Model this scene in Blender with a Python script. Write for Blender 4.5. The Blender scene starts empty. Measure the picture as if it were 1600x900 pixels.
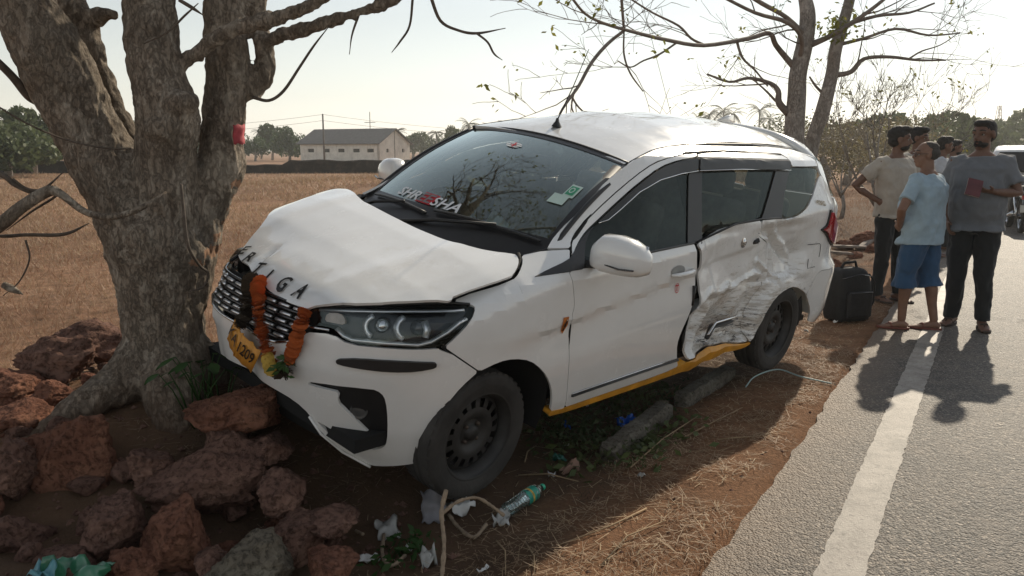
import bpy, bmesh, math, random
import numpy as np
from mathutils import Vector, Matrix, Euler, noise as mnoise

SC = bpy.context.scene
COL = SC.collection
# ------------------------------------------------------------------ camera
FPX, HY = 1250.4, 235.0                       # focal length in pixels of a 1600 px wide frame, horizon row
PITCH = math.atan((450-HY)/FPX)
_cam = bpy.data.cameras.new('camera'); _cam.sensor_width = 36.0; _cam.lens = 36.0*FPX/1600.0
_cam.clip_start = .05; _cam.clip_end = 3000
CAM = bpy.data.objects.new('camera', _cam); COL.objects.link(CAM)
CAM.location = (0, 0, 1.5); CAM.rotation_euler = (math.pi/2-PITCH, 0, 0)
SC.camera = CAM
# ------------------------------------------------------------------ sky and sun
SUN_AZ, SUN_EL = math.radians(31), math.radians(31.5)     # azimuth to the right of +Y
_w = bpy.data.worlds.new('World'); SC.world = _w; _w.use_nodes = True
_nt = _w.node_tree; _sky = _nt.nodes.new('ShaderNodeTexSky'); _sky.sky_type = 'NISHITA'; _sky.sun_disc = False
_sky.sun_elevation = SUN_EL; _sky.sun_rotation = SUN_AZ
_sky.air_density = 1.45; _sky.dust_density = .1; _sky.ozone_density = 1.0
_hs = _nt.nodes.new('ShaderNodeHueSaturation'); _hs.inputs['Saturation'].default_value = .34
_nt.links.new(_sky.outputs[0], _hs.inputs['Color']); _nt.links.new(_hs.outputs[0], _nt.nodes['Background'].inputs[0])
_nt.nodes['Background'].inputs[1].default_value = .074
_sl = bpy.data.lights.new('sun', 'SUN'); _sl.energy = 3.0; _sl.angle = math.radians(.8); _sl.color = (1, .88, .70)
SUN = bpy.data.objects.new('sun', _sl); COL.objects.link(SUN)
_sd = Vector((math.sin(SUN_AZ)*math.cos(SUN_EL), math.cos(SUN_AZ)*math.cos(SUN_EL), math.sin(SUN_EL)))
SUN.rotation_euler = _sd.to_track_quat('Z', 'Y').to_euler(); SUN.location = (6, 10, 12)
vs = SC.view_settings; vs.view_transform = 'Standard'; vs.look = 'None'; vs.exposure = 0.6; vs.gamma = 1.0; vs.use_curve_mapping = False
SC.cycles.max_bounces = 6; SC.cycles.transparent_max_bounces = 12; SC.cycles.caustics_reflective = False; SC.cycles.caustics_refractive = False
SC.cycles.use_denoising = True; SC.cycles.volume_bounces = 0; SC.cycles.volume_max_steps = 64

# ------------------------------------------------------------------ helpers
rnd = random.Random(7)
def sst(a, b, x):
    t = np.clip((x-a)/(b-a), 0, 1); return t*t*(3-2*t)
def tag(o, label=None, cat=None, group=None, kind=None):
    if label: o['label'] = label
    if cat: o['category'] = cat
    if group: o['group'] = group
    if kind: o['kind'] = kind
    return o
def empty(name, loc=(0, 0, 0), rot=(0, 0, 0)):
    o = bpy.data.objects.new(name, None); o.empty_display_size = .1; COL.objects.link(o); o.location = loc; o.rotation_euler = rot
    return o
def link(name, me, mat=None, parent=None):
    o = bpy.data.objects.new(name, me); COL.objects.link(o)
    if mat is not None and not me.materials:
        for m in (mat if isinstance(mat, (list, tuple)) else [mat]): me.materials.append(m)
    if parent is not None: o.parent = parent
    return o
def smooth(me, on=True): me.polygons.foreach_set('use_smooth', [on]*len(me.polygons))
class MB:
    """collects vertices and faces"""
    def __init__(s): s.v = []; s.f = []; s.m = []; s.mi = 0
    def add(s, vs, fs):
        n = len(s.v); s.v += [tuple(map(float, v)) for v in vs]; s.f += [tuple(i+n for i in f) for f in fs]; s.m += [s.mi]*len(fs); return s
    def box(s, c, d, rot=None, taper=1.0, bev=0.0):
        hx, hy, hz = d[0]/2, d[1]/2, d[2]/2; V = []
        for z in (-1, 1):
            k = taper if z > 0 else 1.0
            for x, y in ((-1, -1), (1, -1), (1, 1), (-1, 1)): V.append(Vector((x*hx*k, y*hy*k, z*hz)))
        if rot is not None:
            M = Euler(rot).to_matrix() if not isinstance(rot, Matrix) else rot
            V = [M @ v for v in V]
        V = [v+Vector(c) for v in V]
        return s.add(V, [(3, 2, 1, 0), (4, 5, 6, 7), (0, 1, 5, 4), (1, 2, 6, 5), (2, 3, 7, 6), (3, 0, 4, 7)])
    def tube(s, path, rad, n=8, caps=True, flat=1.0, tw=0.0):
        P = [Vector(p) for p in path]; R = list(rad) if hasattr(rad, '__len__') else [rad]*len(P)
        up = Vector((0, 0, 1)); ring = []; prev = None
        for i, p in enumerate(P):
            t = (P[min(i+1, len(P)-1)]-P[max(i-1, 0)])
            if t.length < 1e-9: t = Vector((0, 0, 1))
            t.normalize()
            if prev is None:
                a = t.cross(up)
                if a.length < .2: a = t.cross(Vector((1, 0, 0)))
            else: a = prev-t*prev.dot(t)
            a.normalize(); prev = a.copy(); b = t.cross(a)
            r = R[i]; rx, ry = (r if hasattr(r, '__len__') else (r, r*flat))
            ring.append([p+a*(math.cos(2*math.pi*k/n+tw)*rx)+b*(math.sin(2*math.pi*k/n+tw)*ry) for k in range(n)])
        V = [v for r in ring for v in r]; F = []
        for i in range(len(P)-1):
            for k in range(n):
                k2 = (k+1) % n; F.append((i*n+k, i*n+k2, (i+1)*n+k2, (i+1)*n+k))
        if caps: F.append(tuple(range(n-1, -1, -1))); F.append(tuple((len(P)-1)*n+k for k in range(n)))
        return s.add(V, F)
    def rings(s, rings, caps=True, closed=True):
        n = len(rings[0]); V = [v for r in rings for v in r]; F = []
        for i in range(len(rings)-1):
            for k in range(n if closed else n-1):
                k2 = (k+1) % n; F.append((i*n+k, i*n+k2, (i+1)*n+k2, (i+1)*n+k))
        if caps: F.append(tuple(range(n-1, -1, -1))); F.append(tuple((len(rings)-1)*n+k for k in range(n)))
        return s.add(V, F)
    def lathe(s, prof, n=32, M=None, closed=False):
        """prof: list of (r, h); axis local Z"""
        V = []; F = []; m = len(prof)
        for k in range(n):
            a = 2*math.pi*k/n
            for r, h in prof: V.append(Vector((r*math.cos(a), r*math.sin(a), h)))
        for k in range(n):
            k2 = (k+1) % n
            for i in range(m if closed else m-1):
                j = (i+1) % m; F.append((k*m+i, k2*m+i, k2*m+j, k*m+j))
        if M is not None: V = [M @ v for v in V]
        return s.add(V, F)
    def ell(s, c, r, n=12, m=8, M=None):
        prof = [(math.sin(math.pi*i/m), -math.cos(math.pi*i/m)) for i in range(m+1)]; prof[0] = (.02, -1); prof[-1] = (.02, 1)
        T = Matrix.Translation(Vector(c)) @ (M.to_4x4() if M is not None else Matrix.Identity(4)) @ Matrix.Diagonal((r[0], r[1], r[2], 1))
        s.lathe(prof, n, T); k = len(s.v)-n*(m+1)
        s.f.append(tuple(k+i*(m+1) for i in range(n-1, -1, -1))); s.m.append(s.mi); s.f.append(tuple(k+i*(m+1)+m for i in range(n))); s.m.append(s.mi); return s
    def mesh(s, name, sm=True):
        me = bpy.data.meshes.new(name); me.from_pydata(s.v, [], s.f); me.polygons.foreach_set('material_index', s.m); smooth(me, sm); me.update(); return me
    def obj(s, name, mat, parent=None, sm=True): 
        me = s.mesh(name, sm)
        return link(name, me, mat, parent)
def bevel(o, w=.005, seg=2, angle=35):
    m = o.modifiers.new('bevel', 'BEVEL'); m.width = w; m.segments = seg; m.limit_method = 'ANGLE'; m.angle_limit = math.radians(angle); m.harden_normals = False
    return o
def baked(o):
    """apply the modifiers of an object to its mesh"""
    dg = bpy.context.evaluated_depsgraph_get(); ev = o.evaluated_get(dg)
    me = bpy.data.meshes.new_from_object(ev); old = o.data; o.modifiers.clear(); o.data = me
    bpy.data.meshes.remove(old); return o
def remesh(mb, name, voxel, smooth_it=4, mat=None, parent=None):
    o = mb.obj(name, None, None)
    r = o.modifiers.new('r', 'REMESH'); r.mode = 'VOXEL'; r.voxel_size = voxel
    if smooth_it:
        k = o.modifiers.new('s', 'SMOOTH'); k.iterations = smooth_it; k.factor = .5
    baked(o); o.data.materials.clear()
    for m in (mat if isinstance(mat, (list, tuple)) else [mat]): o.data.materials.append(m)
    smooth(o.data); o.parent = parent
    return o
def get_co(me):
    a = np.empty(len(me.vertices)*3); me.vertices.foreach_get('co', a); return a.reshape(-1, 3)
def set_co(me, a): me.vertices.foreach_set('co', np.ascontiguousarray(a).ravel()); me.update()
def get_no(me):
    a = np.empty(len(me.vertices)*3); me.vertices.foreach_get('normal', a); return a.reshape(-1, 3)
def fbm(p, sc=1.0, oct=4, off=0.0):
    return mnoise.fractal(Vector((p[0]*sc+off, p[1]*sc+off*.7, p[2]*sc-off)), 1.0, 2.0, oct)

# vectorised lattice noise for large meshes
_rng = np.random.RandomState(3); _perm = _rng.permutation(4096).astype(np.int64); _val = _rng.rand(4096)*2-1
def vnoise(x, y, z=0.0):
    x, y, z = np.broadcast_arrays(np.asarray(x, float), np.asarray(y, float), np.asarray(z, float))
    xi, yi, zi = np.floor(x).astype(np.int64), np.floor(y).astype(np.int64), np.floor(z).astype(np.int64)
    fx, fy, fz = x-xi, y-yi, z-zi; fx = fx*fx*(3-2*fx); fy = fy*fy*(3-2*fy); fz = fz*fz*(3-2*fz)
    def h(a, b, c): return _val[_perm[(_perm[(_perm[a & 4095]+b) & 4095]+c) & 4095]]
    def l(a, b, t): return a+(b-a)*t
    return l(l(l(h(xi, yi, zi), h(xi+1, yi, zi), fx), l(h(xi, yi+1, zi), h(xi+1, yi+1, zi), fx), fy),
             l(l(h(xi, yi, zi+1), h(xi+1, yi, zi+1), fx), l(h(xi, yi+1, zi+1), h(xi+1, yi+1, zi+1), fx), fy), fz)
def vfbm(x, y, z=0.0, oct=4):
    s = 0; a = 1.0
    for o in range(oct): s = s+a*vnoise(x*2**o+o*17.3, y*2**o-o*9.1, np.asarray(z)*2**o+o*5.7); a *= .5
    return s/1.6

# ------------------------------------------------------------------ materials
MATS = {}
def nodes(name):
    m = bpy.data.materials.new(name); m.use_nodes = True; nt = m.node_tree; b = nt.nodes['Principled BSDF']; MATS[name] = m
    return m, nt, b
def inp(nt, sock, val):
    if hasattr(val, 'links') or hasattr(val, 'is_output'): nt.links.new(val, sock)
    else: sock.default_value = val
def rgb(c): return (c[0], c[1], c[2], 1)
def N(nt, kind, **kw):
    n = nt.nodes.new('ShaderNode'+kind)
    for k, v in kw.items():
        if k.startswith('_'): setattr(n, k[1:], v)
        else: inp(nt, n.inputs[k.replace('__', ' ')], v)
    return n
def noise_n(nt, vec, scale, detail=4, rough=.55, dist=0.0):
    n = N(nt, 'TexNoise', Scale=scale, Detail=detail, Roughness=rough, Distortion=dist)
    if vec is not None: nt.links.new(vec, n.inputs['Vector'])
    return n.outputs['Fac']
def ramp(nt, fac, stops, interp='LINEAR'):
    n = nt.nodes.new('ShaderNodeValToRGB'); cr = n.color_ramp; cr.interpolation = interp
    while len(cr.elements) < len(stops): cr.elements.new(.5)
    for e, (p, c) in zip(cr.elements, stops): e.position = p; e.color = rgb(c) if hasattr(c, '__len__') else (c, c, c, 1)
    nt.links.new(fac, n.inputs['Fac']); return n.outputs['Color']
def mixc(nt, fac, a, b, mode='MIX'):
    n = nt.nodes.new('ShaderNodeMix'); n.data_type = 'RGBA'; n.blend_type = mode
    inp(nt, n.inputs['Factor'], fac); inp(nt, n.inputs['A'], rgb(a) if isinstance(a, tuple) else a); inp(nt, n.inputs['B'], rgb(b) if isinstance(b, tuple) else b)
    return n.outputs['Result']
def math_n(nt, op, a, b=0.0, c=0.0):
    n = nt.nodes.new('ShaderNodeMath'); n.operation = op; inp(nt, n.inputs[0], a); inp(nt, n.inputs[1], b); inp(nt, n.inputs[2], c); return n.outputs[0]
def coord(nt, kind='Object'):
    return nt.nodes.new('ShaderNodeTexCoord').outputs[kind]
def bump(nt, b, h, strength=.4, dist=.01, normal=None):
    n = N(nt, 'Bump', Strength=strength, Distance=dist); nt.links.new(h, n.inputs['Height'])
    if normal is not None: nt.links.new(normal, n.inputs['Normal'])
    nt.links.new(n.outputs[0], b.inputs['Normal']); return n.outputs[0]
def plain(name, c, rough=.6, metal=0.0, var=.12, scale=12, spec=.5, bmp=0.0, bscale=60, coat=0.0, sheen=0.0, vec='Object'):
    """one colour with a little uneven tone and relief"""
    m, nt, b = nodes(name); v = coord(nt, vec); f = noise_n(nt, v, scale, 5, .6)
    lo = tuple(x*(1-var) for x in c); hi = tuple(min(1, x*(1+var)) for x in c)
    nt.links.new(ramp(nt, f, [(.3, lo), (.7, hi)]), b.inputs['Base Color'])
    b.inputs['Roughness'].default_value = rough; b.inputs['Metallic'].default_value = metal; b.inputs['Specular IOR Level'].default_value = spec
    b.inputs['Coat Weight'].default_value = coat; b.inputs['Coat Roughness'].default_value = .06; b.inputs['Sheen Weight'].default_value = sheen
    if bmp: bump(nt, b, noise_n(nt, v, bscale, 4, .6), bmp, .01)
    return m
def glassy(name, tint, refl=1.0, rough=.0, dirt=0.0):
    """thin automotive glass: tinted see-through plus Fresnel reflection"""
    m = bpy.data.materials.new(name); m.use_nodes = True; nt = m.node_tree; nt.nodes.clear(); MATS[name] = m
    out = nt.nodes.new('ShaderNodeOutputMaterial'); tr = N(nt, 'BsdfTransparent', Color=rgb(tint)); gl = N(nt, 'BsdfGlossy', Color=(.88, 1, .97, 1), Roughness=rough)
    fr = N(nt, 'Fresnel', IOR=1.52); fac = math_n(nt, 'MULTIPLY', fr.outputs[0], refl); fac = math_n(nt, 'MINIMUM', fac, 1.0)
    mx = nt.nodes.new('ShaderNodeMixShader'); nt.links.new(fac, mx.inputs[0]); nt.links.new(tr.outputs[0], mx.inputs[1]); nt.links.new(gl.outputs[0], mx.inputs[2])
    last = mx
    if dirt:
        df = N(nt, 'BsdfDiffuse', Color=(.45, .42, .37, 1)); v = coord(nt)
        f = ramp(nt, noise_n(nt, v, 3, 6, .65), [(.35, 0.0), (.75, dirt)]); m2 = nt.nodes.new('ShaderNodeMixShader')
        nt.links.new(f, m2.inputs[0]); nt.links.new(mx.outputs[0], m2.inputs[1]); nt.links.new(df.outputs[0], m2.inputs[2]); last = m2
    nt.links.new(last.outputs[0], out.inputs[0]); return m
def text_flat(s, size=1.0, shear=0.0, bold=0.0, extrude=0.0):
    """flat letter shapes: (vertices Nx3, faces)"""
    cu = bpy.data.curves.new('t', 'FONT'); cu.body = s; cu.size = size; cu.shear = shear; cu.offset = bold; cu.extrude = extrude; cu.align_x = 'CENTER'; cu.resolution_u = 3
    o = bpy.data.objects.new('t', cu); COL.objects.link(o); bpy.context.view_layer.update()
    me = bpy.data.meshes.new_from_object(o.evaluated_get(bpy.context.evaluated_depsgraph_get()))
    v = get_co(me).copy(); f = [tuple(p.vertices) for p in me.polygons]
    bpy.data.objects.remove(o); bpy.data.curves.remove(cu); bpy.data.meshes.remove(me); return v, f
# ================================================================== ground, road
RD = np.array([math.sin(math.radians(31.1)), math.cos(math.radians(31.1))])   # road direction
RN = np.array([-RD[1], RD[0]])                                                # to the left of the road
E0 = np.array([1.55, 4.08])                                                   # a point on the asphalt edge
def s_of(x, y): return (x-E0[0])*RN[0]+(y-E0[1])*RN[1]
def t_of(x, y): return (x-E0[0])*RD[0]+(y-E0[1])*RD[1]
def st(s, t): return E0+RN*s+RD*t
def G(x, y):
    x = np.asarray(x, float); y = np.asarray(y, float); s = s_of(x, y); t = t_of(x, y)
    near = sst(60, 20, np.hypot(x, y))
    g = .20*sst(1.15, 2.2, s)*sst(40, 8, s)*near
    g = g-.05*np.exp(-((s-.95)/.35)**2)*near                     # shallow drain beside the shoulder
    g = g+.20*np.exp(-(((x+1.75)/.75)**2+((y-4.15)/.75)**2))     # mound at the tree
    g = g-.19*np.exp(-(((x+1.75)/.95)**2+((y-2.95)/.55)**2))     # stones fill this dip below the mound
    g = g-.10*np.exp(-(((x+.75)/.55)**2+((y-3.25)/.5)**2))       # hollow under the bumper
    g = g+np.where(s > .02, 1, 0)*(.018*vfbm(x*1.7, y*1.7, 0, 4)+.010*vfbm(x*7, y*7, 3, 3))*near
    g = g+sst(.3, 5, s)*.03*vfbm(x*.35, y*.35, 9, 3)
    g = np.where(s < .03, -.02, g-.006)
    # slope with dry scrub to the left of the road further on
    g = g+.9*sst(2.5, 9, s)*sst(9, 16, t)*sst(60, 30, t)*sst(30, 12, s)*.6
    return g
def Gz(x, y): return float(G(x, y))
def axis(lo, hi, fine, a, b, grow=1.12):
    c = list(np.arange(a, b, fine)); st_ = fine; v = a
    while v > lo: st_ *= grow; v -= st_; c.insert(0, v)
    st_ = fine; v = c[-1]
    while v < hi: st_ *= grow; v += st_; c.append(v)
    return np.array(c)
_gx = axis(-1200, 1200, .04, -4.2, 3.6); _gy = axis(-60, 2200, .04, 2.2, 7.6)
_X, _Y = np.meshgrid(_gx, _gy); _Z = G(_X, _Y); _nx = len(_gx); _ny = len(_gy)
_i = np.arange(_nx*_ny).reshape(_ny, _nx)
_F = np.stack([_i[:-1, :-1], _i[:-1, 1:], _i[1:, 1:], _i[1:, :-1]], -1).reshape(-1, 4)
_me = bpy.data.meshes.new('ground'); _me.from_pydata(np.stack([_X, _Y, _Z], -1).reshape(-1, 3).tolist(), [], _F.tolist()); smooth(_me)
def mat_ground():
    m, nt, b = nodes('ground_soil'); v = coord(nt, 'Object')
    sep = N(nt, 'SeparateXYZ'); nt.links.new(v, sep.inputs[0])
    s = math_n(nt, 'ADD', math_n(nt, 'MULTIPLY', sep.outputs[0], RN[0]), math_n(nt, 'MULTIPLY_ADD', sep.outputs[1], RN[1], float(-(E0 @ RN))))
    wob = math_n(nt, 'MULTIPLY_ADD', noise_n(nt, v, 1.3, 4, .6), 1.6, -.8)
    sw = math_n(nt, 'ADD', s, wob)
    soil = ramp(nt, noise_n(nt, v, 2.2, 6, .65), [(.25, (.14, .072, .038)), (.5, (.235, .120, .062)), (.75, (.32, .18, .10))])
    fine = ramp(nt, noise_n(nt, v, 60, 4, .7), [(.3, .55), (.7, 1.25)])
    soil = mixc(nt, 1.0, soil, fine, 'MULTIPLY')
    mould_shade = ramp(nt, noise_n(nt, v, 3, 5, .6), [(.2, (.060, .042, .028)), (.8, (.16, .100, .062))])
    soil = mixc(nt, ramp(nt, sw, [(.42, 0.0), (.75, .85)]), soil, mould_shade)          # leaf mould in the drain, with the drain's shade put into its colour
    field = ramp(nt, noise_n(nt, v, .45, 7, .68), [(.3, (.21, .118, .070)), (.5, (.32, .195, .122)), (.7, (.43, .295, .20))]); pat = ramp(nt, noise_n(nt, v, .16, 5, .6, .8), [(.35, (.62, .55, .52)), (.65, (1.25, 1.2, 1.15))]); field = mixc(nt, 1.0, field, pat, 'MULTIPLY')
    tuft = ramp(nt, noise_n(nt, v, 9, 5, .7), [(.3, .5), (.7, 1.3)]); field = mixc(nt, 1.0, field, tuft, 'MULTIPLY')
    mr = N(nt, 'MapRange', _clamp=True); nt.links.new(sw, mr.inputs[0]); mr.inputs[1].default_value = 2.3; mr.inputs[2].default_value = 3.4
    c = mixc(nt, mr.outputs[0], soil, field); nt.links.new(c, b.inputs['Base Color'])
    b.inputs['Roughness'].default_value = .95; b.inputs['Specular IOR Level'].default_value = .2
    h = math_n(nt, 'ADD', noise_n(nt, v, 35, 5, .7), math_n(nt, 'MULTIPLY', noise_n(nt, v, 150, 3, .7), .5)); bump(nt, b, h, .9, .02)
    return m
GROUND = tag(link('ground', _me, mat_ground()), kind='structure')

def mat_asphalt():
    m, nt, b = nodes('asphalt'); v = coord(nt, 'Object')
    vo = N(nt, 'TexVoronoi', Scale=110.0, Randomness=1.0); nt.links.new(v, vo.inputs['Vector'])
    vo2 = N(nt, 'TexVoronoi', Scale=38.0, Randomness=1.0); nt.links.new(v, vo2.inputs['Vector'])
    stone = ramp(nt, N(nt, 'TexWhiteNoise', _noise_dimensions='3D', Vector=vo.outputs['Position']).outputs[0], [(.0, (.018, .015, .012)), (.5, (.066, .054, .043)), (.85, (.115, .094, .075)), (1, (.33, .275, .22))])
    big = ramp(nt, noise_n(nt, v, 1.1, 6, .6), [(.3, .72), (.7, 1.22)]); c = mixc(nt, 1.0, stone, big, 'MULTIPLY')
    dust = ramp(nt, noise_n(nt, v, 5, 6, .7), [(.45, 0.0), (.85, .55)]); c = mixc(nt, dust, c, (.20, .15, .11))
    spot = ramp(nt, noise_n(nt, v, 2.6, 3, .5), [(.70, 0.0), (.76, .5)]); c = mixc(nt, spot, c, (.24, .21, .17)); trk = N(nt, 'MapRange', _clamp=True); sp_ = N(nt, 'SeparateXYZ'); nt.links.new(v, sp_.inputs[0]); sd = math_n(nt, 'ADD', math_n(nt, 'MULTIPLY', sp_.outputs[0], RN[0]), math_n(nt, 'MULTIPLY_ADD', sp_.outputs[1], RN[1], float(-(E0 @ RN)))); nt.links.new(math_n(nt, 'ADD', sd, math_n(nt, 'MULTIPLY', noise_n(nt, v, 3, 5, .7), .45)), trk.inputs[0]); trk.inputs[1].default_value = -.14; trk.inputs[2].default_value = .26; c = mixc(nt, math_n(nt, 'MULTIPLY', trk.outputs[0], .7), c, (.20, .135, .085))
    nt.links.new(c, b.inputs['Base Color']); b.inputs['Roughness'].default_value = .62; b.inputs['Specular IOR Level'].default_value = .55
    h = math_n(nt, 'SUBTRACT', math_n(nt, 'MULTIPLY', noise_n(nt, v, 60, 4, .7), .8), math_n(nt, 'ADD', vo.outputs['Distance'], math_n(nt, 'MULTIPLY', vo2.outputs['Distance'], .8)))
    bump(nt, b, h, .62, .011); return m
def strip_mesh(name, left, right, z, tvals, skirt=0.0, cross=1):
    """a sheet between two edge functions s(t); optional skirt on the left edge"""
    V = []; F = []; k = cross+1+(1 if skirt else 0)
    for t in tvals:
        a, b = left(t), right(t)
        if skirt: p = st(a+.012, t); V.append((p[0], p[1], z-skirt))
        for j in range(cross+1): p = st(a+(b-a)*j/cross, t); V.append((p[0], p[1], z))
    for i in range(len(tvals)-1):
        for j in range(k-1): F.append((i*k+j, i*k+j+1, (i+1)*k+j+1, (i+1)*k+j))
    me = bpy.data.meshes.new(name); me.from_pydata(V, [], F); return me
_tv = list(np.arange(-8, -2, .05))+list(np.arange(-2, 5, .012))+list(np.arange(5, 14, .03))+list(np.arange(14, 60, .5))+list(np.arange(60, 700, 10))
_ed = lambda t: .018*float(vfbm(t*8, 0, 1, 4))+.035*float(vfbm(t*.9, 4, 2, 3))
ROAD = tag(link('road', strip_mesh('road', _ed, lambda t: -7.2, 0.0, _tv, .05, 3), mat_asphalt()), kind='structure')
def mat_line():
    m, nt, b = nodes('road_paint'); v = coord(nt, 'Object')
    c = ramp(nt, noise_n(nt, v, 7, 7, .7), [(.3, (.25, .22, .19)), (.7, (.40, .36, .315))])
    f = ramp(nt, noise_n(nt, v, 40, 5, .75, .4), [(.56, 0.0), (.64, .75)]); c = mixc(nt, f, c, (.12, .11, .10)); g = ramp(nt, noise_n(nt, v, 3.2, 7, .75), [(.50, 0.0), (.60, .7)]); c = mixc(nt, g, c, (.16, .145, .125))
    nt.links.new(c, b.inputs['Base Color']); b.inputs['Roughness'].default_value = .6
    bump(nt, b, noise_n(nt, v, 90, 4, .7), .6, .008); return m
M_LINE = mat_line()
LINE = link('edge_line', strip_mesh('edge_line', lambda t: -.335+.007*float(vfbm(t*22, 2, 5, 3)), lambda t: -.492+.007*float(vfbm(t*22, 7, 1, 3)), .004, [t for t in _tv if t < 250]), M_LINE, ROAD)
for k in range(14):      # broken centre line further out
    link('centre_dash', strip_mesh('centre_dash', lambda t: -3.55, lambda t: -3.68, .004, list(np.arange(4+k*9, 7+k*9, .25))), M_LINE, ROAD)
# ================================================================== crashed car
# ---- car body surfaces (car coordinates: x forward, y left, z up) ----
def _catmull(P, n=24):
    P = np.array(P, float); Q = np.vstack([2*P[0]-P[1], P, 2*P[-1]-P[-2]]); out = []
    for i in range(1, len(Q)-2):
        for t in np.linspace(0, 1, n, endpoint=False):
            a, b, c, d = Q[i-1], Q[i], Q[i+1], Q[i+2]
            out.append(.5*((2*b)+(-a+c)*t+(2*a-5*b+4*c-d)*t*t+(-a+3*b-3*c+d)*t**3))
    out.append(P[-1]); return np.array(out)
PLAN = _catmull([(2.10,-.02),(2.098,.1),(2.085,.25),(2.045,.42),(1.965,.57),(1.83,.70),(1.64,.80),(1.4,.848),(1.1,.866),(.6,.870),(0,.870),(-.6,.870),(-1.2,.868),(-1.6,.864),(-1.88,.852),(-2.08,.80),(-2.19,.67),(-2.23,.4),(-2.24,.2),(-2.245,-.02)])
_k0 = 20
PU = np.concatenate([[0], np.cumsum(np.linalg.norm(np.diff(PLAN, axis=0), axis=1))])
PU = PU - np.interp(0, PLAN[:60,1], PU[:60])
_T = np.gradient(PLAN, PU, axis=0); _T /= np.linalg.norm(_T, axis=1)[:, None]
PN = np.stack([_T[:,1], -_T[:,0]], 1)          # outward normal

def belt(x): return np.interp(x, [-2.2,-1.6,-1.0,-.07,.98,1.25,1.6,1.9], [1.17,1.16,1.105,.997,.94,.895,.80,.77])
def body_offset(x, y, z):
    b = belt(x)
    lo = np.interp(z, [.05,.12,.2,.3,.45,.6,.70,.78,.86,1.2], [.10,.07,.045,.022,.010,.003,.0,.006,.012,.02])
    zc = .83-.13*x                                # character line of the doors
    d = zc-z; w = sst(-2.0, -.9, x)*sst(1.5, 1.0, x)
    lo = lo+w*.014*sst(-.012, .03, d)*sst(.22, .04, d)
    k = np.interp(x, [-2.1,-1.2,.2,.9,1.15,1.5], [.60,.47,.46,.50,.85,1.3])
    h = z-b; up = .02+.02*sst(-.08, 0, h)
    up = up+k*np.maximum(h, 0)+.09*sst(.2, 1.1, x)*sst(0, .15, h)+1.6*np.maximum(z-1.43, 0)**1.5*4
    wb = sst(-.06, .02, h)
    side = lo*(1-wb)+up*wb
    nose = np.interp(z, [.05,.12,.17,.26,.4,.55,.68,.78,.86,.95,1.05], [.17,.13,.10,.065,.028,.0,.002,.03,.085,.2,.4])
    wn = sst(.82, .60, np.abs(y))*(x > 0)
    rear = np.interp(z, [.05,.2,.35,.5,.75,.9,1.1,1.3,1.5], [.16,.08,.01,.0,.03,.05,.09,.17,.27])
    wr = sst(.82, .60, np.abs(y))*(x < 0)
    bmp = -.045*sst(-1.72, -1.9, x)*sst(.80, .70, z)*sst(.2, .4, z)      # rear bumper stands proud
    return side*(1-wn-wr)+nose*wn+rear*wr+bmp
def body(u, z, lift=0.0):
    u = np.asarray(u, float); z = np.asarray(z, float); s = np.where(u < 0, -1.0, 1.0); a = np.abs(u)
    x = np.interp(a, PU, PLAN[:,0]); y = np.interp(a, PU, PLAN[:,1])
    nx = np.interp(a, PU, PN[:,0]); ny = np.interp(a, PU, PN[:,1])
    o = lift-body_offset(x, y, z)
    return np.stack([x+nx*o, s*(y+ny*o), z+0*u], -1)
def u_of_x(x): return float(np.interp(-x, -PLAN[:,0], PU))
def hood_z(x, y):
    x = np.asarray(x, float); y = np.asarray(y, float); a = np.abs(y)
    c = np.interp(x, [.9,1.1,1.4,1.7,1.85,1.95,2.03,2.08,2.15], [1.05,1.035,1.0,.942,.90,.865,.82,.765,.68])
    drop = np.interp(a, [0,.25,.5,.65,.75,.85], [0,.006,.022,.045,.075,.13])*np.interp(x, [1.0,1.3,1.65,2.0], [.45,.75,1.05,1.2])
    c = c+.006*np.exp(-((a-.42-.10*(1.6-x))/.06)**2)
    buck = .070*sst(.35, -.85, y)*1.05*sst(2.0, 1.55, x)*sst(.95, 1.2, x)
    return c-drop+buck
def roof_z(x, y):
    c = np.interp(x, [-2.2,-2.0,-1.8,-1.4,-.9,-.4,0,.2,.35,.5], [1.53,1.575,1.605,1.63,1.632,1.605,1.54,1.492,1.448,1.40])
    return c-np.interp(x, [-2.2,-1.4,-.4,.3], [.15,.15,.14,.055])*(np.abs(y)/.62)**2.4-.03*np.asarray(y)/.6
def screen(s, t, lift=0.0):
    s = np.asarray(s, float); t = np.asarray(t, float)   # windscreen: s -1..1 across, t 0..1 up
    yb, yt = .70, .60; y = s*(yb+(yt-yb)*t)
    xb = 1.10-.13*s*s; zb = 1.005+.015*(1-s*s); xt = .325-.05*s*s; zt = 1.385+.055*(1-s*s)-.025*(s-1)
    bow = .035*np.sin(np.pi*t)
    return np.stack([xb+(xt-xb)*t+bow*.45+lift*.55, y, zb+(zt-zb)*t+bow+lift*.83], -1)
CAR_LOC = (0.22983, 4.91318, 0.12701); CAR_ROT = (-0.136199, -0.018550, -2.335679)
CAR = empty('crashed_car', CAR_LOC, CAR_ROT)
tag(CAR, 'white minivan with crumpled bonnet and smashed rear door resting against the tree', 'car')
CARM = Matrix.Translation(CAR_LOC) @ Euler(CAR_ROT).to_matrix().to_4x4()

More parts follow.
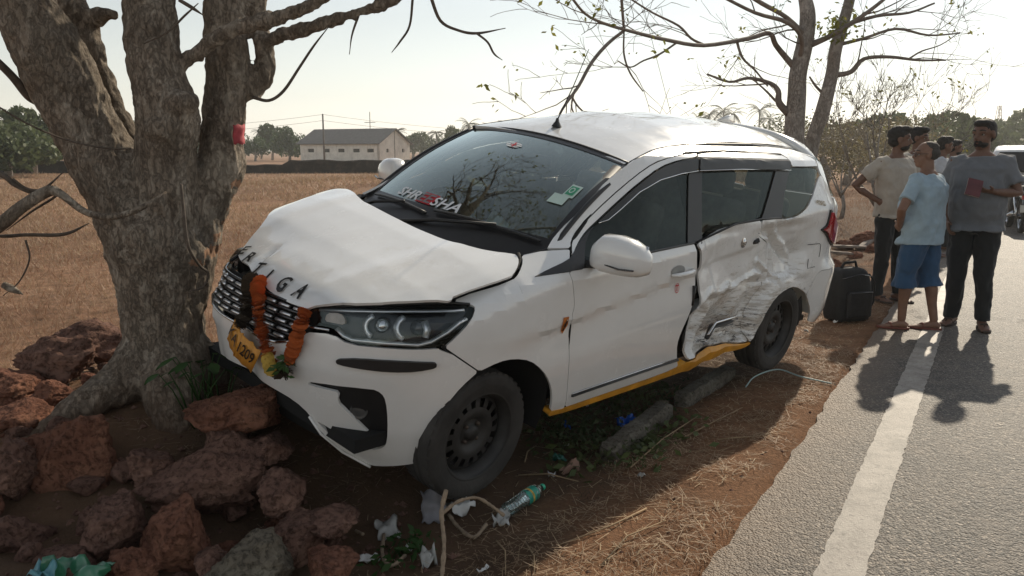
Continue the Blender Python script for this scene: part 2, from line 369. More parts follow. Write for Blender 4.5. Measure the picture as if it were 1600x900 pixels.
def mat_paint(name, scuff=False):
    m, nt, b = nodes(name); v = coord(nt, 'Object')
    base = (.80, .80, .785)
    dust = ramp(nt, noise_n(nt, v, 3.5, 7, .68), [(.40, 0.0), (.85, .34)])
    sep = N(nt, 'SeparateXYZ'); nt.links.new(v, sep.inputs[0])
    low = N(nt, 'MapRange', _clamp=True); nt.links.new(sep.outputs[2], low.inputs[0])
    low.inputs[1].default_value = .55; low.inputs[2].default_value = .15; low.inputs[3].default_value = 0; low.inputs[4].default_value = .30
    dirtm = math_n(nt, 'MULTIPLY', low.outputs[0], noise_n(nt, v, 9, 6, .7))
    c = mixc(nt, math_n(nt, 'ADD', math_n(nt, 'MULTIPLY', dust, .45), dirtm), base, (.36, .30, .23))
    rough = ramp(nt, noise_n(nt, v, 6, 6, .7), [(.3, .16), (.8, .34)])
    if scuff:
        sx = N(nt, 'Mapping', Scale=(1.6, 1, 9.0), Rotation=(0, .22, 0)); nt.links.new(v, sx.inputs[0])
        n1 = noise_n(nt, sx.outputs[0], 5.5, 8, .75, .3)
        zl = N(nt, 'MapRange', _clamp=True); nt.links.new(sep.outputs[2], zl.inputs[0])
        zl.inputs[1].default_value = 1.05; zl.inputs[2].default_value = .45; zl.inputs[3].default_value = -.14; zl.inputs[4].default_value = .09
        xr = N(nt, 'MapRange', _clamp=True); nt.links.new(sep.outputs[0], xr.inputs[0])
        xr.inputs[1].default_value = -.15; xr.inputs[2].default_value = -.45; xr.inputs[3].default_value = -.14; xr.inputs[4].default_value = 0
        xr2 = N(nt, 'MapRange', _clamp=True); nt.links.new(sep.outputs[0], xr2.inputs[0])
        xr2.inputs[1].default_value = -1.72; xr2.inputs[2].default_value = -1.5; xr2.inputs[3].default_value = -.4; xr2.inputs[4].default_value = 0
        f = math_n(nt, 'ADD', math_n(nt, 'ADD', n1, zl.outputs[0]), math_n(nt, 'ADD', xr.outputs[0], xr2.outputs[0]))
        c = mixc(nt, ramp(nt, f, [(.50, 0.0), (.64, .7)]), c, (.36, .30, .23))
        c = mixc(nt, ramp(nt, noise_n(nt, sx.outputs[0], 11, 6, .8, .6), [(.63, 0.0), (.69, .9)]), c, (.13, .10, .075))
        m2 = math_n(nt, 'ADD', math_n(nt, 'ADD', noise_n(nt, sx.outputs[0], 8, 8, .8, .5), zl.outputs[0]), xr.outputs[0])
        c = mixc(nt, ramp(nt, m2, [(.62, 0.0), (.66, .95)]), c, (.045, .040, .036))
        nt.links.new(math_n(nt, 'ADD', rough, .06), b.inputs['Roughness'])
        bump(nt, b, noise_n(nt, sx.outputs[0], 6, 8, .75), .12, .008)
    else: nt.links.new(rough, b.inputs['Roughness'])
    nt.links.new(c, b.inputs['Base Color']); b.inputs['Coat Weight'].default_value = 1.0 if not scuff else .4; b.inputs['Coat Roughness'].default_value = .03
    b.inputs['Specular IOR Level'].default_value = .5
    return m
PAINT = mat_paint('white_car_paint'); SCUFF = mat_paint('white_paint_scuffed', True)
BLACKP = plain('black_plastic', (.012, .012, .013), .45, var=.3); DARK = plain('dark_cavity', (.006, .006, .006), .9)
CHROME = plain('chrome', (.62, .63, .64), .12, 1.0, .06); STEEL = plain('black_steel_rim', (.040, .038, .036), .6, .3, .35, 9)
RUBBER = plain('tyre_rubber', (.036, .033, .030), .85, var=.45, scale=6, bmp=.3, bscale=40)
YELLOW = plain('yellow_stripe', (.60, .27, .022), .45, var=.35, scale=7)
SCREENG = glassy('windscreen_glass', (.84, .92, .89), 2.8, 0.0, .03); SIDEG = glassy('side_glass', (.46, .50, .48), .5, 0.0, .006); CLEARG = glassy('clear_side_glass', (.80, .84, .82), 1.0)
REDLENS = plain('red_lens', (.42, .008, .012), .12, var=.15, coat=.8); CLOTHG = plain('seat_cloth', (.24, .235, .22), .9, var=.25, bmp=.2)
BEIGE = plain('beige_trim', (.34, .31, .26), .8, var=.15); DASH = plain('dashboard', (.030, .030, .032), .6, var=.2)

def smooth_poly(P, k=.012):
    out = []; n = len(P)
    for i in range(n):
        a, b, c = np.array(P[i-1], float), np.array(P[i], float), np.array(P[(i+1) % n], float)
        d1, d2 = a-b, c-b; l1, l2 = np.linalg.norm(d1), np.linalg.norm(d2)
        if l1 < 1e-6 or l2 < 1e-6: continue
        cs = -float(d1 @ d2)/(l1*l2)
        r = .25 if cs > .78 else 0
        c1 = l1*r if r else min(k, l1*.25); c2 = l2*r if r else min(k, l2*.25)
        out += [tuple(b+d1/l1*c1), tuple(b+d2/l2*c2)]
    return out
def inset_poly(P, d):
    P = [np.array(p, float) for p in P]; n = len(P)
    A = sum(P[i-1][0]*P[i][1]-P[i][0]*P[i-1][1] for i in range(n)); sg = 1 if A > 0 else -1; out = []
    for i in range(n):
        e1 = P[i]-P[i-1]; e2 = P[(i+1) % n]-P[i]; e1 /= max(np.linalg.norm(e1), 1e-9); e2 /= max(np.linalg.norm(e2), 1e-9)
        n1 = np.array([-e1[1], e1[0]])*sg; n2 = np.array([-e2[1], e2[0]])*sg; m = n1+n2; l = np.linalg.norm(m)
        m = n1 if l < .3 else m/l; q = max(.5, float(m @ n1)); out.append(tuple(P[i]+m*d/q))
    return out
def panel(name, outline, mapf, mat, parent, out, holes=(), step=.03, depth=.012, inset=.0022, rnd_=True, hole_depth=None, sm=True):
    """sheet-metal panel: a 2-D outline cut to a fine grid, bent onto a surface, with folded-in edges"""
    loops = [inset_poly(smooth_poly(outline) if rnd_ else outline, inset)]+[smooth_poly(h) if rnd_ else h for h in holes]
    bm = bmesh.new(); edges = []
    for lp in loops:
        vsx = [bm.verts.new((p[0], p[1], 0)) for p in lp]
        for i in range(len(vsx)): edges.append(bm.edges.new((vsx[i-1], vsx[i])))
    bmesh.ops.triangle_fill(bm, use_beauty=True, edges=edges)
    A = np.array(loops[0])
    for ax in (0, 1):
        no = Vector((1, 0, 0)) if ax == 0 else Vector((0, 1, 0)); lo, hi = A[:, ax].min(), A[:, ax].max()
        for c in np.arange(math.floor(lo/step)*step, hi, step):
            if c <= lo+1e-4: continue
            bmesh.ops.bisect_plane(bm, geom=bm.verts[:]+bm.edges[:]+bm.faces[:], dist=1e-5, plane_co=no*float(c), plane_no=no)
    bmesh.ops.dissolve_degenerate(bm, dist=1e-5, edges=bm.edges[:])
    bm.verts.ensure_lookup_table()
    ab = np.array([(v.co.x, v.co.y) for v in bm.verts]); P = mapf(ab[:, 0], ab[:, 1])
    for v, p in zip(bm.verts, P): v.co = p
    bm.normal_update()
    o = Vector(out); a = sum((f.normal*f.calc_area() for f in bm.faces), Vector())
    if a.dot(o) < 0: bmesh.ops.reverse_faces(bm, faces=bm.faces[:]); bm.normal_update()
    for e in bm.edges:
        if len(e.link_faces) == 2 and e.calc_face_angle(0) > .30: e.smooth = False
    if depth:
        be = [e for e in bm.edges if e.is_boundary]; dup = {}
        for e in be:
            for v in e.verts:
                if v not in dup: dup[v] = (bm.verts.new(v.co), bm.verts.new(v.co-v.normal*depth))
        for e in be:
            l = e.link_loops[0]; v1, v2 = l.vert, l.link_loop_next.vert
            try: bm.faces.new((dup[v2][0], dup[v1][0], dup[v1][1], dup[v2][1]))
            except ValueError: pass
    me = bpy.data.meshes.new(name); bm.to_mesh(me); bm.free(); smooth(me, sm)
    return link(name, me, mat, parent)
def tubeuz(path, r, lift=0.0, sgn=1, n=6, flat=1.0, defm=None):
    P = np.array(path, float); Q = body(P[:, 0]*sgn, P[:, 1], lift)
    if defm is not None: Q = defm(Q)
    return MB().tube(Q.tolist(), r, n, True, flat)

def crush(P):                          # front right corner driven into the trunk
    P = np.array(P, float); x, y, z = P[:, 0].copy(), P[:, 1], P[:, 2]
    w = sst(-.28, -.80, y)*sst(1.15, 1.85, x)
    P[:, 0] = x-.20*w
    k = sst(-.20, -.42, y)*sst(1.45, 1.7, x)
    n1 = vfbm(y*6, z*7, 1.3, 3); n2 = np.abs(vfbm(y*9+3, z*8, 4.2, 2))
    P[:, 0] += k*(.05*n1-.05*n2); P[:, 1] += k*.025*n2; P[:, 2] += k*.02*n1
    c = np.exp(-((y+.02)/.10)**2)*sst(.72, .55, z)*(x > 1.9)      # middle pushed in behind the plate
    P[:, 0] -= .03*c
    return P
def cnoise(x, z, k=0):                 # noise with straight-line interpolation: creased facets like folded sheet metal
    x = x+.3*vnoise(x*1.3, z*1.3, k+.5); z = z+.3*vnoise(z*1.3, x*1.3, k+.9)
    i = np.floor(x); j = np.floor(z); fx = x-i; fz = z-j
    h = lambda a, b: vnoise(a+.5*0+7*k, b+3*k, 0*a+k)
    a, b, c, d = h(i, j), h(i+1, j), h(i, j+1), h(i+1, j+1); lo = fx+fz < 1
    return np.where(lo, a+(b-a)*fx+(c-a)*fz, d+(c-d)*(1-fx)+(b-d)*(1-fz))
def dent(P):                           # left rear door and quarter panel stove in
    P = np.array(P, float); x, y, z = P[:, 0].copy(), P[:, 1].copy(), P[:, 2].copy()
    act = sst(-.10, -.30, x)*sst(-1.66, -1.42, x)*(y > 0)*sst(1.10, 1.02, z)
    door = sst(-.02, -.16, x)*sst(-1.15, -.90, x)
    d = .050*np.exp(-(((x+.62)/.42)**2+((z-.60)/.40)**2))
    zl = .705+.030*np.sin((x+.2)*5.0)-.16*sst(-.34, -.10, x)+.02*cnoise(x*9, z*0, 4)
    led = np.clip((zl+.012-z)/.04, 0, 1)*sst(.29, .36, z)
    d = d+.070*led*door*(1+.35*cnoise(x*5, z*6, 2))
    lip = np.maximum(0, 1-np.abs(z-zl-.03)/.03)*door; d = d-.016*lip
    low = np.clip((.72-z)/.06, 0, 1); up = 1-low
    crump = low*(.042*cnoise(x*4+z*2, z*8-x*1.5, 1)+.012*cnoise(x*9, z*18, 3))+up*(.036*cnoise(x*2.8+z*2.2, z*3.2-x, 5)+.012*cnoise(x*7-z*5, z*7+x*3, 6))
    arch = sst(.345, .44, np.hypot(x+1.345, z-.29)); crump = crump*(.15+.85*arch)
    q = np.exp(-(((x+1.24)/.22)**2+((z-.84)/.19)**2))
    d = d+.085*q*(1+.6*cnoise(x*7, z*7, 7))+.05*np.exp(-(((x+1.04)/.17)**2+((z-1.02)/.08)**2))*(.6+1.0*np.abs(cnoise(x*13, z*11, 8)))
    for (ax, az, bx, bz, w_, h_) in ((-.95, 1.04, -1.35, .80, .030, .030), (-.33, .58, -.22, .34, .045, .035), (-.9, .80, -1.2, .66, .022, .020), (-1.12, .98, -1.18, .68, .02, .014)):
        dx, dz = bx-ax, bz-az; L = dx*dx+dz*dz; tt = np.clip(((x-ax)*dx+(z-az)*dz)/L, 0, 1)
        dd = np.hypot(x-ax-tt*dx, z-az-tt*dz); d = d+h_*np.maximum(0, 1-dd/w_)-h_*.8*np.maximum(0, 1-np.abs(dd-w_*1.5)/w_)*((x-ax)*dz-(z-az)*dx > 0)
    sill = sst(.38, .29, z)*.6; d = d*(.35+.65*arch)
    P[:, 1] = y-act*np.maximum((d+crump)*(1-sill), -.03)
    P[:, 2] += act*.012*cnoise(x*6, z*6, 9)*low*arch
    fr = np.exp(-((x+.10)/.10)**2)*sst(.95, .5, z)*(y > 0)      # leading edge of the rear door curled in
    P[:, 1] -= .012*fr*act
    return P

O_ = dict(
HEADLIGHT=[(.414,.781),(.676,.822),(.906,.828),(1.055,.833),(1.125,.833),(1.133,.826),(1.106,.788),(.984,.681),(.871,.675),(.745,.678),(.604,.678),(.55,.717),(.52,.724),(.441,.719)],
FENDER=[(1.058,.834),(1.127,.834),(1.136,.826),(1.109,.788),(.987,.678),(1.169,.553),(1.271,.582),(1.357,.582),(1.465,.555),(1.551,.495),(1.615,.423),(1.652,.353),(1.666,.261),(1.762,.251),(1.775,.256),(1.724,.537),(1.70,.741),(1.713,.775),(1.703,.836),(1.683,.902),(1.676,.94),(1.737,.997),(1.762,1.02),(1.623,1.018),(1.492,.999),(1.475,.978),(1.421,.945),(1.357,.915),(1.085,.854)],
FDOOR=[(1.676,.94),(1.683,.902),(1.703,.836),(1.713,.775),(1.70,.741),(1.724,.537),(1.775,.256),(2.046,.261),(2.613,.269),(2.752,.287),(2.719,.341),(2.679,.437),(2.693,.503),(2.741,.602),(2.768,.694),(2.778,.802),(2.743,.898),(2.728,.982),(2.724,.999),(2.234,.974)],
FTRI=[(1.466,.926),(1.488,.936),(1.719,.99),(1.737,.997),(1.965,1.108),(1.989,1.12),(1.837,1.01),(1.779,.943),(1.676,.94)],
FGLASS=[(1.994,1.122),(2.064,1.136),(2.149,1.177),(2.323,1.264),(2.522,1.322),(2.732,1.354),(2.892,1.372),(2.724,.999),(2.234,.974),(1.781,.948),(1.682,.942),(1.747,.999)],
FVISOR=[(1.992,1.128),(2.163,1.221),(2.339,1.308),(2.547,1.385),(2.761,1.426),(2.935,1.44),(2.898,1.372),(2.733,1.356),(2.523,1.325),(2.325,1.267),(2.15,1.18),(2.065,1.139),(1.999,1.125)],
RGLASS=[(2.906,1.375),(3.36,1.386),(3.8,1.386),(3.529,1.143),(3.469,1.098),(3.188,1.078),(2.75,1.003)],
RVISOR=[(2.952,1.442),(3.434,1.445),(4.008,1.444),(4.011,1.434),(3.976,1.383),(3.359,1.384),(2.911,1.373)],
CPILLAR=[(3.804,1.394),(3.999,1.395),(3.84,1.249),(3.722,1.098),(3.468,1.096),(3.529,1.143)],
QGLASS=[(3.999,1.395),(4.41,1.395),(4.46,1.373),(4.385,1.321),(4.155,1.181),(4.035,1.13),(3.81,1.087),(3.746,1.112),(3.796,1.231)],
RDOOR=[(2.752,1.0),(2.805,.902),(2.832,.778),(2.845,.66),(2.835,.516),(2.82,.4),(2.84,.352),(2.868,.309),(3.045,.335),(3.311,.323),(3.59,.307),(3.582,.357),(3.585,.453),(3.65,.573),(3.691,.654),(3.715,.857),(3.711,.918),(3.485,1.016),(3.466,1.094),(3.188,1.077)],
QUARTER=[(3.474,1.094),(3.494,1.015),(3.715,.918),(3.719,.857),(3.695,.654),(3.654,.573),(3.589,.453),(3.586,.357),(3.598,.296),(3.657,.322),(3.694,.39),(3.742,.483),(3.825,.569),(3.956,.615),(4.087,.619),(4.253,.563),(4.30,.535),(4.42,.70),(4.60,.72),(4.60,.86),(4.554,.891),(4.441,.964),(4.355,.993),(4.434,1.017),(4.448,1.117),(4.466,1.219),(4.524,1.32),(4.49,1.349),(4.392,1.326),(4.16,1.178),(4.04,1.126),(3.809,1.083),(3.723,1.098)],
TAIL=[(4.448,1.121),(4.58,1.03),(4.71,.97),(4.72,.947),(4.71,.859),(4.554,.891),(4.441,.964),(4.355,.993),(4.434,1.017)],
SILL=[(1.66,.262),(1.66,.235),(1.80,.226),(2.118,.228),(2.699,.236),(2.901,.240),(3.224,.248),(3.522,.270),(3.607,.285),(3.604,.302),(3.314,.320),(3.047,.331),(2.849,.305),(2.755,.284),(2.616,.266),(2.048,.258),(1.776,.253)],
RAIL=[(1.769,1.022),(1.637,1.023),(1.97,1.211),(2.14,1.325),(2.28,1.388),(2.381,1.43),(2.561,1.46),(2.751,1.479),(3.223,1.503),(3.784,1.512),(4.295,1.501),(4.491,1.457),(4.476,1.405),(4.30,1.402),(4.033,1.402),(4.033,1.443),(4.021,1.467),(3.583,1.47),(3.325,1.472),(2.977,1.46),(2.798,1.451),(2.586,1.424),(2.42,1.378),(2.226,1.293),(2.002,1.174),(1.796,1.048)],
DFRAME=[(1.757,1.008),(1.8,1.047),(2.006,1.174),(2.231,1.293),(2.425,1.378),(2.591,1.422),(2.795,1.449),(2.979,1.458),(2.939,1.442),(2.761,1.426),(2.547,1.385),(2.339,1.308),(2.163,1.221),(1.992,1.128),(1.755,.999)],
RFRAME=[(2.988,1.458),(3.32,1.47),(3.583,1.47),(4.013,1.465),(4.028,1.444),(3.435,1.444),(2.952,1.442)])
BPILLAR = [(2.80,.985),(2.745,1.0),(2.72,.998),(2.665,.996),(2.82,1.357),(2.93,1.376),(2.96,1.374)]

def sidemap(sgn, lift=0.0, deform=None):
    def f(a, b):
        P = body(a*sgn, b, lift); return deform(P) if deform is not None else P
    return f
for sgn in (1, -1):
    dm = dent if sgn > 0 else None; fd = None if sgn > 0 else crush; o3 = (0, sgn, 0)
    fen = panel('front_fender', O_['FENDER'], sidemap(sgn, 0, fd), PAINT, CAR, o3)
    fdoor = panel('front_door', O_['FDOOR'], sidemap(sgn), PAINT, CAR, o3)
    if sgn > 0: rdoor = tag(panel('rear_door', O_['RDOOR'], sidemap(sgn, 0, dm), SCUFF, CAR, o3, step=.011, depth=.012), 'stove-in scraped white rear door'); quarter = tag(panel('quarter_panel', O_['QUARTER'], sidemap(sgn, 0, dm), SCUFF, CAR, o3, step=.013), 'dented white rear quarter panel')
    else: rdoor = panel('rear_door', O_['RDOOR'], sidemap(sgn), PAINT, CAR, o3); quarter = panel('quarter_panel', O_['QUARTER'], sidemap(sgn), PAINT, CAR, o3)
    tag(panel('sill', O_['SILL'], sidemap(sgn, .004, dm), YELLOW, CAR, o3, depth=.05, inset=.001), 'yellow striped sill')
    panel('roof_rail', O_['RAIL'], sidemap(sgn), PAINT, CAR, o3, inset=.0015)
    panel('door_frame', O_['DFRAME'], sidemap(sgn, .002), PAINT, fdoor, o3, inset=.001)
    panel('door_frame', O_['RFRAME'], sidemap(sgn, .002), PAINT, rdoor, o3, inset=.001)
    panel('window', O_['FGLASS'], sidemap(sgn, -.010), SIDEG if sgn > 0 else CLEARG, fdoor, o3, depth=0)
    panel('window', O_['RGLASS'], sidemap(sgn, -.010, dm), SIDEG if sgn > 0 else CLEARG, rdoor, o3, depth=0)
    panel('quarter_window', O_['QGLASS'], sidemap(sgn, -.008), SIDEG, quarter, o3, depth=0)
    panel('pillar_cover', O_['CPILLAR'], sidemap(sgn, .001, dm), BLACKP, rdoor, o3)
    panel('pillar_cover', BPILLAR, sidemap(sgn, -.002), BLACKP, fdoor, o3)
    panel('mirror_base', O_['FTRI'], sidemap(sgn, .006), BLACKP, fdoor, o3)
    panel('rain_visor', O_['FVISOR'], sidemap(sgn, .014), BLACKP, fdoor, o3, depth=.014)
    panel('rain_visor', O_['RVISOR'], sidemap(sgn, .014), BLACKP, rdoor, o3, depth=.014)
    vis = [(1.999,1.1235),(2.065,1.137),(2.15,1.178),(2.325,1.265),(2.523,1.323),(2.733,1.354),(2.898,1.37)]
    tubeuz(vis, .0035, .013, sgn).obj('chrome_strip', CHROME, fdoor)
    tubeuz([(2.911,1.371),(3.359,1.382),(3.976,1.381)], .0035, .013, sgn).obj('chrome_strip', CHROME, rdoor)
    tubeuz([(1.80,.95),(2.234,.978),(2.724,1.002)], .007, .0, sgn).obj('belt_moulding', BLACKP, fdoor)
    tubeuz([(2.755,1.006),(3.188,1.082),(3.466,1.100),(3.72,1.10)], .006, .002, sgn, defm=dm).obj('belt_moulding', BLACKP, rdoor)
    # dark strips behind the shut lines, put in as the shade of the gaps
    if sgn > 0:
        sm_ = np.array([(3.712,.86),(3.700,.75),(3.690,.654),(3.65,.573),(3.61,.50),(3.587,.453),(3.584,.40),(3.584,.357),(3.59,.31)]); mb_ = MB(); q0 = dent(body(sm_[:, 0]-.035, sm_[:, 1], -.006)); q1 = dent(body(sm_[:, 0], sm_[:, 1], -.011)); q2 = dent(body(sm_[:, 0]+.035, sm_[:, 1], -.006)); mb_.rings([[tuple(a), tuple(b_), tuple(c_)] for a, b_, c_ in zip(q0, q1, q2)], False, False); mb_.obj('seam_backing', SCUFF, rdoor)
    sl = MB()
    for path in ([(1.676,.95),(1.703,.836),(1.706,.76),(1.724,.537),(1.775,.256)], [(1.757,1.0),(1.80,1.04),(2.004,1.174),(2.228,1.293),(2.422,1.378),(2.588,1.423),(2.797,1.45),(2.98,1.459),(3.32,1.471),(3.583,1.4705),(4.02,1.466),(4.034,1.443)],
                 [(1.058,.84),(1.085,.86),(1.357,.92),(1.421,.95),(1.475,.98),(1.49,1.0)], [(.985,.68),(1.167,.554)], [(1.775,.256),(2.046,.26),(2.613,.268),(2.752,.286)]):
        P = np.array(path); sl.tube(body(P[:, 0]*sgn, P[:, 1], -.014).tolist(), .010, 6)
    sl.obj('gap_shade_strip', DARK, CAR)
    tubeuz([(1.80,.317),(2.1,.325),(2.5,.334),(2.72,.336)], .013, .002, sgn, 8, .5).obj('side_moulding', BLACKP, fdoor)
    tubeuz([(1.80,.328),(2.1,.336),(2.5,.345),(2.72,.347)], .003, .006, sgn).obj('chrome_strip', CHROME, fdoor)
# jamb seen in the gap in front of the stove-in door
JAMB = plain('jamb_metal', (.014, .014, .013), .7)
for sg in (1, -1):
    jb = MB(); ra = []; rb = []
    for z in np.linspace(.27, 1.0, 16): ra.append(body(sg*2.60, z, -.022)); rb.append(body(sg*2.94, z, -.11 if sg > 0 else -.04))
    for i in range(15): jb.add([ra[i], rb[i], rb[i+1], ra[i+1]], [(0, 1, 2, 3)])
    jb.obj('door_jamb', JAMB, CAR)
MB().box(body(2.752, .71, .0).tolist(), (.012, .02, .11)).obj('door_hinge', BLACKP, CAR)

# ---------------------------------------------------------------- bonnet, roof, windscreen
HOOD = [(1.30,.30),(1.295,.456),(1.225,.592),(1.177,.65),(1.157,.678),(1.19,.728),(1.249,.772),(1.312,.797),(1.592,.762),(1.623,.78),(1.76,.70),(1.893,.618),(2.041,.422),(2.05,.382),(2.056,.25),(2.05,.087),(2.025,-.015),(2.005,-.13),(1.992,-.265),(1.935,-.325),(1.74,-.47),(1.64,-.60),(1.53,-.69),(1.29,-.75),(1.14,-.68),(1.16,-.60),(1.25,-.39),(1.275,-.17),(1.295,.10)]
def hoodmap(a, b):
    z = hood_z(a, b); k = sst(.1, -.4, b)*sst(1.35, 1.75, a)
    z = z+k*(.006*vfbm(a*4, b*4, 2.2, 2)-.007*np.abs(vfbm(a*5, b*4, 7, 2)))
    cr = (a-1.93)+.55*(b+.28)                                     # sharp kink by the first letters
    z = z-.018*np.exp(-(((b+.115+.35*(1.95-a))/.018)**2))*sst(1.80, 1.93, a)
    fl = b+.50-.55*(1.62-a)*0-.34*(a-1.62); z = z-.55*np.maximum(0, -(fl+.04))*sst(1.15, 1.4, a)*.35      # flank folded down along a crease
    z = z+.003*vfbm(a*2.5, b*2.5, 5, 3)
    lip = sst(2.0, 2.06, a); return np.stack([a, b, z-.012*lip], -1)
hood = tag(panel('bonnet', HOOD, hoodmap, PAINT, CAR, (0, 0, 1), step=.022, depth=.012), 'buckled white bonnet')
ROOFO = [(.345,.0),(.335,.25),(.318,.45),(.305,.583),(.153,.545),(-.01,.516),(-.174,.497),(-.585,.492),(-1.129,.497),(-1.70,.48),(-1.93,.47),(-2.0,.2),(-2.0,-.2),(-1.93,-.47),(-1.70,-.48),(-1.129,-.497),(-.585,-.492),(-.174,-.497),(-.01,-.516),(.153,-.545),(.305,-.583),(.318,-.45),(.335,-.25)]
def roofmap(a, b):
    z = roof_z(a, b); z = z+.006*np.exp(-((np.abs(b)-.30)/.02)**2)*sst(.1, -.2, a)*sst(-1.9, -1.6, a)+.004*vfbm(a*3, b*3, 3, 3)
    return np.stack([a, b, z+.004], -1)
roof = panel('roof', ROOFO, roofmap, PAINT, CAR, (0, 0, 1), step=.05, depth=.02)
for sgn in (1, -1):      # rain channel beside the roof
    P = [(.30,.585),(.153,.555),(-.01,.527),(-.174,.508),(-.585,.503),(-1.129,.507),(-1.70,.50)]
    MB().tube([(x, sgn*y, float(roof_z(x, sgn*y))-.004) for x, y in P], .013, 6).obj('roof_channel', BLACKP, roof)
def filler(sgn):         # joins roof skin and roof rail
    top = [(.30,.585),(.153,.548),(-.01,.519),(-.174,.50),(-.585,.495),(-1.129,.50),(-1.70,.483),(-1.93,.472)]
    mb = MB(); V = []
    for x, y in top:
        u = u_of_x(x); a = np.array([x, sgn*(y+.004), float(roof_z(x, sgn*y))-.010]); zt = float(np.interp(u, [2.28,2.561,2.751,3.223,3.784,4.295,4.491], [1.385,1.455,1.474,1.498,1.507,1.497,1.455]))
        b = body(u*sgn, zt, -.002); V += [a, a*.66+b*.34+np.array([0, 0, .006]), a*.33+b*.67+np.array([0, 0, .006]), b]
    F = []
    for i in range(len(top)-1):
        for j in range(3): F.append((i*4+j, i*4+j+1, i*4+5+j, i*4+4+j) if sgn > 0 else (i*4+j, i*4+4+j, i*4+5+j, i*4+j+1))
    return mb.add(V, F).obj('roof_side', PAINT, roof)
filler(1); filler(-1)
_ws = [(s, 0.0) for s in np.linspace(-1, 1, 15)]+[(s, 1.0) for s in np.linspace(1, -1, 15)]
wscr = panel('windscreen', _ws, lambda a, b: screen(a, b), SCREENG, CAR, (1, 0, 1), step=.1, depth=0, inset=0, rnd_=False)
fr_ = MB()
def ribbon(mb, A, B):
    n = len(A); mb.add(list(A)+list(B), [(i, i+1, n+i+1, n+i) for i in range(n-1)])
ss = np.linspace(-1, 1, 17); tt = np.linspace(0, 1, 13)
def seg(s0, s1, t0, t1, n=13):
    a = np.linspace(0, 1, n)
    return a
frit = plain('windscreen_frit', (.010, .010, .011), .3)
ribbon(fr_, screen(ss, 0*ss, .003), screen(ss, 0*ss+.085-.0*ss, .003)); ribbon(fr_, screen(ss, 0*ss+.955, .003), screen(ss, 0*ss+1.0, .003))
for e in (-1, 1): ribbon(fr_, screen(0*tt+e, tt, .003), screen(0*tt+e*.945, tt, .003))
fr_.obj('black_border', frit, wscr)
sealm = MB()
for e in (-1, 1): sealm.tube(screen(0*tt+e*1.01, tt, .0).tolist(), .013, 6)
sealm.tube(screen(ss, 0*ss+1.005, .0).tolist(), .010, 6); sealm.obj('windscreen_seal', BLACKP, wscr)
# cowl between bonnet and glass
cw = MB(); ys = np.linspace(-.74, .74, 17); A = screen(ys/.74, 0*ys+.01, .006); B = np.stack([1.315-.20*(ys/.7)**2, ys, .94-.02*np.abs(ys)], -1); M_ = (A+B)/2-np.array([0, 0, .012])
ribbon(cw, A, M_); ribbon(cw, M_, B); cw.obj('cowl', BLACKP, CAR)
for sg in (1, -1):
    MB().add([body(sg*1.48, .995, .002), body(sg*1.63, 1.022, .002), screen(sg*.99, .02, .004), np.array([1.15, sg*.69, .975])], [(0, 1, 2, 3)]).obj('cowl_corner', BLACKP, CAR)
# wipers
def wiper(name, s0, t0, s1, t1, sp):
    w = empty(name); w.parent = CAR
    P = [screen(s0+(s1-s0)*k, t0+(t1-t0)*k+.02*math.sin(math.pi*k), .018) for k in np.linspace(0, 1, 9)]
    MB().tube([p.tolist() for p in P], .009, 6, True, .8).obj('wiper_blade', BLACKP, w)
    m = P[5]; b = screen(sp, -.09, .02)+np.array([.05, 0, -.02])
    MB().tube([b.tolist(), (b*.5+m*.5+np.array([.01, 0, .02])).tolist(), (m+np.array([.006, 0, .010])).tolist()], [.013, .010, .007], 6).obj('wiper_arm', BLACKP, w)
wiper('windscreen_wiper', -.86, .035, -.05, .02, -.98); wiper('windscreen_wiper', .0, .055, .93, .035, -.35)
# writing on the glass and the bonnet
def decal(name, txt, mapf, mat, parent, size, shear=0.0, bold=0.0):
    v, f = text_flat(txt, size, shear, bold); P = mapf(v[:, 0], v[:, 1]); return MB().add(P, f).obj(name, mat, parent, False)
WHITE = plain('white_vinyl', (.78, .78, .78), .5, var=.05); RED = plain('red_vinyl', (.55, .02, .03), .5, var=.05); BLACKL = plain('black_letters', (.008, .008, .008), .3); GREENV = plain('green_vinyl', (.03, .30, .16), .5, var=.08); PAPER = plain('pale_sticker', (.55, .68, .60), .6, var=.06)
def scrmap(s0, t0, ds, dt, lift=.005): return lambda a, b: screen(s0+a*ds, t0+b*dt, lift)
def strw(txt): v, f = text_flat(txt, 1.0, .18, .02); return v[:, 0].min(), v[:, 0].max()
_x0, _x1 = strw('SHREESHA'); _k = .80/(_x1-_x0); _c = -.215-(_x0+_x1)/2*_k
_vv, _ff = text_flat('SHREESHA', 1.0, .18, .02)
sign_map = lambda a, b: screen(_c+a*_k, .100+b*.098-.02*(a*_k), .006)
mid0, mid1 = _c+_k*(_x0+(_x1-_x0)*.385), _c+_k*(_x0+(_x1-_x0)*.625)
P = sign_map(_vv[:, 0], _vv[:, 1]); cen = np.array([np.mean([_c+_k*_vv[i, 0] for i in f]) for f in _ff])
def islands(nv, faces):
    p = list(range(nv))
    def fd(a):
        while p[a] != a: p[a] = p[p[a]]; a = p[a]
        return a
    for f in faces:
        for a in f[1:]: p[fd(a)] = fd(f[0])
    g = {}
    for f in faces: g.setdefault(fd(f[0]), []).append(f)
    return list(g.values())
GREYL = plain('grey_letters', (.22, .20, .20), .5)
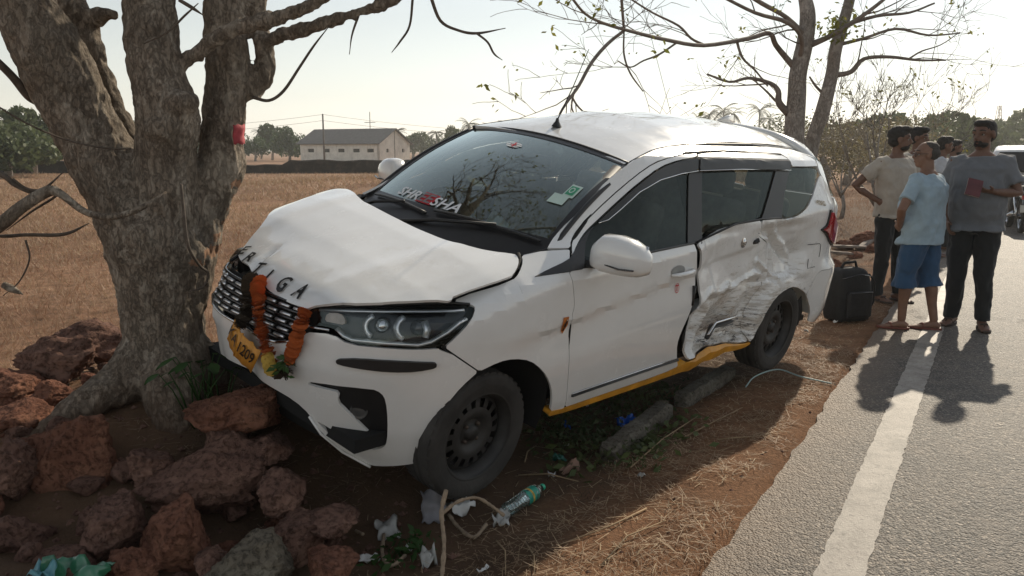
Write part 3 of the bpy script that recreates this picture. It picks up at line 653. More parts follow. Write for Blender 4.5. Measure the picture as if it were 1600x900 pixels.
for fs in islands(len(_vv), _ff):
    ids = sorted({i for f in fs for i in f}); mp_ = {i: k for k, i in enumerate(ids)}; red_ = mid0 < np.mean([_c+_k*_vv[i, 0] for i in ids]) < mid1
    MB().add(P[ids]+(np.array([.002, 0, .003]) if red_ else 0), [tuple(mp_[i] for i in f) for f in fs]).obj('glass_letter', GREYL if red_ else WHITE, wscr, False)
rr = MB(); a_ = np.linspace((mid0-_c)/_k, (mid1-_c)/_k, 8); ribbon(rr, sign_map(a_+.10, 0*a_+.80)-np.array([.001, 0, .001]), sign_map(a_-.04, 0*a_-.08)-np.array([.001, 0, .001])); rr.obj('red_patch', RED, wscr, False)
def patch(name, s0, t0, s1, t1, mat, lift=.005, sk=0.0):
    m = MB(); a = np.linspace(s0, s1, 6); ribbon(m, screen(a, 0*a+t1, lift), screen(a+sk, 0*a+t0, lift)); return m.obj(name, mat, wscr, False)
patch('inspection_sticker', .795, .44, .885, .57, PAPER); patch('inspection_sticker', .735, .36, .86, .45, PAPER, .0055)
patch('green_square', .808, .46, .872, .55, GREENV, .008)
ring = MB(); th = np.linspace(0, 2*math.pi, 19); ribbon(ring, screen(.84+.020*np.cos(th), .505+.029*np.sin(th), .011), screen(.84+.013*np.cos(th), .505+.019*np.sin(th), .011)); ring.obj('green_ring', PAPER, wscr, False)
th = np.linspace(0, 2*math.pi, 21); ov = MB()
for b0, b1 in ((-.9, -.45), (-.2, .2), (.45, .9)):
    y_ = np.array([b0, b1]); x_ = np.sqrt(1-y_**2)
    ov.add(screen(np.array([-x_[0], x_[0], x_[1], -x_[1]])*.095-.075, np.array([b0, b0, b1, b1])*.032+.80, .005), [(0, 1, 2, 3)])
ov.obj('round_sticker', WHITE, wscr, False); patch('red_cross', -.088, .772, -.068, .828, RED, .007, .012)
patch('red_cross', -.115, .796, -.04, .803, RED, .0065)
letters = 'ERTIGA'; lx = [(1.945,-.275),(1.968,-.175),(2.004,-.045),(2.015,.055),(2.012,.185),(2.006,.305)]
for ch, (hx, hy) in zip(letters, lx):
    v, f = text_flat(ch, .085, 0.0, .002)
    ang = {'E': .35, 'R': .22, 'T': .12}.get(ch, 0.0)
    vx = v[:, 1]-.03; vy = v[:, 0]-(v[:, 0].max()+v[:, 0].min())/2
    X_ = hx-vx*1.0*math.cos(ang)+vy*math.sin(ang)*-1; Y_ = hy+vy*math.cos(ang)-vx*math.sin(ang)
    # letters read from the front: up is towards the screen
    Q = hoodmap(X_, Y_); Q[:, 2] += .008; Q[:, 0] += .004; MB().add(Q, f).obj('bonnet_letter', BLACKL, hood, False)

# ---------------------------------------------------------------- front end
BUMP = [(.0,.580),(.25,.598),(.374,.636),(.421,.69),(.535,.705),(.604,.674),(.745,.674),(.872,.671),(.984,.677),(1.165,.554),(1.085,.492),(1.034,.428),(.992,.344),(.968,.258),(.951,.139),(.804,.107),(.723,.094),(.681,.11),(.573,.165),(.463,.241),(.42,.316),(.338,.36),(.201,.376),(.0,.373)]
FOG = [(.422,.463),(.452,.483),(.707,.496),(.749,.479),(.769,.445),(.784,.356),(.79,.248),(.779,.216),(.74,.195),(.712,.196),(.708,.228),(.717,.273),(.566,.414),(.575,.46)]
SLOT = [(.452,.296),(.53,.226),(.62,.198),(.702,.192),(.698,.222),(.616,.234),(.53,.272)]
full = BUMP+[(-a, b) for a, b in reversed(BUMP[1:-1])]
def bumpmap(a, b, lift=0.0):
    P = body(a, b, lift); P = crush(P)
    u = a; r = np.exp(-(((u-.62)/.26)**2+((b-.42)/.14)**2)); return P
bumper = tag(panel('front_bumper', full, bumpmap, PAINT, CAR, (1, 0, 0), holes=[FOG, [(-a, b) for a, b in FOG], SLOT, [(-a, b) for a, b in SLOT]], step=.025, depth=.014), 'white front bumper, cracked and pushed in at one corner')
for sg in (1, -1):
    fo = [(.405,.47),(.44,.51),(.72,.515),(.80,.46),(.815,.23),(.76,.165),(.62,.165),(.47,.23),(.405,.34)]
    bez = panel('fog_lamp_bezel', fo, lambda a, b: crush(body(a*sg, b, -.020)), BLACKP, bumper, (1, 0, 0), step=.03, depth=0, rnd_=False)
    c = crush(body(np.array([sg*.655]), np.array([.375]), -.022))[0]; n_ = Vector((.72, sg*.69, 0)).normalized()
    Mx = Matrix.Translation(Vector(c)) @ n_.to_track_quat('Z', 'Y').to_matrix().to_4x4()
    MB().lathe([(.001, .006), (.020, .005), (.030, .003), (.034, .006), (.037, .004), (.038, -.004)], 20, Mx).obj('fog_lamp', plain('fog_lens', (.07, .072, .072), .2, var=.2, coat=.6), bez)
    st_o = [(.562,.595),(.564,.611),(.648,.626),(.799,.627),(.955,.62),(.961,.611),(.957,.594),(.879,.579),(.778,.575),(.651,.581),(.574,.586)]
    panel('bumper_guard', st_o, lambda a, b: crush(body(a*sg, b, .016)), BLACKP, bumper, (1, 0, 0), step=.03, depth=.018)
    tubeuz([(.40,.717),(.44,.712),(.52,.716)], .008, .004, sg, 6, .6, crush).obj('chrome_strip', CHROME, bumper)
# lower intake and undertray
lo_ = MB(); us = np.linspace(-1.0, 1.0, 27); ribbon(lo_, crush(body(us, 0*us+.44, -.07)), crush(body(us, 0*us+.14, -.09))); q1 = crush(body(us, 0*us+.14, -.09)); ribbon(lo_, q1, q1+np.array([-.5, 0, .03])); lo_.obj('lower_grille', DARK, bumper)
tubeuz([(.42,.31),(.47,.235),(.575,.16),(.68,.106),(.72,.09)], .010, .004, 1, 6, .6).obj('bumper_lip', PAINT, bumper)
# headlights
SATIN = plain('satin_chrome', (.86, .87, .88), .38, .9, .05)
LENS = glassy('headlight_lens', (.93, .95, .96), .9)
def arcpts(cu, cz, r, a0, a1, n=9): return [(cu+r*math.cos(t), cz+r*.9*math.sin(t)) for t in np.linspace(a0, a1, n)]
for sg in (1, -1):
    cf = crush if sg < 0 else (lambda P: np.array(P))
    hl = empty('headlight'); hl.parent = CAR
    panel('lens', O_['HEADLIGHT'], lambda a, b: cf(body(a*sg, b, .002)), LENS, hl, (1, 0, 0), step=.03, depth=0)
    panel('housing', inset_poly(O_['HEADLIGHT'], -.006), lambda a, b: cf(body(a*sg, b, -.055)), plain('headlight_housing', (.035, .038, .046), .3, var=.3), hl, (1, 0, 0), step=.04, depth=0)
    def tz(path, r, lift, mat, name, flat=.6): tubeuz(path, r*1.35, lift, sg, 8, flat, cf).obj(name, mat, hl)
    tz([(.45,.778),(.60,.795),(.75,.803),(.9,.806),(1.04,.81),(1.09,.815)], .008, -.012, SATIN, 'chrome_strip')
    tz([(.545,.722),(.58,.700),(.615,.69),(.75,.69),(.88,.688),(.93,.70),(1.0,.738),(1.055,.772),(1.09,.785)], .010, -.012, SATIN, 'chrome_strip')
    tz([(.94,.700),(1.01,.730),(1.07,.765)], .014, -.03, BLACKP, 'inner_bezel')
    for cu, cz in ((.705, .745), (.835, .745)):
        tz(arcpts(cu, cz, .046, 1.9, 4.4), .013, -.022, SATIN, 'lamp_surround')
    for cu, cz, mt in ((.725, .745, CHROME), (.878, .745, plain('projector_lens', (.05, .055, .06), .05, coat=1.0))):
        c = cf(body(np.array([cu*sg]), np.array([cz]), -.035))[0]; n_ = Vector((.85, sg*.5, .05)).normalized()
        Mx = Matrix.Translation(Vector(c)) @ n_.to_track_quat('Z', 'Y').to_matrix().to_4x4()
        MB().lathe([(.001, .020), (.016, .017), (.026, .009), (.031, 0), (.033, -.03)], 22, Mx).obj('projector', mt, hl)
    tz([(.905,.775),(.918,.745),(.910,.715)], .014, -.018, SATIN, 'chrome_strip')
    panel('turn_signal', [(.475,.735),(.48,.772),(.545,.782),(.575,.76),(.575,.735)], lambda a, b: cf(body(a*sg, b, -.02)), plain('indicator_lens', (.45, .34, .28), .25, var=.3, coat=.6), hl, (1, 0, 0), step=.03, depth=.02)
    tubeuz([(.43,.783),(.676,.823),(.906,.829),(1.055,.834),(1.125,.834)], .007, -.006, sg, 6, 1, cf).obj('rubber_seal', BLACKP, hl)
# grille
gr = empty('grille'); gr.parent = CAR
go = [(.0,.775),(.25,.778),(.41,.78),(.43,.72),(.374,.636),(.25,.598),(0,.58)]; gfull = go+[(-a, b) for a, b in reversed(go[1:-1])]
panel('grille_back', inset_poly(gfull, -.01), lambda a, b: crush(body(a, b, -.035)), DARK, gr, (1, 0, 0), step=.04, depth=0)
DCH = plain('dark_chrome', (.10, .10, .105), .22, 1.0, .1)
for i in range(6):
    z0 = .618+.031*i; um = float(np.interp(z0, [.58, .636, .72, .78], [.26, .37, .42, .41])); uu = np.linspace(-um, um, 25)
    MB().tube(crush(body(uu, z0-.012*(uu/um)**2*0+.004, -.008)).tolist(), .0075, 6, True, .7).obj('grille_bar', DCH, gr)
    for k in range(-4, 5):
        uc = k*.088+(.02 if i % 2 else 0.0)
        if abs(uc)+.03 > um or i == 5: continue
        ub = np.linspace(uc-.030, uc+.030, 4); MB().tube(crush(body(ub, 0*ub+z0+.0165, -.006)).tolist(), .0080, 6, True, .8).obj('chrome_insert', SATIN, gr)
uu = np.linspace(-.43, .43, 25); MB().tube(crush(body(np.linspace(-.39, .39, 25), np.interp(np.abs(np.linspace(-.39, .39, 25)), [0, .25, .374, .39], [.584, .602, .64, .65]), .002)).tolist(), .007, 6).obj('chrome_strip', CHROME, gr)
# number plate, folded in the middle
pl = empty('number_plate'); pl.parent = CAR
PLY = plain('yellow_plate', (.62, .27, .03), .5, var=.25, scale=14)
pA = np.array([2.128, .0, .640]); pB = np.array([2.150, .105, .600]); pC = np.array([2.130, .218, .560]); hv = np.array([0, -.07, -.117])
def leaf(a, b, name, mi=7):
    m = MB(); n = mi; T_ = [a+(b-a)*k/(n-1) for k in range(n)]; off = [np.array([.006*math.sin(k*1.7), 0, .004*math.sin(k*2.3)]) for k in range(n)]
    ribbon(m, [t+o for t, o in zip(T_, off)], [t+hv+o*-.5 for t, o in zip(T_, off)]); o = m.obj(name, PLY, pl); s_ = o.modifiers.new('s', 'SOLIDIFY'); s_.thickness = .003; s_.offset = 0; return o
leaf(pA, pB, 'plate_leaf'); leaf(pB, pC, 'plate_leaf')
def plate_text(txt, a, b, h0):
    v, f = text_flat(txt, 1.0, 0, .015); x0, x1 = v[:, 0].min(), v[:, 0].max(); n_ = np.cross(b-a, hv); n_ /= np.linalg.norm(n_); n_ = n_ if n_[0] > 0 else -n_
    k = (v[:, 0]-x0)/(x1-x0); P = a+(b-a)*(.08+.84*k)[:, None]+hv*(h0+(.72-v[:, 1])*.62)[:, None]+n_*.009; MB().add(P, f).obj('plate_text', BLACKL, pl, False)
plate_text('1209', pB, pC, .22); plate_text('KA', pA, pB, .22)
# door mirrors
for sg in (1, -1):
    mr = empty('door_mirror'); mr.parent = CAR; dx_, dz = (0, 0) if sg > 0 else (-.20, .075)
    rings = []; n = 20
    for k, (yy, rx, rz, cx, cz) in enumerate([(.845,.022,.030,.82,.985),(.862,.055,.062,.815,1.015),(.90,.078,.088,.80,1.03),(.96,.083,.090,.79,1.032),(1.02,.080,.084,.775,1.028),(1.07,.070,.070,.76,1.02),(1.10,.048,.046,.75,1.012),(1.112,.015,.018,.745,1.008)]):
        ring_ = []
        for j in range(n):
            t = 2*math.pi*j/n; cx_, sz_ = math.cos(t), math.sin(t); e = .72
            x_ = math.copysign(abs(cx_)**e, cx_)*rx; z_ = math.copysign(abs(sz_)**e, sz_)*rz
            if x_ < -rx*.55: x_ = -rx*.55
            ring_.append((cx+x_+dx_, sg*yy, cz+z_+dz))
        rings.append(ring_ if sg > 0 else ring_[::-1])
    MB().rings(rings).obj('mirror_shell', PAINT, mr)
    MB().box((.735+dx_, sg*.985, 1.028+dz), (.006, .19, .125)).obj('mirror_glass', CHROME, mr)
    MB().tube([(.865+dx_, sg*.95, .99+dz), (.862+dx_, sg*1.02, .985+dz), (.835+dx_, sg*1.085, .99+dz)], .008, 6, True, .5).obj('side_indicator', DCH, mr)
    MB().tube([(.83+dx_, sg*.78, .955+dz), (.81+dx_, sg*.86, .962+dz), (.795+dx_, sg*.97, .955+dz)], [.035, .030, .02], 8, True, .6).obj('mirror_arm', BLACKP, mr)
# handle, badge, small marks on the left flank
hd = empty('door_handle'); hd.parent = fdoor
Pm = np.array([(2.50,.848),(2.53,.852),(2.60,.857),(2.67,.861),(2.71,.863)]); lf = [.004, .028, .036, .030, .006]
MB().tube([body(u, z, l).tolist() for (u, z), l in zip(Pm, lf)], [.010, .014, .015, .014, .010], 8, True, .9).obj('grip', PAINT, hd)
MB().add([body(2.56+.065*math.cos(t), .868+.03*math.sin(t), .0035).tolist() for t in np.linspace(0, 2*math.pi, 16, endpoint=False)], [tuple(range(16))]).obj('grip_recess_shade', plain('recess_shade_grey', (.30, .30, .29), .4), hd)  # flat grey disc: the shade of the handle cup is put into its colour
pass_hd = hd.copy()
def flat_shape(name, pts, lift, mat, parent): return MB().add([body(u, z, lift).tolist() for u, z in pts], [tuple(range(len(pts)))]).obj(name, mat, parent, False)
shield = [(-.019,.040),(.019,.040),(.020,.0),(.014,-.025),(0,-.044),(-.014,-.025),(-.020,.0)]
flat_shape('shield_badge', [(1.657+a, .697+b) for a, b in shield], .004, plain('orange_badge', (.50, .16, .03), .4, var=.3, scale=60), fen)
flat_shape('badge_figure', [(1.657+a, .697+b) for a, b in [(-.008,-.028),(.0,-.010),(-.009,-.002),(-.004,.016),(.004,.026),(.010,.018),(.005,.004),(.010,-.008),(.003,-.012),(.006,-.028)]], .0055, BLACKL, fen)
th = np.linspace(0, 2*math.pi, 19); rm = MB(); ribbon(rm, body(2.586+.021*np.cos(th), .769+.027*np.sin(th), .004), body(2.586+.0175*np.cos(th), .769+.0235*np.sin(th), .004)); rm.obj('red_mark', RED, fdoor, False)
v, f = text_flat('T', .045, 0, .001); MB().add(body(2.586+v[:, 0], .754+v[:, 1], .004), f).obj('red_letter', RED, fdoor, False)
c = dent(body(np.array([3.31]), np.array([.965]), .004))[0]; MB().lathe([(.001, .006), (.014, .006), (.017, .002), (.026, -.002), (.034, -.004)], 18, Matrix.Translation(Vector(c)) @ Vector((0, 1, 0)).to_track_quat('Z', 'Y').to_matrix().to_4x4()).obj('handle_socket', CHROME, rdoor)
mb = MB()
for p_ in ((3.43, .955), (3.455, .96)): mb.tube([dent(body(np.array([p_[0]]), np.array([p_[1]]), -.01))[0].tolist(), dent(body(np.array([p_[0]+.02]), np.array([p_[1]+.012]), .018))[0].tolist()], .014, 7)
mb.obj('handle_stump', BLACKP, rdoor)
# torn silver trim hanging on the dent
tp = lambda u, z, l: dent(body(np.array([u]), np.array([z]), l))[0].tolist()
tr_ = empty('torn_trim'); tr_.parent = rdoor
MB().tube([tp(2.99,.435,.075), tp(3.12,.46,.085), tp(3.30,.478,.085), tp(3.345,.475,.075)], [.014, .022, .022, .010], 8, True, .5).obj('trim_bar', BLACKP, tr_)
MB().tube([tp(2.985,.460,.085), tp(3.12,.490,.095), tp(3.33,.510,.095), tp(3.36,.49,.085)], .008, 6).obj('chrome_edge', CHROME, tr_)
MB().tube([tp(2.99,.410,.08), tp(3.15,.440,.09), tp(3.34,.455,.085)], .006, 6).obj('chrome_edge', CHROME, tr_)
mb = MB(); mb.add([tp(3.335,.445,.06), tp(3.37,.45,.03), tp(3.375,.515,.03), tp(3.345,.52,.065)], [(0, 1, 2, 3)]); o = mb.obj('trim_flap', PAINT, tr_, False); s_ = o.modifiers.new('s', 'SOLIDIFY'); s_.thickness = .004
tubeuz([(4.168,.90),(4.36,.895),(4.385,.885),(4.392,.841),(4.385,.80)], .0022, .001, 1, 5).obj('fuel_flap_gap', DARK, quarter); tubeuz([(4.205,.80),(4.21,.735),(4.335,.735)], .0022, .001, 1, 5).obj('fuel_flap_gap', DARK, quarter)
v, f = text_flat('HYBRID', .04, 0, .001); MB().add(body(4.315+v[:, 0]*1.05, 1.162+v[:, 1]-.1*v[:, 0], .005), f).obj('lettering', plain('gold_vinyl', (.20, .13, .04), .5), quarter, False)

# ---------------------------------------------------------------- rear end
for sg in (1, -1):
    tl = empty('tail_light'); tl.parent = CAR
    panel('red_lens', O_['TAIL'], sidemap(sg, .028), REDLENS, tl, (-1, sg, 0), step=.03, depth=.035)
    panel('lens_base', inset_poly(O_['TAIL'], -.012), sidemap(sg, .012), BLACKP, tl, (-1, sg, 0), step=.04, depth=.02)
    panel('rear_pillar', [(4.53,1.32),(4.49,1.349),(4.476,1.40),(4.53,1.45),(4.62,1.40),(4.56,1.20),(4.52,1.02),(4.448,1.117),(4.466,1.219)], sidemap(sg), PAINT, CAR, (-1, sg, 0))
RB = [(4.30,.535),(4.42,.70),(4.60,.72),(4.60,.86),(4.75,.855),(5.0,.80),(5.4,.78),(5.4,.30),(5.0,.28),(4.71,.29),(4.55,.295),(4.442,.318),(4.42,.419),(4.357,.489)]
U_end = float(PU[-1]); RB = [(min(a, U_end-.02), b) for a, b in RB]
for sg in (1, -1): panel('rear_bumper', RB, sidemap(sg), PAINT, CAR, (-1, sg*.5, 0), step=.04)
TG = [(4.76,.86),(4.60,1.0),(4.58,1.15),(4.62,1.2),(U_end-.02,1.16),(U_end-.02,.80),(5.0,.81)]
for sg in (1, -1): panel('tailgate', TG, sidemap(sg), PAINT, CAR, (-1, sg*.3, 0), step=.05)
RW = [(4.64,1.2),(4.66,1.45),(U_end-.02,1.48),(U_end-.02,1.17)]
for sg in (1, -1): panel('rear_window', RW, sidemap(sg, -.005), SIDEG, CAR, (-1, 0, 0), step=.06, depth=0)
sp = MB(); rings = []
for y in np.linspace(-.60, .60, 15):
    e = (abs(y)/.60)**4; z0 = float(roof_z(-1.88, y*.8))+.012-.05*e; xb = -2.14+.10*e
    rings.append([(-1.86, y, z0+.002), (-1.98, y, z0+.012-.02*e), (xb+.02, y, z0+.0-.035*e), (xb, y, z0-.022-.04*e), (xb+.05, y, z0-.055-.03*e), (-1.95, y, z0-.06-.02*e), (-1.88, y, z0-.03)])
sp.rings(rings); sp.obj('roof_spoiler', PAINT, CAR); fin = MB(); fin.rings([[(-1.62, y, 0), (-1.56, y*.9, .015), (-1.72, y*.35, .062), (-1.76, y*.3, .06), (-1.75, y, 0)] for y in (-.022, .022)])
for i, q in enumerate(fin.v): fin.v[i] = (q[0], q[1], q[2]+float(roof_z(-1.65, 0))+.003)
fin.obj('shark_fin', PAINT, roof)
ant = empty('roof_aerial'); ant.parent = roof
ab_ = np.array([.15, -.05, float(roof_z(.15, -.05))+.006])
MB().lathe([(.026, 0), (.02, .012), (.010, .03), (.006, .05)], 12, Matrix.Translation(Vector(ab_)) @ Matrix.Diagonal((1.5, 1, 1, 1))).obj('aerial_base', BLACKP, ant)
MB().tube([(ab_+np.array([-.0, 0, .04])).tolist(), (ab_+np.array([-.07, .03, .24])).tolist(), (ab_+np.array([-.14, .05, .45])).tolist()], [.004, .003, .002], 6).obj('aerial_mast', BLACKP, ant)

# ---------------------------------------------------------------- wheels and wells
def wheel(name, x, y, z, sg, steer=0.0, camber=0.0):
    w = empty(name, (x, y, z), (camber*sg, 0, steer)); w.parent = CAR; w.scale = (.955, 1, .955)
    Mx = Matrix.Rotation(-sg*math.pi/2, 4, 'X')
    prof = [(.205, -.088), (.225, -.098), (.262, -.101), (.292, -.094), (.306, -.075), (.311, -.05), (.311, -.022), (.304, -.020), (.304, -.012), (.311, -.010), (.312, .010), (.304, .012), (.304, .020), (.311, .022), (.311, .05), (.306, .075), (.292, .094), (.285, .0945), (.262, .101), (.255, .099), (.225, .098), (.205, .088)]
    MB().lathe(prof, 48, Mx).obj('tyre', RUBBER, w)
    tread = MB()
    for k in range(40):
        a = 2*math.pi*k/40
        for e in (-1, 1): tread.box((.3035*math.cos(a), .3035*math.sin(a), e*.066), (.013, .030, .030), (0, 0, a))
    for i, q in enumerate(tread.v): tread.v[i] = tuple(Mx @ Vector(q))
    tag(tread.obj('tread_blocks', RUBBER, w, False), kind='stuff')
    rim = MB(); rim.lathe([(.206, .089), (.213, .094), (.216, .092), (.213, .080), (.198, .074), (.190, .02), (.186, -.085), (.206, -.088)], 40, Mx)
    rim.lathe([(.178, .018), (.186, .025), (.191, .02)], 40, Mx)
    n = 32; a_r = [(.188, .022), (.170, .040), (.128, .046)]; V = []; F = []
    for k in range(n):
        a = 2*math.pi*k/n
        for r, h in a_r: V.append(Mx @ Vector((r*math.cos(a), r*math.sin(a), h)))
    for k in range(n):
        k2 = (k+1) % n
        F.append((k*3, k2*3, k2*3+1, k*3+1))
        if k % 2: F.append((k*3+1, k2*3+1, k2*3+2, k*3+2))
    rim.add(V, F); rim.lathe([(.128, .046), (.110, .052), (.085, .048), (.072, .030), (.060, .028), (.045, .030), (.036, .034), (.034, .050), (.001, .052)], 32, Mx)
    rim.obj('rim', STEEL, w)
    nuts = MB()
    for k in range(4):
        a = 2*math.pi*(k+.5)/4; nuts.lathe([(.001, .018), (.008, .018), (.010, .012), (.011, 0)], 6, Mx @ Matrix.Translation((.052*math.cos(a), .052*math.sin(a), .028)))
    tag(nuts.obj('wheel_nuts', plain('nut_rust', (.10, .075, .06), .6, .5), w), kind='stuff')
    MB().lathe([(.001, -.02), (.15, -.02), (.16, -.05), (.16, -.08)], 28, Mx).obj('brake_drum', DARK, w)
    return w
wheel('wheel', 1.40, .712, .226, 1, .02, -.02); wheel('wheel', -1.345, .752, .325, 1); wheel('wheel', 1.33, -.745, .335, -1, .1); wheel('wheel', -1.345, -.752, .325, -1)
for x0, zc in ((1.345, .285), (-1.345, .305)):
    for sg in (1, -1):
        m = MB(); A = []; B = []; Cc = []
        for t in np.linspace(-.35, math.pi+.35, 22):
            rx, rz = .352, .352
            xx = x0+rx*math.cos(t); zz = zc+rz*math.sin(t); yo = abs(float(body(u_of_x(xx), max(zz, .2), -.03)[1])); A.append((xx, sg*min(yo, .835), zz)); B.append((x0+rx*math.cos(t), sg*.42, zc+rz*math.sin(t))); Cc.append((x0, sg*.42, zc))
        if sg > 0 and x0 < 0: A = [(a[0], a[1]-.10, a[2]) for a in A]
        ribbon(m, A, B); ribbon(m, B, Cc); m.obj('wheel_well', DARK, CAR)
        if sg > 0 and x0 < 0:      # torn liner edge behind the wheel
            fl = MB(); fl.add([(-1.66, .82, .52), (-1.705, .83, .40), (-1.70, .82, .30), (-1.64, .80, .27), (-1.62, .79, .42)], [(0, 1, 2, 3, 4)]); o = fl.obj('torn_liner', BLACKP, CAR, False); s_ = o.modifiers.new('s', 'SOLIDIFY'); s_.thickness = .006
# underbody and inner shell
ub = MB(); ub.box((0, 0, .26), (3.9, 1.30, .06)); ub.box((1.62, .1, .34), (.30, .95, .20)); ub.obj('underbody', DARK, CAR, False)
blk = MB(); blk.box((1.42, .06, .58), (.55, 1.05, .40)); blk.obj('engine_block', DARK, CAR, False)

# ---------------------------------------------------------------- cabin
cab = MB()
cab.box((-.5, 0, .30), (2.9, 1.5, .04)); cab.obj('cabin_floor', DASH, CAR, False)
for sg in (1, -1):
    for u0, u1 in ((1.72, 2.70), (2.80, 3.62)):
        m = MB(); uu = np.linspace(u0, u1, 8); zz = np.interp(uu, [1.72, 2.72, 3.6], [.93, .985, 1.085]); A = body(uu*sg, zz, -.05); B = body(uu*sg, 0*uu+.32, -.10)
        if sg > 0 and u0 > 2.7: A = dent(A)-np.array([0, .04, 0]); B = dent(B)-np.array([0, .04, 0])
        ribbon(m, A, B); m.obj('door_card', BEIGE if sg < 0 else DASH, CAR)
dm_ = MB(); ysd = np.linspace(-.70, .70, 15)
prof = [(1.16, .955), (1.0, .985), (.80, .975), (.70, .945), (.66, .88), (.70, .74), (.74, .45)]
dm_.rings([[(x-.06*(y/.7)**2, y, z+(.045*math.exp(-((y+.36)/.16)**2) if .6 < x < .85 and z > .9 else 0)) for x, z in prof] for y in ysd], False, False); dm_.obj('dashboard', DASH, CAR)
def seat(x, y, w=.50, mat=CLOTHG, pil=True):
    s = empty('seat'); s.parent = CAR
    def pad(name, c, d, rot):
        o = MB().box((0, 0, 0), d).obj(name, mat, s); o.location = c; o.rotation_euler = rot; bevel(o, .05, 3); return o
    pad('cushion', (x, y, .58), (.50, w, .16), (0, -.12, 0)); pad('backrest', (x-.30, y, .88), (.15, w*.95, .60), (0, -.22, 0))
    if pil: pad('headrest', (x-.41, y, 1.27), (.09, .26, .17), (0, -.15, 0))
seat(.30, .37); seat(.30, -.37); seat(-.55, .40, .55); seat(-.55, -.40, .55); seat(-1.25, .38, .5); seat(-1.25, -.38, .5)
sw = MB(); Mx = Matrix.Translation((.60, -.37, .97)) @ Matrix.Rotation(-1.05, 4, 'Y'); pr = [(.185+.014*math.cos(t), .014*math.sin(t)) for t in np.linspace(0, 2*math.pi, 9)[:-1]]
sw.lathe(pr, 28, Mx, True); sw.ell((0, 0, 0), (.06, .06, .025), 12, 6, None) if False else None
for a in (0, 2.4, 3.9): sw.tube([tuple(Mx @ Vector((0, 0, 0))), tuple(Mx @ Vector((.18*math.cos(a), .18*math.sin(a), 0)))], .016, 6)
sw.tube([tuple(Mx @ Vector((0, 0, .02))), (.75, -.37, .88)], .04, 8); sw.obj('steering_wheel', BLACKP, CAR)
ab = MB(); rw = []
for (s0, t0) in ((.30, .27), (.42, .235), (.55, .175), (.70, .12), (.90, .055)):
    top = screen(s0, t0, -.075); bot = screen(s0+.02, .0, -.10)-np.array([.02, 0, .05]); mid_ = (top+bot)/2+np.array([-.05, 0, -.02]); rw.append([top.tolist(), (top*.5+bot*.5+np.array([.02, 0, .0])).tolist(), bot.tolist(), mid_.tolist()])
ab.rings(rw); ab.obj('deflated_airbag', plain('airbag_fabric', (.62, .68, .62), .85, var=.08), CAR)
rv = MB(); rv.box((.40, 0.02, 1.33), (.025, .24, .07), (0, .2, .2)); o = rv.obj('rear_view_mirror', BLACKP, CAR, False); bevel(o, .01)
hl_ = MB(); xs = np.linspace(.30, -1.9, 12); hl_.rings([[(x, y, float(roof_z(x, y))-.035) for y in np.linspace(-.5, .5, 9)] for x in xs], False, False); hl_.obj('headliner', BEIGE, CAR)
for sg in (1, -1):   # inner pillars
    for pth, r_ in (([body(2.83*sg, z, -.06).tolist() for z in np.linspace(.95, 1.45, 5)], .045), ([body(u*sg, z, -.06).tolist() for u, z in ((3.60, 1.08), (3.72, 1.22), (3.90, 1.42))], .05), ([body(u*sg, z, -.06).tolist() for u, z in ((1.70, 1.0), (1.98, 1.19), (2.28, 1.37))], .03)):
        MB().tube(pth, r_, 8, True, .5).obj('inner_pillar', DASH, CAR)
# ================================================================== trees
def at(px, py, Y):
    """world point seen at photo pixel (px, py) at distance Y along the view axis on the ground plan"""
    x = (px-800)/FPX; zz = (450-py)/FPX; c, s = math.cos(PITCH), math.sin(PITCH)
    dy = c+zz*s; dz = -s+zz*c; k = Y/dy
    return Vector((x*k, Y, 1.5+dz*k))
def mrad(rpx, Y): return rpx*Y/FPX
def mat_bark(name, dark, mid, pale, sc=1.0, lichen=.5, moss=(.22, .185, .14), soil=None):
    m, nt, b = nodes(name); v = coord(nt, 'Object'); mp = N(nt, 'Mapping', Scale=(1, 1, .45)); nt.links.new(v, mp.inputs[0]); w = mp.outputs[0]
    c = ramp(nt, noise_n(nt, w, 16*sc, 8, .7, .3), [(.28, dark), (.5, mid), (.72, pale)])
    fine = ramp(nt, noise_n(nt, w, 70*sc, 6, .8), [(.30, .62), (.70, 1.3)]); c = mixc(nt, .8, c, fine, 'MULTIPLY')
    ck = math_n(nt, 'ABSOLUTE', math_n(nt, 'SUBTRACT', noise_n(nt, w, 40*sc, 6, .65, .3), .5)); ckm = ramp(nt, ck, [(.0, .45), (.05, 1.0)]); c = mixc(nt, .5, c, ckm, 'MULTIPLY')
    pl_ = ramp(nt, noise_n(nt, v, 7*sc, 5, .62, .8), [(.56, 0.0), (.62, lichen)]); c = mixc(nt, pl_, c, tuple(min(1, x*1.35) for x in pale))
    ms = ramp(nt, noise_n(nt, v, 2.2*sc, 6, .7), [(.50, 0.0), (.70, .55)]); c = mixc(nt, ms, c, moss)
    if soil:      # splashed red soil near the ground
        sz = N(nt, 'SeparateXYZ'); nt.links.new(v, sz.inputs[0]); f = math_n(nt, 'ADD', sz.outputs[2], math_n(nt, 'MULTIPLY', noise_n(nt, v, 5, 6, .7), -.35)); c = mixc(nt, ramp(nt, math_n(nt, 'ADD', f, .5), [(.52, .85), (.86, 0.0)]), c, soil)
    nt.links.new(c, b.inputs['Base Color']); b.inputs['Roughness'].default_value = .92; b.inputs['Specular IOR Level'].default_value = .2
    h = math_n(nt, 'ADD', noise_n(nt, w, 45*sc, 7, .75), math_n(nt, 'MULTIPLY', ckm, .5)); bump(nt, b, h, 1.0, .03); return m
BARK = mat_bark('grey_bark', (.17, .13, .098), (.36, .295, .23), (.53, .46, .375), soil=(.15, .088, .055))
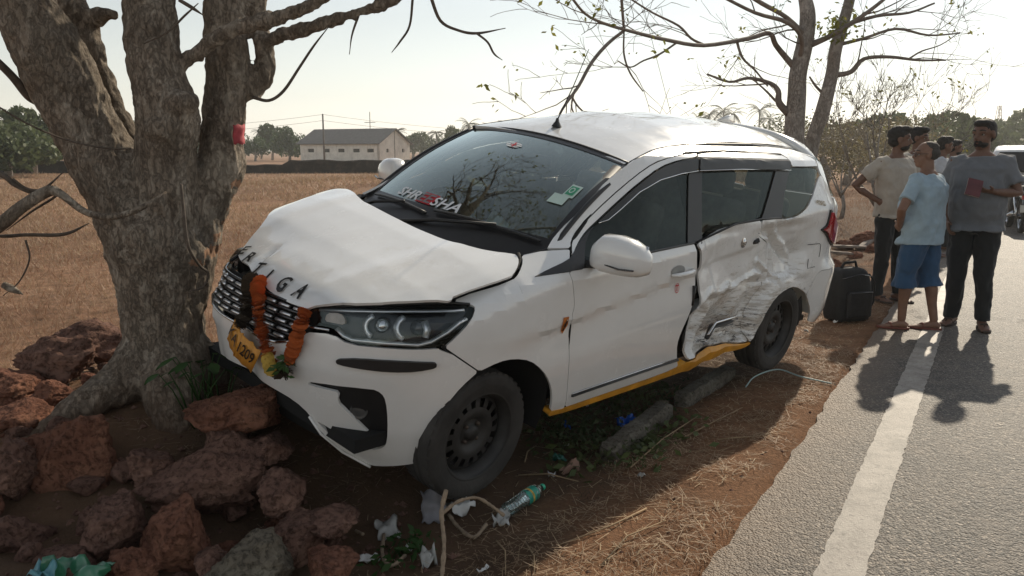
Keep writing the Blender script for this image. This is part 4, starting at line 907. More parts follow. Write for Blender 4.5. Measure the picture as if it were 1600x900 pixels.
BARK2 = mat_bark('pale_bark', (.24, .21, .185), (.40, .355, .315), (.52, .475, .43), .8, .35)
TWIG = plain('dark_twig', (.10, .078, .060), .9, var=.4, scale=30)
ROOTM = mat_bark('root_soil', (.085, .055, .038), (.16, .105, .075), (.23, .16, .115), 1.2, .1, (.09, .065, .045))
def spl(P, n=6):
    """smooth a list of tuples (any length)"""
    return [tuple(float(v) for v in q) for q in _catmull(P, n)]
def limb(mb, pts, n=14, k=6, shrink=.885):
    """pts: (px, py, Y, rpx)"""
    P = []
    for px, py, Y, r in pts: a = at(px, py, Y); P.append((a.x, a.y, a.z, mrad(r, Y)*shrink))
    S = spl(P, k); mb.tube([s[:3] for s in S], [max(s[3], .002) for s in S], n); return S
TREE = empty('roadside_tree', at(262, 560, 3.9)); TREE.location.z -= .05
tag(TREE, 'thick grey-barked tree with several upright limbs that the white car hit', 'tree')
def rel(o, root): o.parent = root; o.matrix_parent_inverse = Matrix.Translation(root.location).inverted(); return o
tm = MB()
limb(tm, [(264,640,3.88,62),(262,560,3.9,68),(253,480,3.9,73),(250,427,3.9,81),(240,370,3.9,90),(190,290,3.88,66),(140,213,3.85,56),(117,160,3.83,58),(90,107,3.8,58),(62,53,3.78,55),(36,0,3.75,48),(5,-70,3.7,44),(-30,-160,3.65,38)], 20)
limb(tm, [(250,440,3.9,70),(255,370,3.9,72),(258,300,3.86,58),(259,240,3.84,50),(263,190,3.82,53),(254,150,3.82,49),(245,107,3.84,46),(238,53,3.86,44),(233,0,3.9,43),(226,-80,3.95,40),(215,-170,4.0,36)], 20)
limb(tm, [(268,470,3.94,62),(285,400,3.96,60),(312,330,4.0,44),(341,267,4.02,40),(347,213,4.04,36),(352,160,4.05,38),(354,107,4.05,40),(352,53,4.06,36),(352,0,4.08,34),(356,-80,4.1,32),(366,-170,4.15,28)], 18)
limb(tm, [(200,235,4.02,24),(170,150,4.05,20),(152,100,4.06,18),(136,53,4.07,21),(105,0,4.08,27),(70,-60,4.1,24)], 14)
limb(tm, [(128,30,4.06,18),(150,26,4.05,15),(168,22,4.04,12),(182,24,4.03,9)], 10)
limb(tm, [(392,150,4.1,20),(414,112,4.12,20),(412,80,4.13,17),(404,40,4.14,16),(402,0,4.15,15),(425,-60,4.2,14)], 12)
limb(tm, [(372,140,4.08,26),(398,128,4.1,24),(420,106,4.1,15)], 12)
limb(tm, [(284,100,3.85,13),(310,82,3.84,14),(345,56,3.84,15),(375,42,3.84,16),(430,30,3.84,14),(490,5,3.82,11),(560,-40,3.8,9)], 10)
limb(tm, [(408,70,4.12,15),(437,56,4.1,13),(480,46,4.08,11),(540,26,4.06,9),(600,6,4.04,7),(660,-20,4.0,6)], 10)
# knot on the middle limb
tm.ell(at(250, 200, 3.70), (.085, .05, .06), 14, 8); tm.ell(at(275, 160, 3.74), (.10, .07, .06), 14, 8)
limb(tm, [(240,548,3.85,58),(195,592,3.72,44),(130,634,3.60,33),(70,676,3.50,22),(30,700,3.45,10)], 12)
limb(tm, [(272,556,3.85,60),(272,610,3.72,58),(282,665,3.62,46),(298,715,3.55,24)], 12)
limb(tm, [(290,545,3.9,45),(330,580,3.95,30),(360,610,4.0,18)], 10)
trunk = remesh(tm, 'trunk', .010, 4, [BARK, ROOTM], None)
_c = get_co(trunk.data); _n = get_no(trunk.data)
_d = .016*vfbm(_c[:, 0]*4, _c[:, 1]*4, _c[:, 2]*2.2, 3)+.022*(np.abs(vfbm(_c[:, 0]*14, _c[:, 1]*14, _c[:, 2]*5, 3))-.35)+.012*vfbm(_c[:, 0]*34, _c[:, 1]*34, _c[:, 2]*20, 2)
set_co(trunk.data, _c+_n*_d[:, None])
_pc = np.empty(len(trunk.data.polygons)*3); trunk.data.polygons.foreach_get('center', _pc); _pc = _pc.reshape(-1, 3)

rel(trunk, TREE)
def vine(name, pts, mat, root, n=7):
    m = MB(); pts = list(pts); a_, z_ = pts[0], pts[-1]; pts[-1] = z_[:3]+(z_[3]*.3,); limb(m, pts, n, 5, .70 if mat is TWIG else .885); o = m.obj(name, mat, None); return rel(o, root)
# scraped bark, vine and rag on the trunk
vine('vine', [(283,288,3.62,3),(287,330,3.60,3.5),(294,384,3.58,3.5),(312,415,3.66,3),(325,427,3.72,3),(318,448,3.72,2.5),(296,455,3.62,2)], TWIG, TREE)
vine('hanging_branch', [(-130,440,3.45,4),(-60,392,3.48,10),(0,352,3.5,12),(32,325,3.5,11),(75,299,3.52,10),(96,304,3.5,7),(133,331,3.48,6),(176,339,3.46,5.5),(224,323,3.48,5),(261,299,3.56,4)], BARK, TREE, 9)
vine('hanging_branch', [(-120,350,3.6,2),(-10,368,3.6,4),(40,367,3.6,4),(100,366,3.62,4),(139,349,3.66,3.5)], TWIG, TREE)
vine('thin_branch', [(-90,240,3.6,2),(0,272,3.6,6),(25,290,3.6,5),(60,300,3.62,4),(100,268,3.65,3)], TWIG, TREE)
vine('thin_branch', [(20,280,3.6,3),(45,296,3.6,3),(90,302,3.6,3),(50,330,3.6,2.5),(10,360,3.6,2)], TWIG, TREE)
vine('thin_branch', [(5,445,3.6,6),(20,452,3.6,7),(36,460,3.6,3)], BARK, TREE)
vine('thin_branch', [(40,375,3.6,2.5),(46,405,3.6,2),(30,440,3.6,1.6),(5,462,3.6,1.4)], TWIG, TREE)
vine('thin_branch', [(-90,10,3.6,3),(-10,90,3.7,8),(20,120,3.75,9),(45,150,3.8,10),(60,165,3.85,9)], TWIG, TREE)
vine('thin_branch', [(225,68,3.7,1.6),(262,50,3.7,2),(288,25,3.7,2.5),(310,5,3.7,3)], TWIG, TREE)
vine('thin_branch', [(280,0,3.75,4),(300,12,3.75,4),(318,24,3.75,3)], TWIG, TREE)
vine('thin_branch', [(395,152,4.05,4),(420,157,4.05,3.5),(443,142,4.05,3.5),(468,105,4.05,3),(490,72,4.04,2.5),(515,40,4.02,2)], TWIG, TREE)
vine('thin_branch', [(645,-5,3.9,3),(640,40,3.9,2.5),(625,65,3.9,2.2),(612,82,3.9,2)], TWIG, TREE)
vine('thin_branch', [(672,-8,3.9,4),(688,32,3.9,3.5),(715,47,3.9,3),(745,52,3.9,3),(790,44,3.9,2)], TWIG, TREE)
vine('thin_branch', [(745,52,3.9,2.6),(762,66,3.9,2.4),(772,84,3.9,2.2),(785,94,3.9,1.6)], TWIG, TREE)
vine('thin_branch', [(560,25,4.05,3),(550,55,4.05,2),(546,85,4.05,1.2)], TWIG, TREE)
CLOTH_R = plain('red_cloth', (.36, .05, .06), .85, var=.25, scale=20)
cl = MB(); rows = []
for i in range(6):
    rows.append([at(364+j*3.4+1.0*math.sin(i*1.7), 195+i*6.0+1.5*math.sin(j*2.1), 4.035-math.sqrt(max(0, 35**2-(17+j*3.4)**2))*4.04/FPX-.014-.006*math.sin(j*1.3+i)) for j in range(6)])
cl.rings(rows, False, False); o = cl.obj('red_rag', CLOTH_R, None); s_ = o.modifiers.new('s', 'SOLIDIFY'); s_.thickness = .004
tag(o, 'small red rag stuck to the right limb of the thick tree', 'rag')
scar = plain('fresh_wood', (.30, .17, .10), .9, var=.5, scale=40)
trunk.data.materials.append(scar); _mi = np.empty(len(trunk.data.polygons), dtype=np.int32); trunk.data.polygons.foreach_get('material_index', _mi)
_pn = np.empty(len(_mi)*3); trunk.data.polygons.foreach_get('normal', _pn); _pn = _pn.reshape(-1, 3)
for (px_, py_, w_, h_) in ((368,292,9,14),(356,330,10,12),(362,312,7,10),(350,352,9,9),(345,372,12,10),(335,392,10,14),(322,405,7,10)):      # bark torn off where the car scraped past
    p = at(px_, py_, 3.95); q = ((_pc[:, 0]-p.x)/mrad(w_, 3.9))**2+((_pc[:, 2]-p.z)/mrad(h_, 3.9))**2+.9*vfbm(_pc[:, 0]*30, _pc[:, 1]*30, _pc[:, 2]*18, 3); _mi[(q < .6)&(_pn[:, 1] < .5)] = 2
trunk.data.polygons.foreach_set('material_index', _mi)

# ---- recursive twigs
def grow(mb, lf, p, d, L, r, depth, rng, up=.15, leaf=.0, spread=.75, minr=.0025, seg=5):
    P = [p.copy()]; R = [r]; q = p.copy(); v = d.normalized()
    for i in range(seg):
        v = (v+Vector((rng.uniform(-1, 1), rng.uniform(-1, 1), rng.uniform(-1, 1)))*.20+Vector((0, 0, up*.12))).normalized()
        q = q+v*(L/seg); P.append(q.copy()); R.append(max(minr*.7, r*(1-.62*(i+1)/seg)))
    mb.tube(P, R, 6 if r > .03 else 4, True)
    if depth > 0:
        for k in range(rng.randint(2, 4)):
            i = rng.randint(2, seg); a = Vector((rng.uniform(-1, 1), rng.uniform(-1, 1), rng.uniform(-.5, 1))).normalized()
            nd = (v+a*spread).normalized(); grow(mb, lf, P[i], nd, L*rng.uniform(.5, .78), max(minr, R[i]*.72), depth-1, rng, up, leaf, spread, minr, seg)
    elif lf is not None and rng.random() < leaf:
        for k in range(rng.randint(2, 5)):
            c = P[-1]+Vector((rng.uniform(-1, 1), rng.uniform(-1, 1), rng.uniform(-1, .6)))*.07
            leafq(lf, c, rng.uniform(.02, .045), rng)
def leafq(mb, c, s, rng):
    a = Vector((rng.uniform(-1, 1), rng.uniform(-1, 1), rng.uniform(-1, .3))).normalized(); b = a.cross(Vector((rng.uniform(-1, 1), rng.uniform(-1, 1), rng.uniform(-1, 1)))).normalized()
    mb.add([c, c+a*s+b*s*.45, c+a*s*2, c+a*s-b*s*.45], [(0, 1, 2, 3)])
def mat_leaf(name, c1, c2, tr=.35):
    m = bpy.data.materials.new(name); m.use_nodes = True; nt = m.node_tree; b = nt.nodes['Principled BSDF']; MATS[name] = m
    v = coord(nt, 'Object'); c = ramp(nt, noise_n(nt, v, 3.0, 4, .6), [(.3, c1), (.7, c2)])
    nt.links.new(c, b.inputs['Base Color']); b.inputs['Roughness'].default_value = .6; b.inputs['Specular IOR Level'].default_value = .3
    tl = N(nt, 'BsdfTranslucent'); nt.links.new(c, tl.inputs[0]); mx = nt.nodes.new('ShaderNodeMixShader'); mx.inputs[0].default_value = tr
    nt.links.new(b.outputs[0], mx.inputs[1]); nt.links.new(tl.outputs[0], mx.inputs[2]); nt.links.new(mx.outputs[0], nt.nodes['Material Output'].inputs[0]); return m
LEAFY = mat_leaf('young_leaves', (.10, .12, .02), (.24, .22, .04), .5); LEAFG = mat_leaf('green_leaves', (.025, .055, .015), (.07, .11, .03)); LEAFD = mat_leaf('hazy_leaves', (.055, .078, .034), (.13, .155, .07), .3); LEAFO = mat_leaf('olive_leaves', (.13, .11, .06), (.23, .20, .115), .3); LEAFP = mat_leaf('palm_fronds', (.030, .042, .020), (.065, .080, .038), .1); WEED = mat_leaf('weed_leaves', (.02, .06, .012), (.06, .12, .03), .3)
# crown of the thick tree above the frame (it is mirrored in the windscreen)
rg = random.Random(11); cm = MB(); cl_ = MB()
for (px, py, Y, r, dx, dy, dz, L) in ((-30,-160,3.65,.10,-.5,-.4,.9,1.4),(215,-170,4.0,.10,-.1,-.5,.95,1.6),(366,-170,4.15,.08,.35,.1,.9,1.5),(70,-60,4.1,.06,-.4,.5,.7,1.2),(425,-60,4.2,.042,.35,-.1,.8,1.1),(560,-40,3.8,.026,.8,-.4,.5,1.0),(660,-20,4.0,.018,.9,.0,.35,.9),(215,-170,4.0,.07,.3,-.8,.7,1.5),(366,-170,4.15,.05,.6,-.7,.5,1.3),(-30,-160,3.65,.07,.2,-.9,.7,1.4)):
    grow(cm, cl_, at(px, py, Y), Vector((dx, dy, dz)), L, r, 4, rg, .25, .5, .8, .003)
for (px, py, Y, r, dx, dy, dz, L) in ((366,-170,4.15,.075,.15,.95,.62,1.7),(215,-170,4.0,.08,-.15,1.0,.60,1.8),(425,-60,4.2,.045,.55,1.0,.75,1.5),(366,-170,4.15,.06,.6,.8,.7,1.6),(70,-60,4.1,.05,-.1,1.0,.8,1.4)):
    grow(cm, cl_, at(px, py, Y), Vector((dx, dy, dz)), L, r, 4, rg, .12, .35, .75, .004, 6)
rel(cm.obj('branches', BARK, None), TREE); rel(tag(cl_.obj('leaves', LEAFY, None, False), kind='stuff'), TREE)

# ---- twin-stemmed tree behind the car
T2 = empty('twin_stemmed_tree', (at(1255, 230, 11).x, 11, .2)); T2.location.z = Gz(T2.location.x, 11)-.05
tag(T2, 'twin-stemmed pale tree with bare spreading branches behind the car roof', 'tree')
YB = 11.0; t2 = MB(); t2l = MB(); rg = random.Random(5)
b0 = at(1252, 395, YB)
SA = limb(t2, [(1250,395,YB,24),(1242,300,YB,21),(1241,212,YB,20),(1245,150,YB,18),(1247,115,YB,17),(1258,65,YB,16),(1262,25,YB,15),(1256,-10,YB,12),(1240,-70,YB,9)], 10, 6, .76)
SB = limb(t2, [(1254,395,YB,20),(1258,290,YB+.1,17),(1270,220,YB+.2,14),(1285,175,YB+.2,14),(1300,115,YB+.2,12),(1306,75,YB+.2,12),(1325,10,YB+.3,10),(1340,-60,YB+.3,8)], 10, 6, .78)
stems = rel(t2.obj('trunk', BARK2, None), T2)
t2b = MB()
mains = [[(1247,112,YB,8),(1228,90,YB,7),(1212,70,YB-.2,6),(1202,52,YB-.4,5.5),(1170,60,YB-.7,5),(1100,71,YB-1.4,4.5),(1040,62,YB-2.0,4.5),(990,50,YB-2.6,4),(945,37,YB-3.0,3.6),(915,22,YB-3.3,3.2),(892,-5,YB-3.6,3)],
 [(975,48,YB-2.7,3.6),(950,68,YB-3.0,4),(925,97,YB-3.2,4.2),(905,133,YB-3.4,4),(893,150,YB-3.5,3.5),(878,172,YB-3.6,3),(866,198,YB-3.7,2.2)],
 [(893,150,YB-3.5,2.6),(902,165,YB-3.5,2.4),(916,179,YB-3.5,1.8)],[(898,140,YB-3.4,2.5),(893,165,YB-3.5,2.2),(898,180,YB-3.5,1.5)],
 [(1232,178,YB,9),(1217,160,YB,8),(1216,142,YB,6),(1203,130,YB,5),(1170,122,YB-.2,4),(1140,128,YB-.3,3),(1105,116,YB-.4,2.5)],
 [(1304,118,YB+.2,7),(1330,112,YB+.2,6),(1350,92,YB+.2,5),(1390,89,YB+.2,4),(1435,94,YB+.2,3),(1478,94,YB+.2,2)],
 [(1262,72,YB,8),(1300,55,YB-.2,6),(1340,30,YB-.3,5),(1380,0,YB-.4,4),(1410,-30,YB-.5,3)],
 [(1262,60,YB,6),(1230,28,YB-.2,5),(1190,5,YB-.3,5),(1150,-20,YB-.5,4)],
 [(1250,95,YB,6),(1252,60,YB-.3,5),(1230,35,YB-.6,5),(1180,20,YB-1,4),(1120,-10,YB-1.2,3.5)],
 [(1310,70,YB+.2,5),(1350,60,YB+.2,4),(1400,45,YB+.3,3.2),(1450,55,YB+.3,2.4),(1500,52,YB+.3,1.6)],
 [(1318,40,YB+.2,5),(1370,25,YB+.1,4),(1420,20,YB,3),(1460,5,YB,2.4)],
 [(1150,60,YB-.8,3.5),(1160,90,YB-.8,3),(1180,110,YB-.7,2.4),(1200,135,YB-.7,1.8)],
 [(1100,70,YB-1.4,3),(1080,60,YB-1.5,2.8),(1060,40,YB-1.6,2.6),(1020,20,YB-1.8,2.2),(980,-5,YB-2,2)],
 [(975,48,YB-2.7,3),(972,10,YB-2.8,3.4),(970,-20,YB-2.8,3.6)],
 [(1060,65,YB-1.8,2.4),(1030,85,YB-2,2.4),(1005,95,YB-2.1,2),(985,105,YB-2.2,1.8),(965,95,YB-2.3,1.4)],
 [(975,50,YB-2.7,2),(975,85,YB-2.7,2.4),(985,115,YB-2.7,2.2),(1005,143,YB-2.7,1.4)],
 [(1262,20,YB,5),(1270,-20,YB,5),(1300,-60,YB,4)],[(1290,150,YB+.2,4),(1275,135,YB+.2,3),(1265,120,YB+.1,2)],[(1420,92,YB+.2,2.4),(1440,80,YB+.2,2),(1470,70,YB+.2,1.4),(1500,50,YB+.3,1)]]
for mpts in mains:
    S = limb(t2b, mpts, 6, 4, .66)
    for i in range(3, len(S)-1, 3):
        if rg.random() < .6:
            d = Vector(S[i][:3])-Vector(S[i-1][:3]); d.normalize(); a = Vector((rg.uniform(-1, 1), rg.uniform(-.6, .6), rg.uniform(-.8, 1)))
            grow(t2b, t2l, Vector(S[i][:3]), d+a*.9, rg.uniform(.40, .95), max(.005, S[i][3]*.42), 2, rg, .05, .30, .85, .003, 5)
rel(t2b.obj('branches', plain('branch_bark', (.19, .155, .13), .9, var=.35, scale=8), None), T2)
for c in ((1320,52),(1295,48),(1315,30)):
    for k in range(60):
        p = at(c[0]+rg.gauss(0, 16), c[1]+rg.gauss(0, 9), YB+rg.uniform(-.4, .4)); leafq(t2l, p, rg.uniform(.025, .055), rg)
rel(tag(t2l.obj('leaves', LEAFY, None, False), kind='stuff'), T2)
# ---- small bare tree by the roadside
def bare_shrub(label, px, Y, h, seed, n=5, lf=.35, mat=None, lmat=None, spread=.55):
    a = at(px, 300, Y); base = Vector((a.x, Y, Gz(a.x, Y)-.03)); r = empty('bare_tree', base); rng = random.Random(seed); m = MB(); l = MB(); m2 = MB()
    m.tube([base, base+Vector((.03, 0, h*.12)), base+Vector((-.03, .02, h*.28))], [.075*h/3, .06*h/3, .05*h/3], 8)
    for k in range(n):
        an = 2*math.pi*k/n+rng.uniform(-.3, .3); grow(m2, l, base+Vector((-.03, .02, h*(.2+.07*rng.random()))), Vector((math.cos(an)*spread, math.sin(an)*spread, 1)), h*.42, .032*h/3, 4, rng, .3, lf, .7, .004, 4)
    rel(m.obj('trunk', mat or BARK2, None), r); rel(m2.obj('branches', mat or BARK2, None), r)
    if l.v: rel(tag(l.obj('leaves', lmat or LEAFY, None, False), kind='stuff'), r)
    return tag(r, label, 'tree')
bare_shrub('small bare tree with thin twigs between the twin-stemmed tree and the men', 1375, 13.5, 2.9, 21, 6, .10)
bare_shrub('low leafless thorny bush right behind the twin-stemmed tree', 1318, 16.5, 2.0, 33, 5, .05)

# ---- far trees
def crown_mesh(name, seed, nl, blobs, leaf, flat=.75):
    rng = np.random.RandomState(seed); V = []; F = []; C_ = []
    for b in range(blobs):
        a = rng.rand()*6.28; rr = .62*math.sqrt(rng.rand()); C_.append((rr*math.cos(a), rr*math.sin(a), .25+.55*rng.rand()**1.0, .22+.20*rng.rand()))
    for i in range(nl):
        c = C_[rng.randint(blobs)]; d = rng.randn(3); d /= np.linalg.norm(d); rad = c[3]*(.55+.5*rng.rand()**.5)
        p = np.array([c[0], c[1], c[2]])+d*rad*np.array([1, 1, flat]); p[2] = max(p[2], .02)
        a = rng.randn(3); a /= np.linalg.norm(a); b_ = np.cross(a, rng.randn(3)); b_ /= np.linalg.norm(b_); s = leaf*(.6+.8*rng.rand())
        k = len(V); V += [p-a*s, p+b_*s*.55, p+a*s, p-b_*s*.55]; F.append((k, k+1, k+2, k+3))
    me = bpy.data.meshes.new(name); me.from_pydata([tuple(v) for v in V], [], F); return me
CR = [crown_mesh('crown_a', 1, 2600, 16, .055), crown_mesh('crown_b', 2, 2600, 12, .06), crown_mesh('crown_c', 3, 2600, 20, .05)]
CRN = [crown_mesh('crown_d', 4, 2400, 22, .024), crown_mesh('crown_e', 5, 2400, 16, .024)]
def far_tree(label, px, Y, w, h, v, mat, group, base_z=None, near=False, name='leafy_tree'):
    a = at(px, 235, Y); z = Gz(a.x, Y) if base_z is None else base_z; r = empty(name, (a.x, Y, z)); rng = random.Random(int(px*7+Y)); src = (CRN if near else CR)[v % (2 if near else 3)]
    me = src.copy(); c = link('crown', me, mat, r); c.location = (0, 0, h*.12); c.scale = (w/2, w/2, h*.92); c.rotation_euler = (0, 0, rng.random()*6.28); tag(c, kind='stuff')
    m = MB(); m.tube([(0, 0, -.1), (.02*w, 0, h*.25), (-.02*w, .02*w, h*.5)], [.035*w, .028*w, .016*w], 7); m.tube([(0, 0, h*.22), (.12*w, .03*w, h*.42)], [.02*w, .01*w], 6); m.tube([(0, 0, h*.26), (-.13*w, -.05*w, h*.45)], [.02*w, .01*w], 6)
    m.obj('trunk', BARK2, r); return tag(r, label, 'tree', group)
def palm(label, px, Y, h, group, seed=0, fl=2.2, lean=.0):
    a = at(px, 235, Y); r = empty('palm_tree', (a.x, Y, Gz(a.x, Y))); rng = random.Random(seed); m = MB(); top = Vector((lean*h, 0, h))
    m.tube([(0, 0, -.1), (lean*h*.3, 0, h*.5), top], [.19, .14, .11], 8); m.obj('trunk', BARK2, r)
    for k in range(17):
        an = 2*math.pi*k/17+rng.uniform(-.2, .2); el = rng.uniform(-.35, 1.1); f = MB(); d = Vector((math.cos(an)*math.cos(el), math.sin(an)*math.cos(el), math.sin(el))); q = top.copy(); P = [q.copy()]
        for i in range(7): d = (d+Vector((0, 0, -.21))).normalized(); q = q+d*(fl/7); P.append(q.copy())
        V = []; F = []
        for i in range(7):
            t = (P[i+1]-P[i]).normalized(); sd = t.cross(Vector((0, 0, 1))); sd = sd.normalized() if sd.length > .05 else Vector((1, 0, 0)); w_ = fl*.16*math.sin(math.pi*(i+.8)/8)
            for e in (-1, 1):
                for j in (0, .5):
                    b_ = P[i].lerp(P[i+1], j); n = len(V); V += [b_, b_+t*fl*.05, b_+sd*e*w_+t*fl*.07+Vector((0, 0, -w_*.55))]; F.append((n, n+1, n+2))
        f.add(V, F); f.tube(P, [.03-.0035*i for i in range(8)], 4); f.obj('frond', LEAFP, r, False)
    return tag(r, label, 'palm')
gL = 'trees beyond the field'
far_tree('bushy green tree left of the shed roof, nearest the shed', 452, 118, 6.5, 4.9, 0, LEAFG, gL); far_tree('tall dark green tree left of the shed with a rounded top', 425, 126, 6.5, 5.6, 1, LEAFG, gL); far_tree('low green tree just right of the tree trunk, left of the shed', 398, 112, 5, 3.6, 2, LEAFG, gL)
palm('small palm poking up left of the shed beside the tree trunk', 408, 140, 4.6, gL, 3, 1.8)
palm('palm directly behind the right end of the shed', 618, 150, 4.6, gL, 5, 2.6); far_tree('dense dark tree right of the shed', 645, 152, 8.5, 4.9, 1, LEAFD, gL); far_tree('dense dark tree between the shed and the car windscreen', 676, 160, 7.5, 4.6, 2, LEAFD, gL); palm('palm at the right of the dark grove beside the shed', 682, 158, 4.8, gL, 6, 2.6)
far_tree('dark tree crown rising over the far windscreen pillar', 712, 110, 5.2, 4.9, 0, LEAFD, gL); palm('windswept palm above the far windscreen pillar', 728, 118, 5.2, gL, 8, 2.2, .08)
for i, (px, Y, w, h) in enumerate(((8,46,7,3.2),(50,52,6,4.2),(85,60,5,3.4),(-25,44,6,3.6),(190,64,5,4.4),(210,75,5,3.8),(300,70,6,3.6))):
    far_tree(['broad green bush at the far left edge of the field','taller green bush near the left edge, beyond the dark wall','green bush close to the left limb of the thick tree','green bush cut by the left border of the picture','green tree seen between the left and middle limbs','lower green tree seen in the fork of the thick tree','green bush seen between the middle and right limbs'][i], px, Y, w, h, i, LEAFD, gL)
gP = 'palms behind the car roof'
for i, (px, Y, h, fl) in enumerate(((1088,130,6.4,2.6),(1106,140,7.6,3),(1128,136,8.0,3),(1142,142,7.8,3),(1184,132,7.8,3),(1200,140,6.8,2.8))):
    palm(['shortest palm at the left end of the grove behind the roof','second palm from the left in the grove behind the roof','tall palm in the middle of the grove, left of the shark fin','palm just right of the tallest palm behind the roof','palm right of the shark fin with a spread crown','palm next to the twin-stemmed tree behind the roof'][i], px, Y, h, gP, 20+i, fl)
for i, (px, Y, w, h, v) in enumerate(((1115,125,9,4.6,0),(1150,128,9,5.0,1),(1195,122,9,4.8,2),(1075,120,7,3.8,1))):
    far_tree(['dark leafy tree under the left palms behind the roof','dark leafy tree below the shark fin line','dark leafy tree beside the twin-stemmed trunk','low dark tree left of the palm grove'][i], px, Y, w, h, v, LEAFD, 'leafy trees below the palms')
for i, (px, Y, w, h, v, mt) in enumerate(((1290,26,4.5,2.1,0,LEAFO),(1325,30,5,2.3,1,LEAFO),(1365,34,6,2.6,0,LEAFO),(1405,40,6,2.9,1,LEAFO),(1450,48,7,3.6,0,LEAFD),(1490,60,8,4.3,1,LEAFD),(1530,75,9,4.6,0,LEAFD),(1345,60,9,4.2,1,LEAFD),(1260,45,7,3.2,0,LEAFD),(1600,85,11,5.0,1,LEAFD),(1575,110,11,5.6,0,LEAFD),(1640,90,12,6,1,LEAFD))):
    far_tree(['dry olive bush right behind the car spoiler','dry olive bush left of the small bare tree','dry olive bush behind the small bare tree','olive bush behind the man in the beige shirt','hazy tree behind the men','hazy tree above the tall man in grey','hazy tree left of the lattice mast','hazy tall tree far behind the small bare tree','hazy tree behind the twin trunks','hazy tree at the right edge beyond the parked car','far hazy tree at the end of the road','hazy tree cut by the right border'][i], px, Y, w, h, v, mt, 'roadside bushes and trees', near=Y < 50)
# ================================================================== far buildings, wall, poles
def mat_plaster(name, c, stain):
    m, nt, b = nodes(name); v = coord(nt, 'Object'); k = ramp(nt, noise_n(nt, v, 1.2, 7, .7), [(.35, tuple(x*.75 for x in c)), (.65, c)])
    mp = N(nt, 'Mapping', Scale=(2.5, 2.5, .35)); nt.links.new(v, mp.inputs[0]); s = ramp(nt, noise_n(nt, mp.outputs[0], 2, 6, .7), [(.55, 0.0), (.75, .6)])
    k = mixc(nt, s, k, stain); nt.links.new(k, b.inputs['Base Color']); b.inputs['Roughness'].default_value = .9; return m
# long shed
YS = 112.0
L0 = at(470, 250, YS); L1 = at(592, 250, YS-6); L2 = at(628, 250, YS+3)
gz = Gz(L1.x, L1.y)
shed = empty('shed', (L1.x, L1.y, gz)); tag(shed, 'long cream shed with a dark low-pitched roof beyond the field', 'building')
PLW = mat_plaster('cream_plaster', (.84, .79, .70), (.40, .34, .27)); ROOFD = plain('dark_roof_sheet', (.085, .085, .088), .8, var=.3, scale=3)
ux = Vector((L0.x-L1.x, L0.y-L1.y, 0)); Lx = ux.length; ux.normalize(); uy = Vector((L2.x-L1.x, L2.y-L1.y, 0)); uy = Vector((-ux.y, ux.x, 0)); uy = uy if uy.y > 0 else -uy; Wd = 7.2; He, Hr = 2.42-gz*.0, 4.35
def S(a, b, z): return Vector((0, 0, 0))+ux*a+uy*b+Vector((0, 0, z))
WIN = [Lx*f for f in (.10, .275, .465, .655, .86)]
def wall_with_holes(name, length, height, holes, P, mat, parent, top=None):
    out = [(0, 0), (length, 0), (length, height)]+([top] if top else [])+[(0, height)]
    return panel(name, out, lambda a, b: np.array([list(P(x, y)) for x, y in zip(a, b)]), mat, parent, tuple(P(0, 0)-P(0, 0)+(-uy if top is None else -ux)), holes=holes, step=50, depth=.25, inset=0, rnd_=False, sm=False)
hz = [[(w-.55, 1.25), (w+.55, 1.25), (w+.55, 1.72), (w-.55, 1.72)] for w in WIN]
wall_with_holes('long_wall', Lx, He, hz, lambda a, b: S(a, 0, b), PLW, shed)
gh = [[(Wd*f-.28, 1.25), (Wd*f+.28, 1.25), (Wd*f+.28, 1.72), (Wd*f-.28, 1.72)] for f in (.28, .78)]
wall_with_holes('gable_wall', Wd, He, gh, lambda a, b: S(0, a, b), PLW, shed, (Wd/2, Hr-.1))
m = MB(); m.add([S(Lx, 0, 0), S(Lx, Wd, 0), S(Lx, Wd, He), S(Lx, Wd/2, Hr-.1), S(Lx, 0, He)], [(0, 1, 2, 3, 4)]); m.add([S(0, Wd, 0), S(Lx, Wd, 0), S(Lx, Wd, He), S(0, Wd, He)], [(0, 1, 2, 3)]); m.obj('rear_wall', PLW, shed, False)
for w in WIN: MB().box(tuple(S(w, .2, 1.48)), (1.2, .06, .6), Matrix((ux, uy, Vector((0, 0, 1)))).transposed()).obj('window', DARK, shed, False)
for f in (.28, .78): MB().box(tuple(S(.2, Wd*f, 1.48)), (.06, .7, .6), Matrix((ux, uy, Vector((0, 0, 1)))).transposed()).obj('window', DARK, shed, False)
e = .45
for b0, b1, nm in ((-e, Wd/2, 'roof_slope'), (Wd+e, Wd/2, 'roof_slope')):
    z0 = He-.12; V = [S(-e, b0, z0), S(Lx+e, b0, z0), S(Lx+e, b1, Hr), S(-e, b1, Hr)]; o = MB().add(V, [(0, 1, 2, 3)]).obj(nm, ROOFD, shed, False); s_ = o.modifiers.new('s', 'SOLIDIFY'); s_.thickness = .09
MB().tube([S(-.02, Wd/2, 0), S(-.02, Wd/2, Hr-.2)], .05, 6).obj('downpipe', plain('pipe_grey', (.16, .14, .12), .8), shed)
MB().tube([S(Lx*.3, Wd/2, Hr), S(Lx*.3, Wd/2, Hr+2.3)], .05, 5).obj('roof_pole', DARK, shed); MB().tube([S(Lx*.3-.9, Wd/2, Hr+.9), S(Lx*.3+.9, Wd/2, Hr+.9)], .04, 5).obj('pole_arm', DARK, shed)
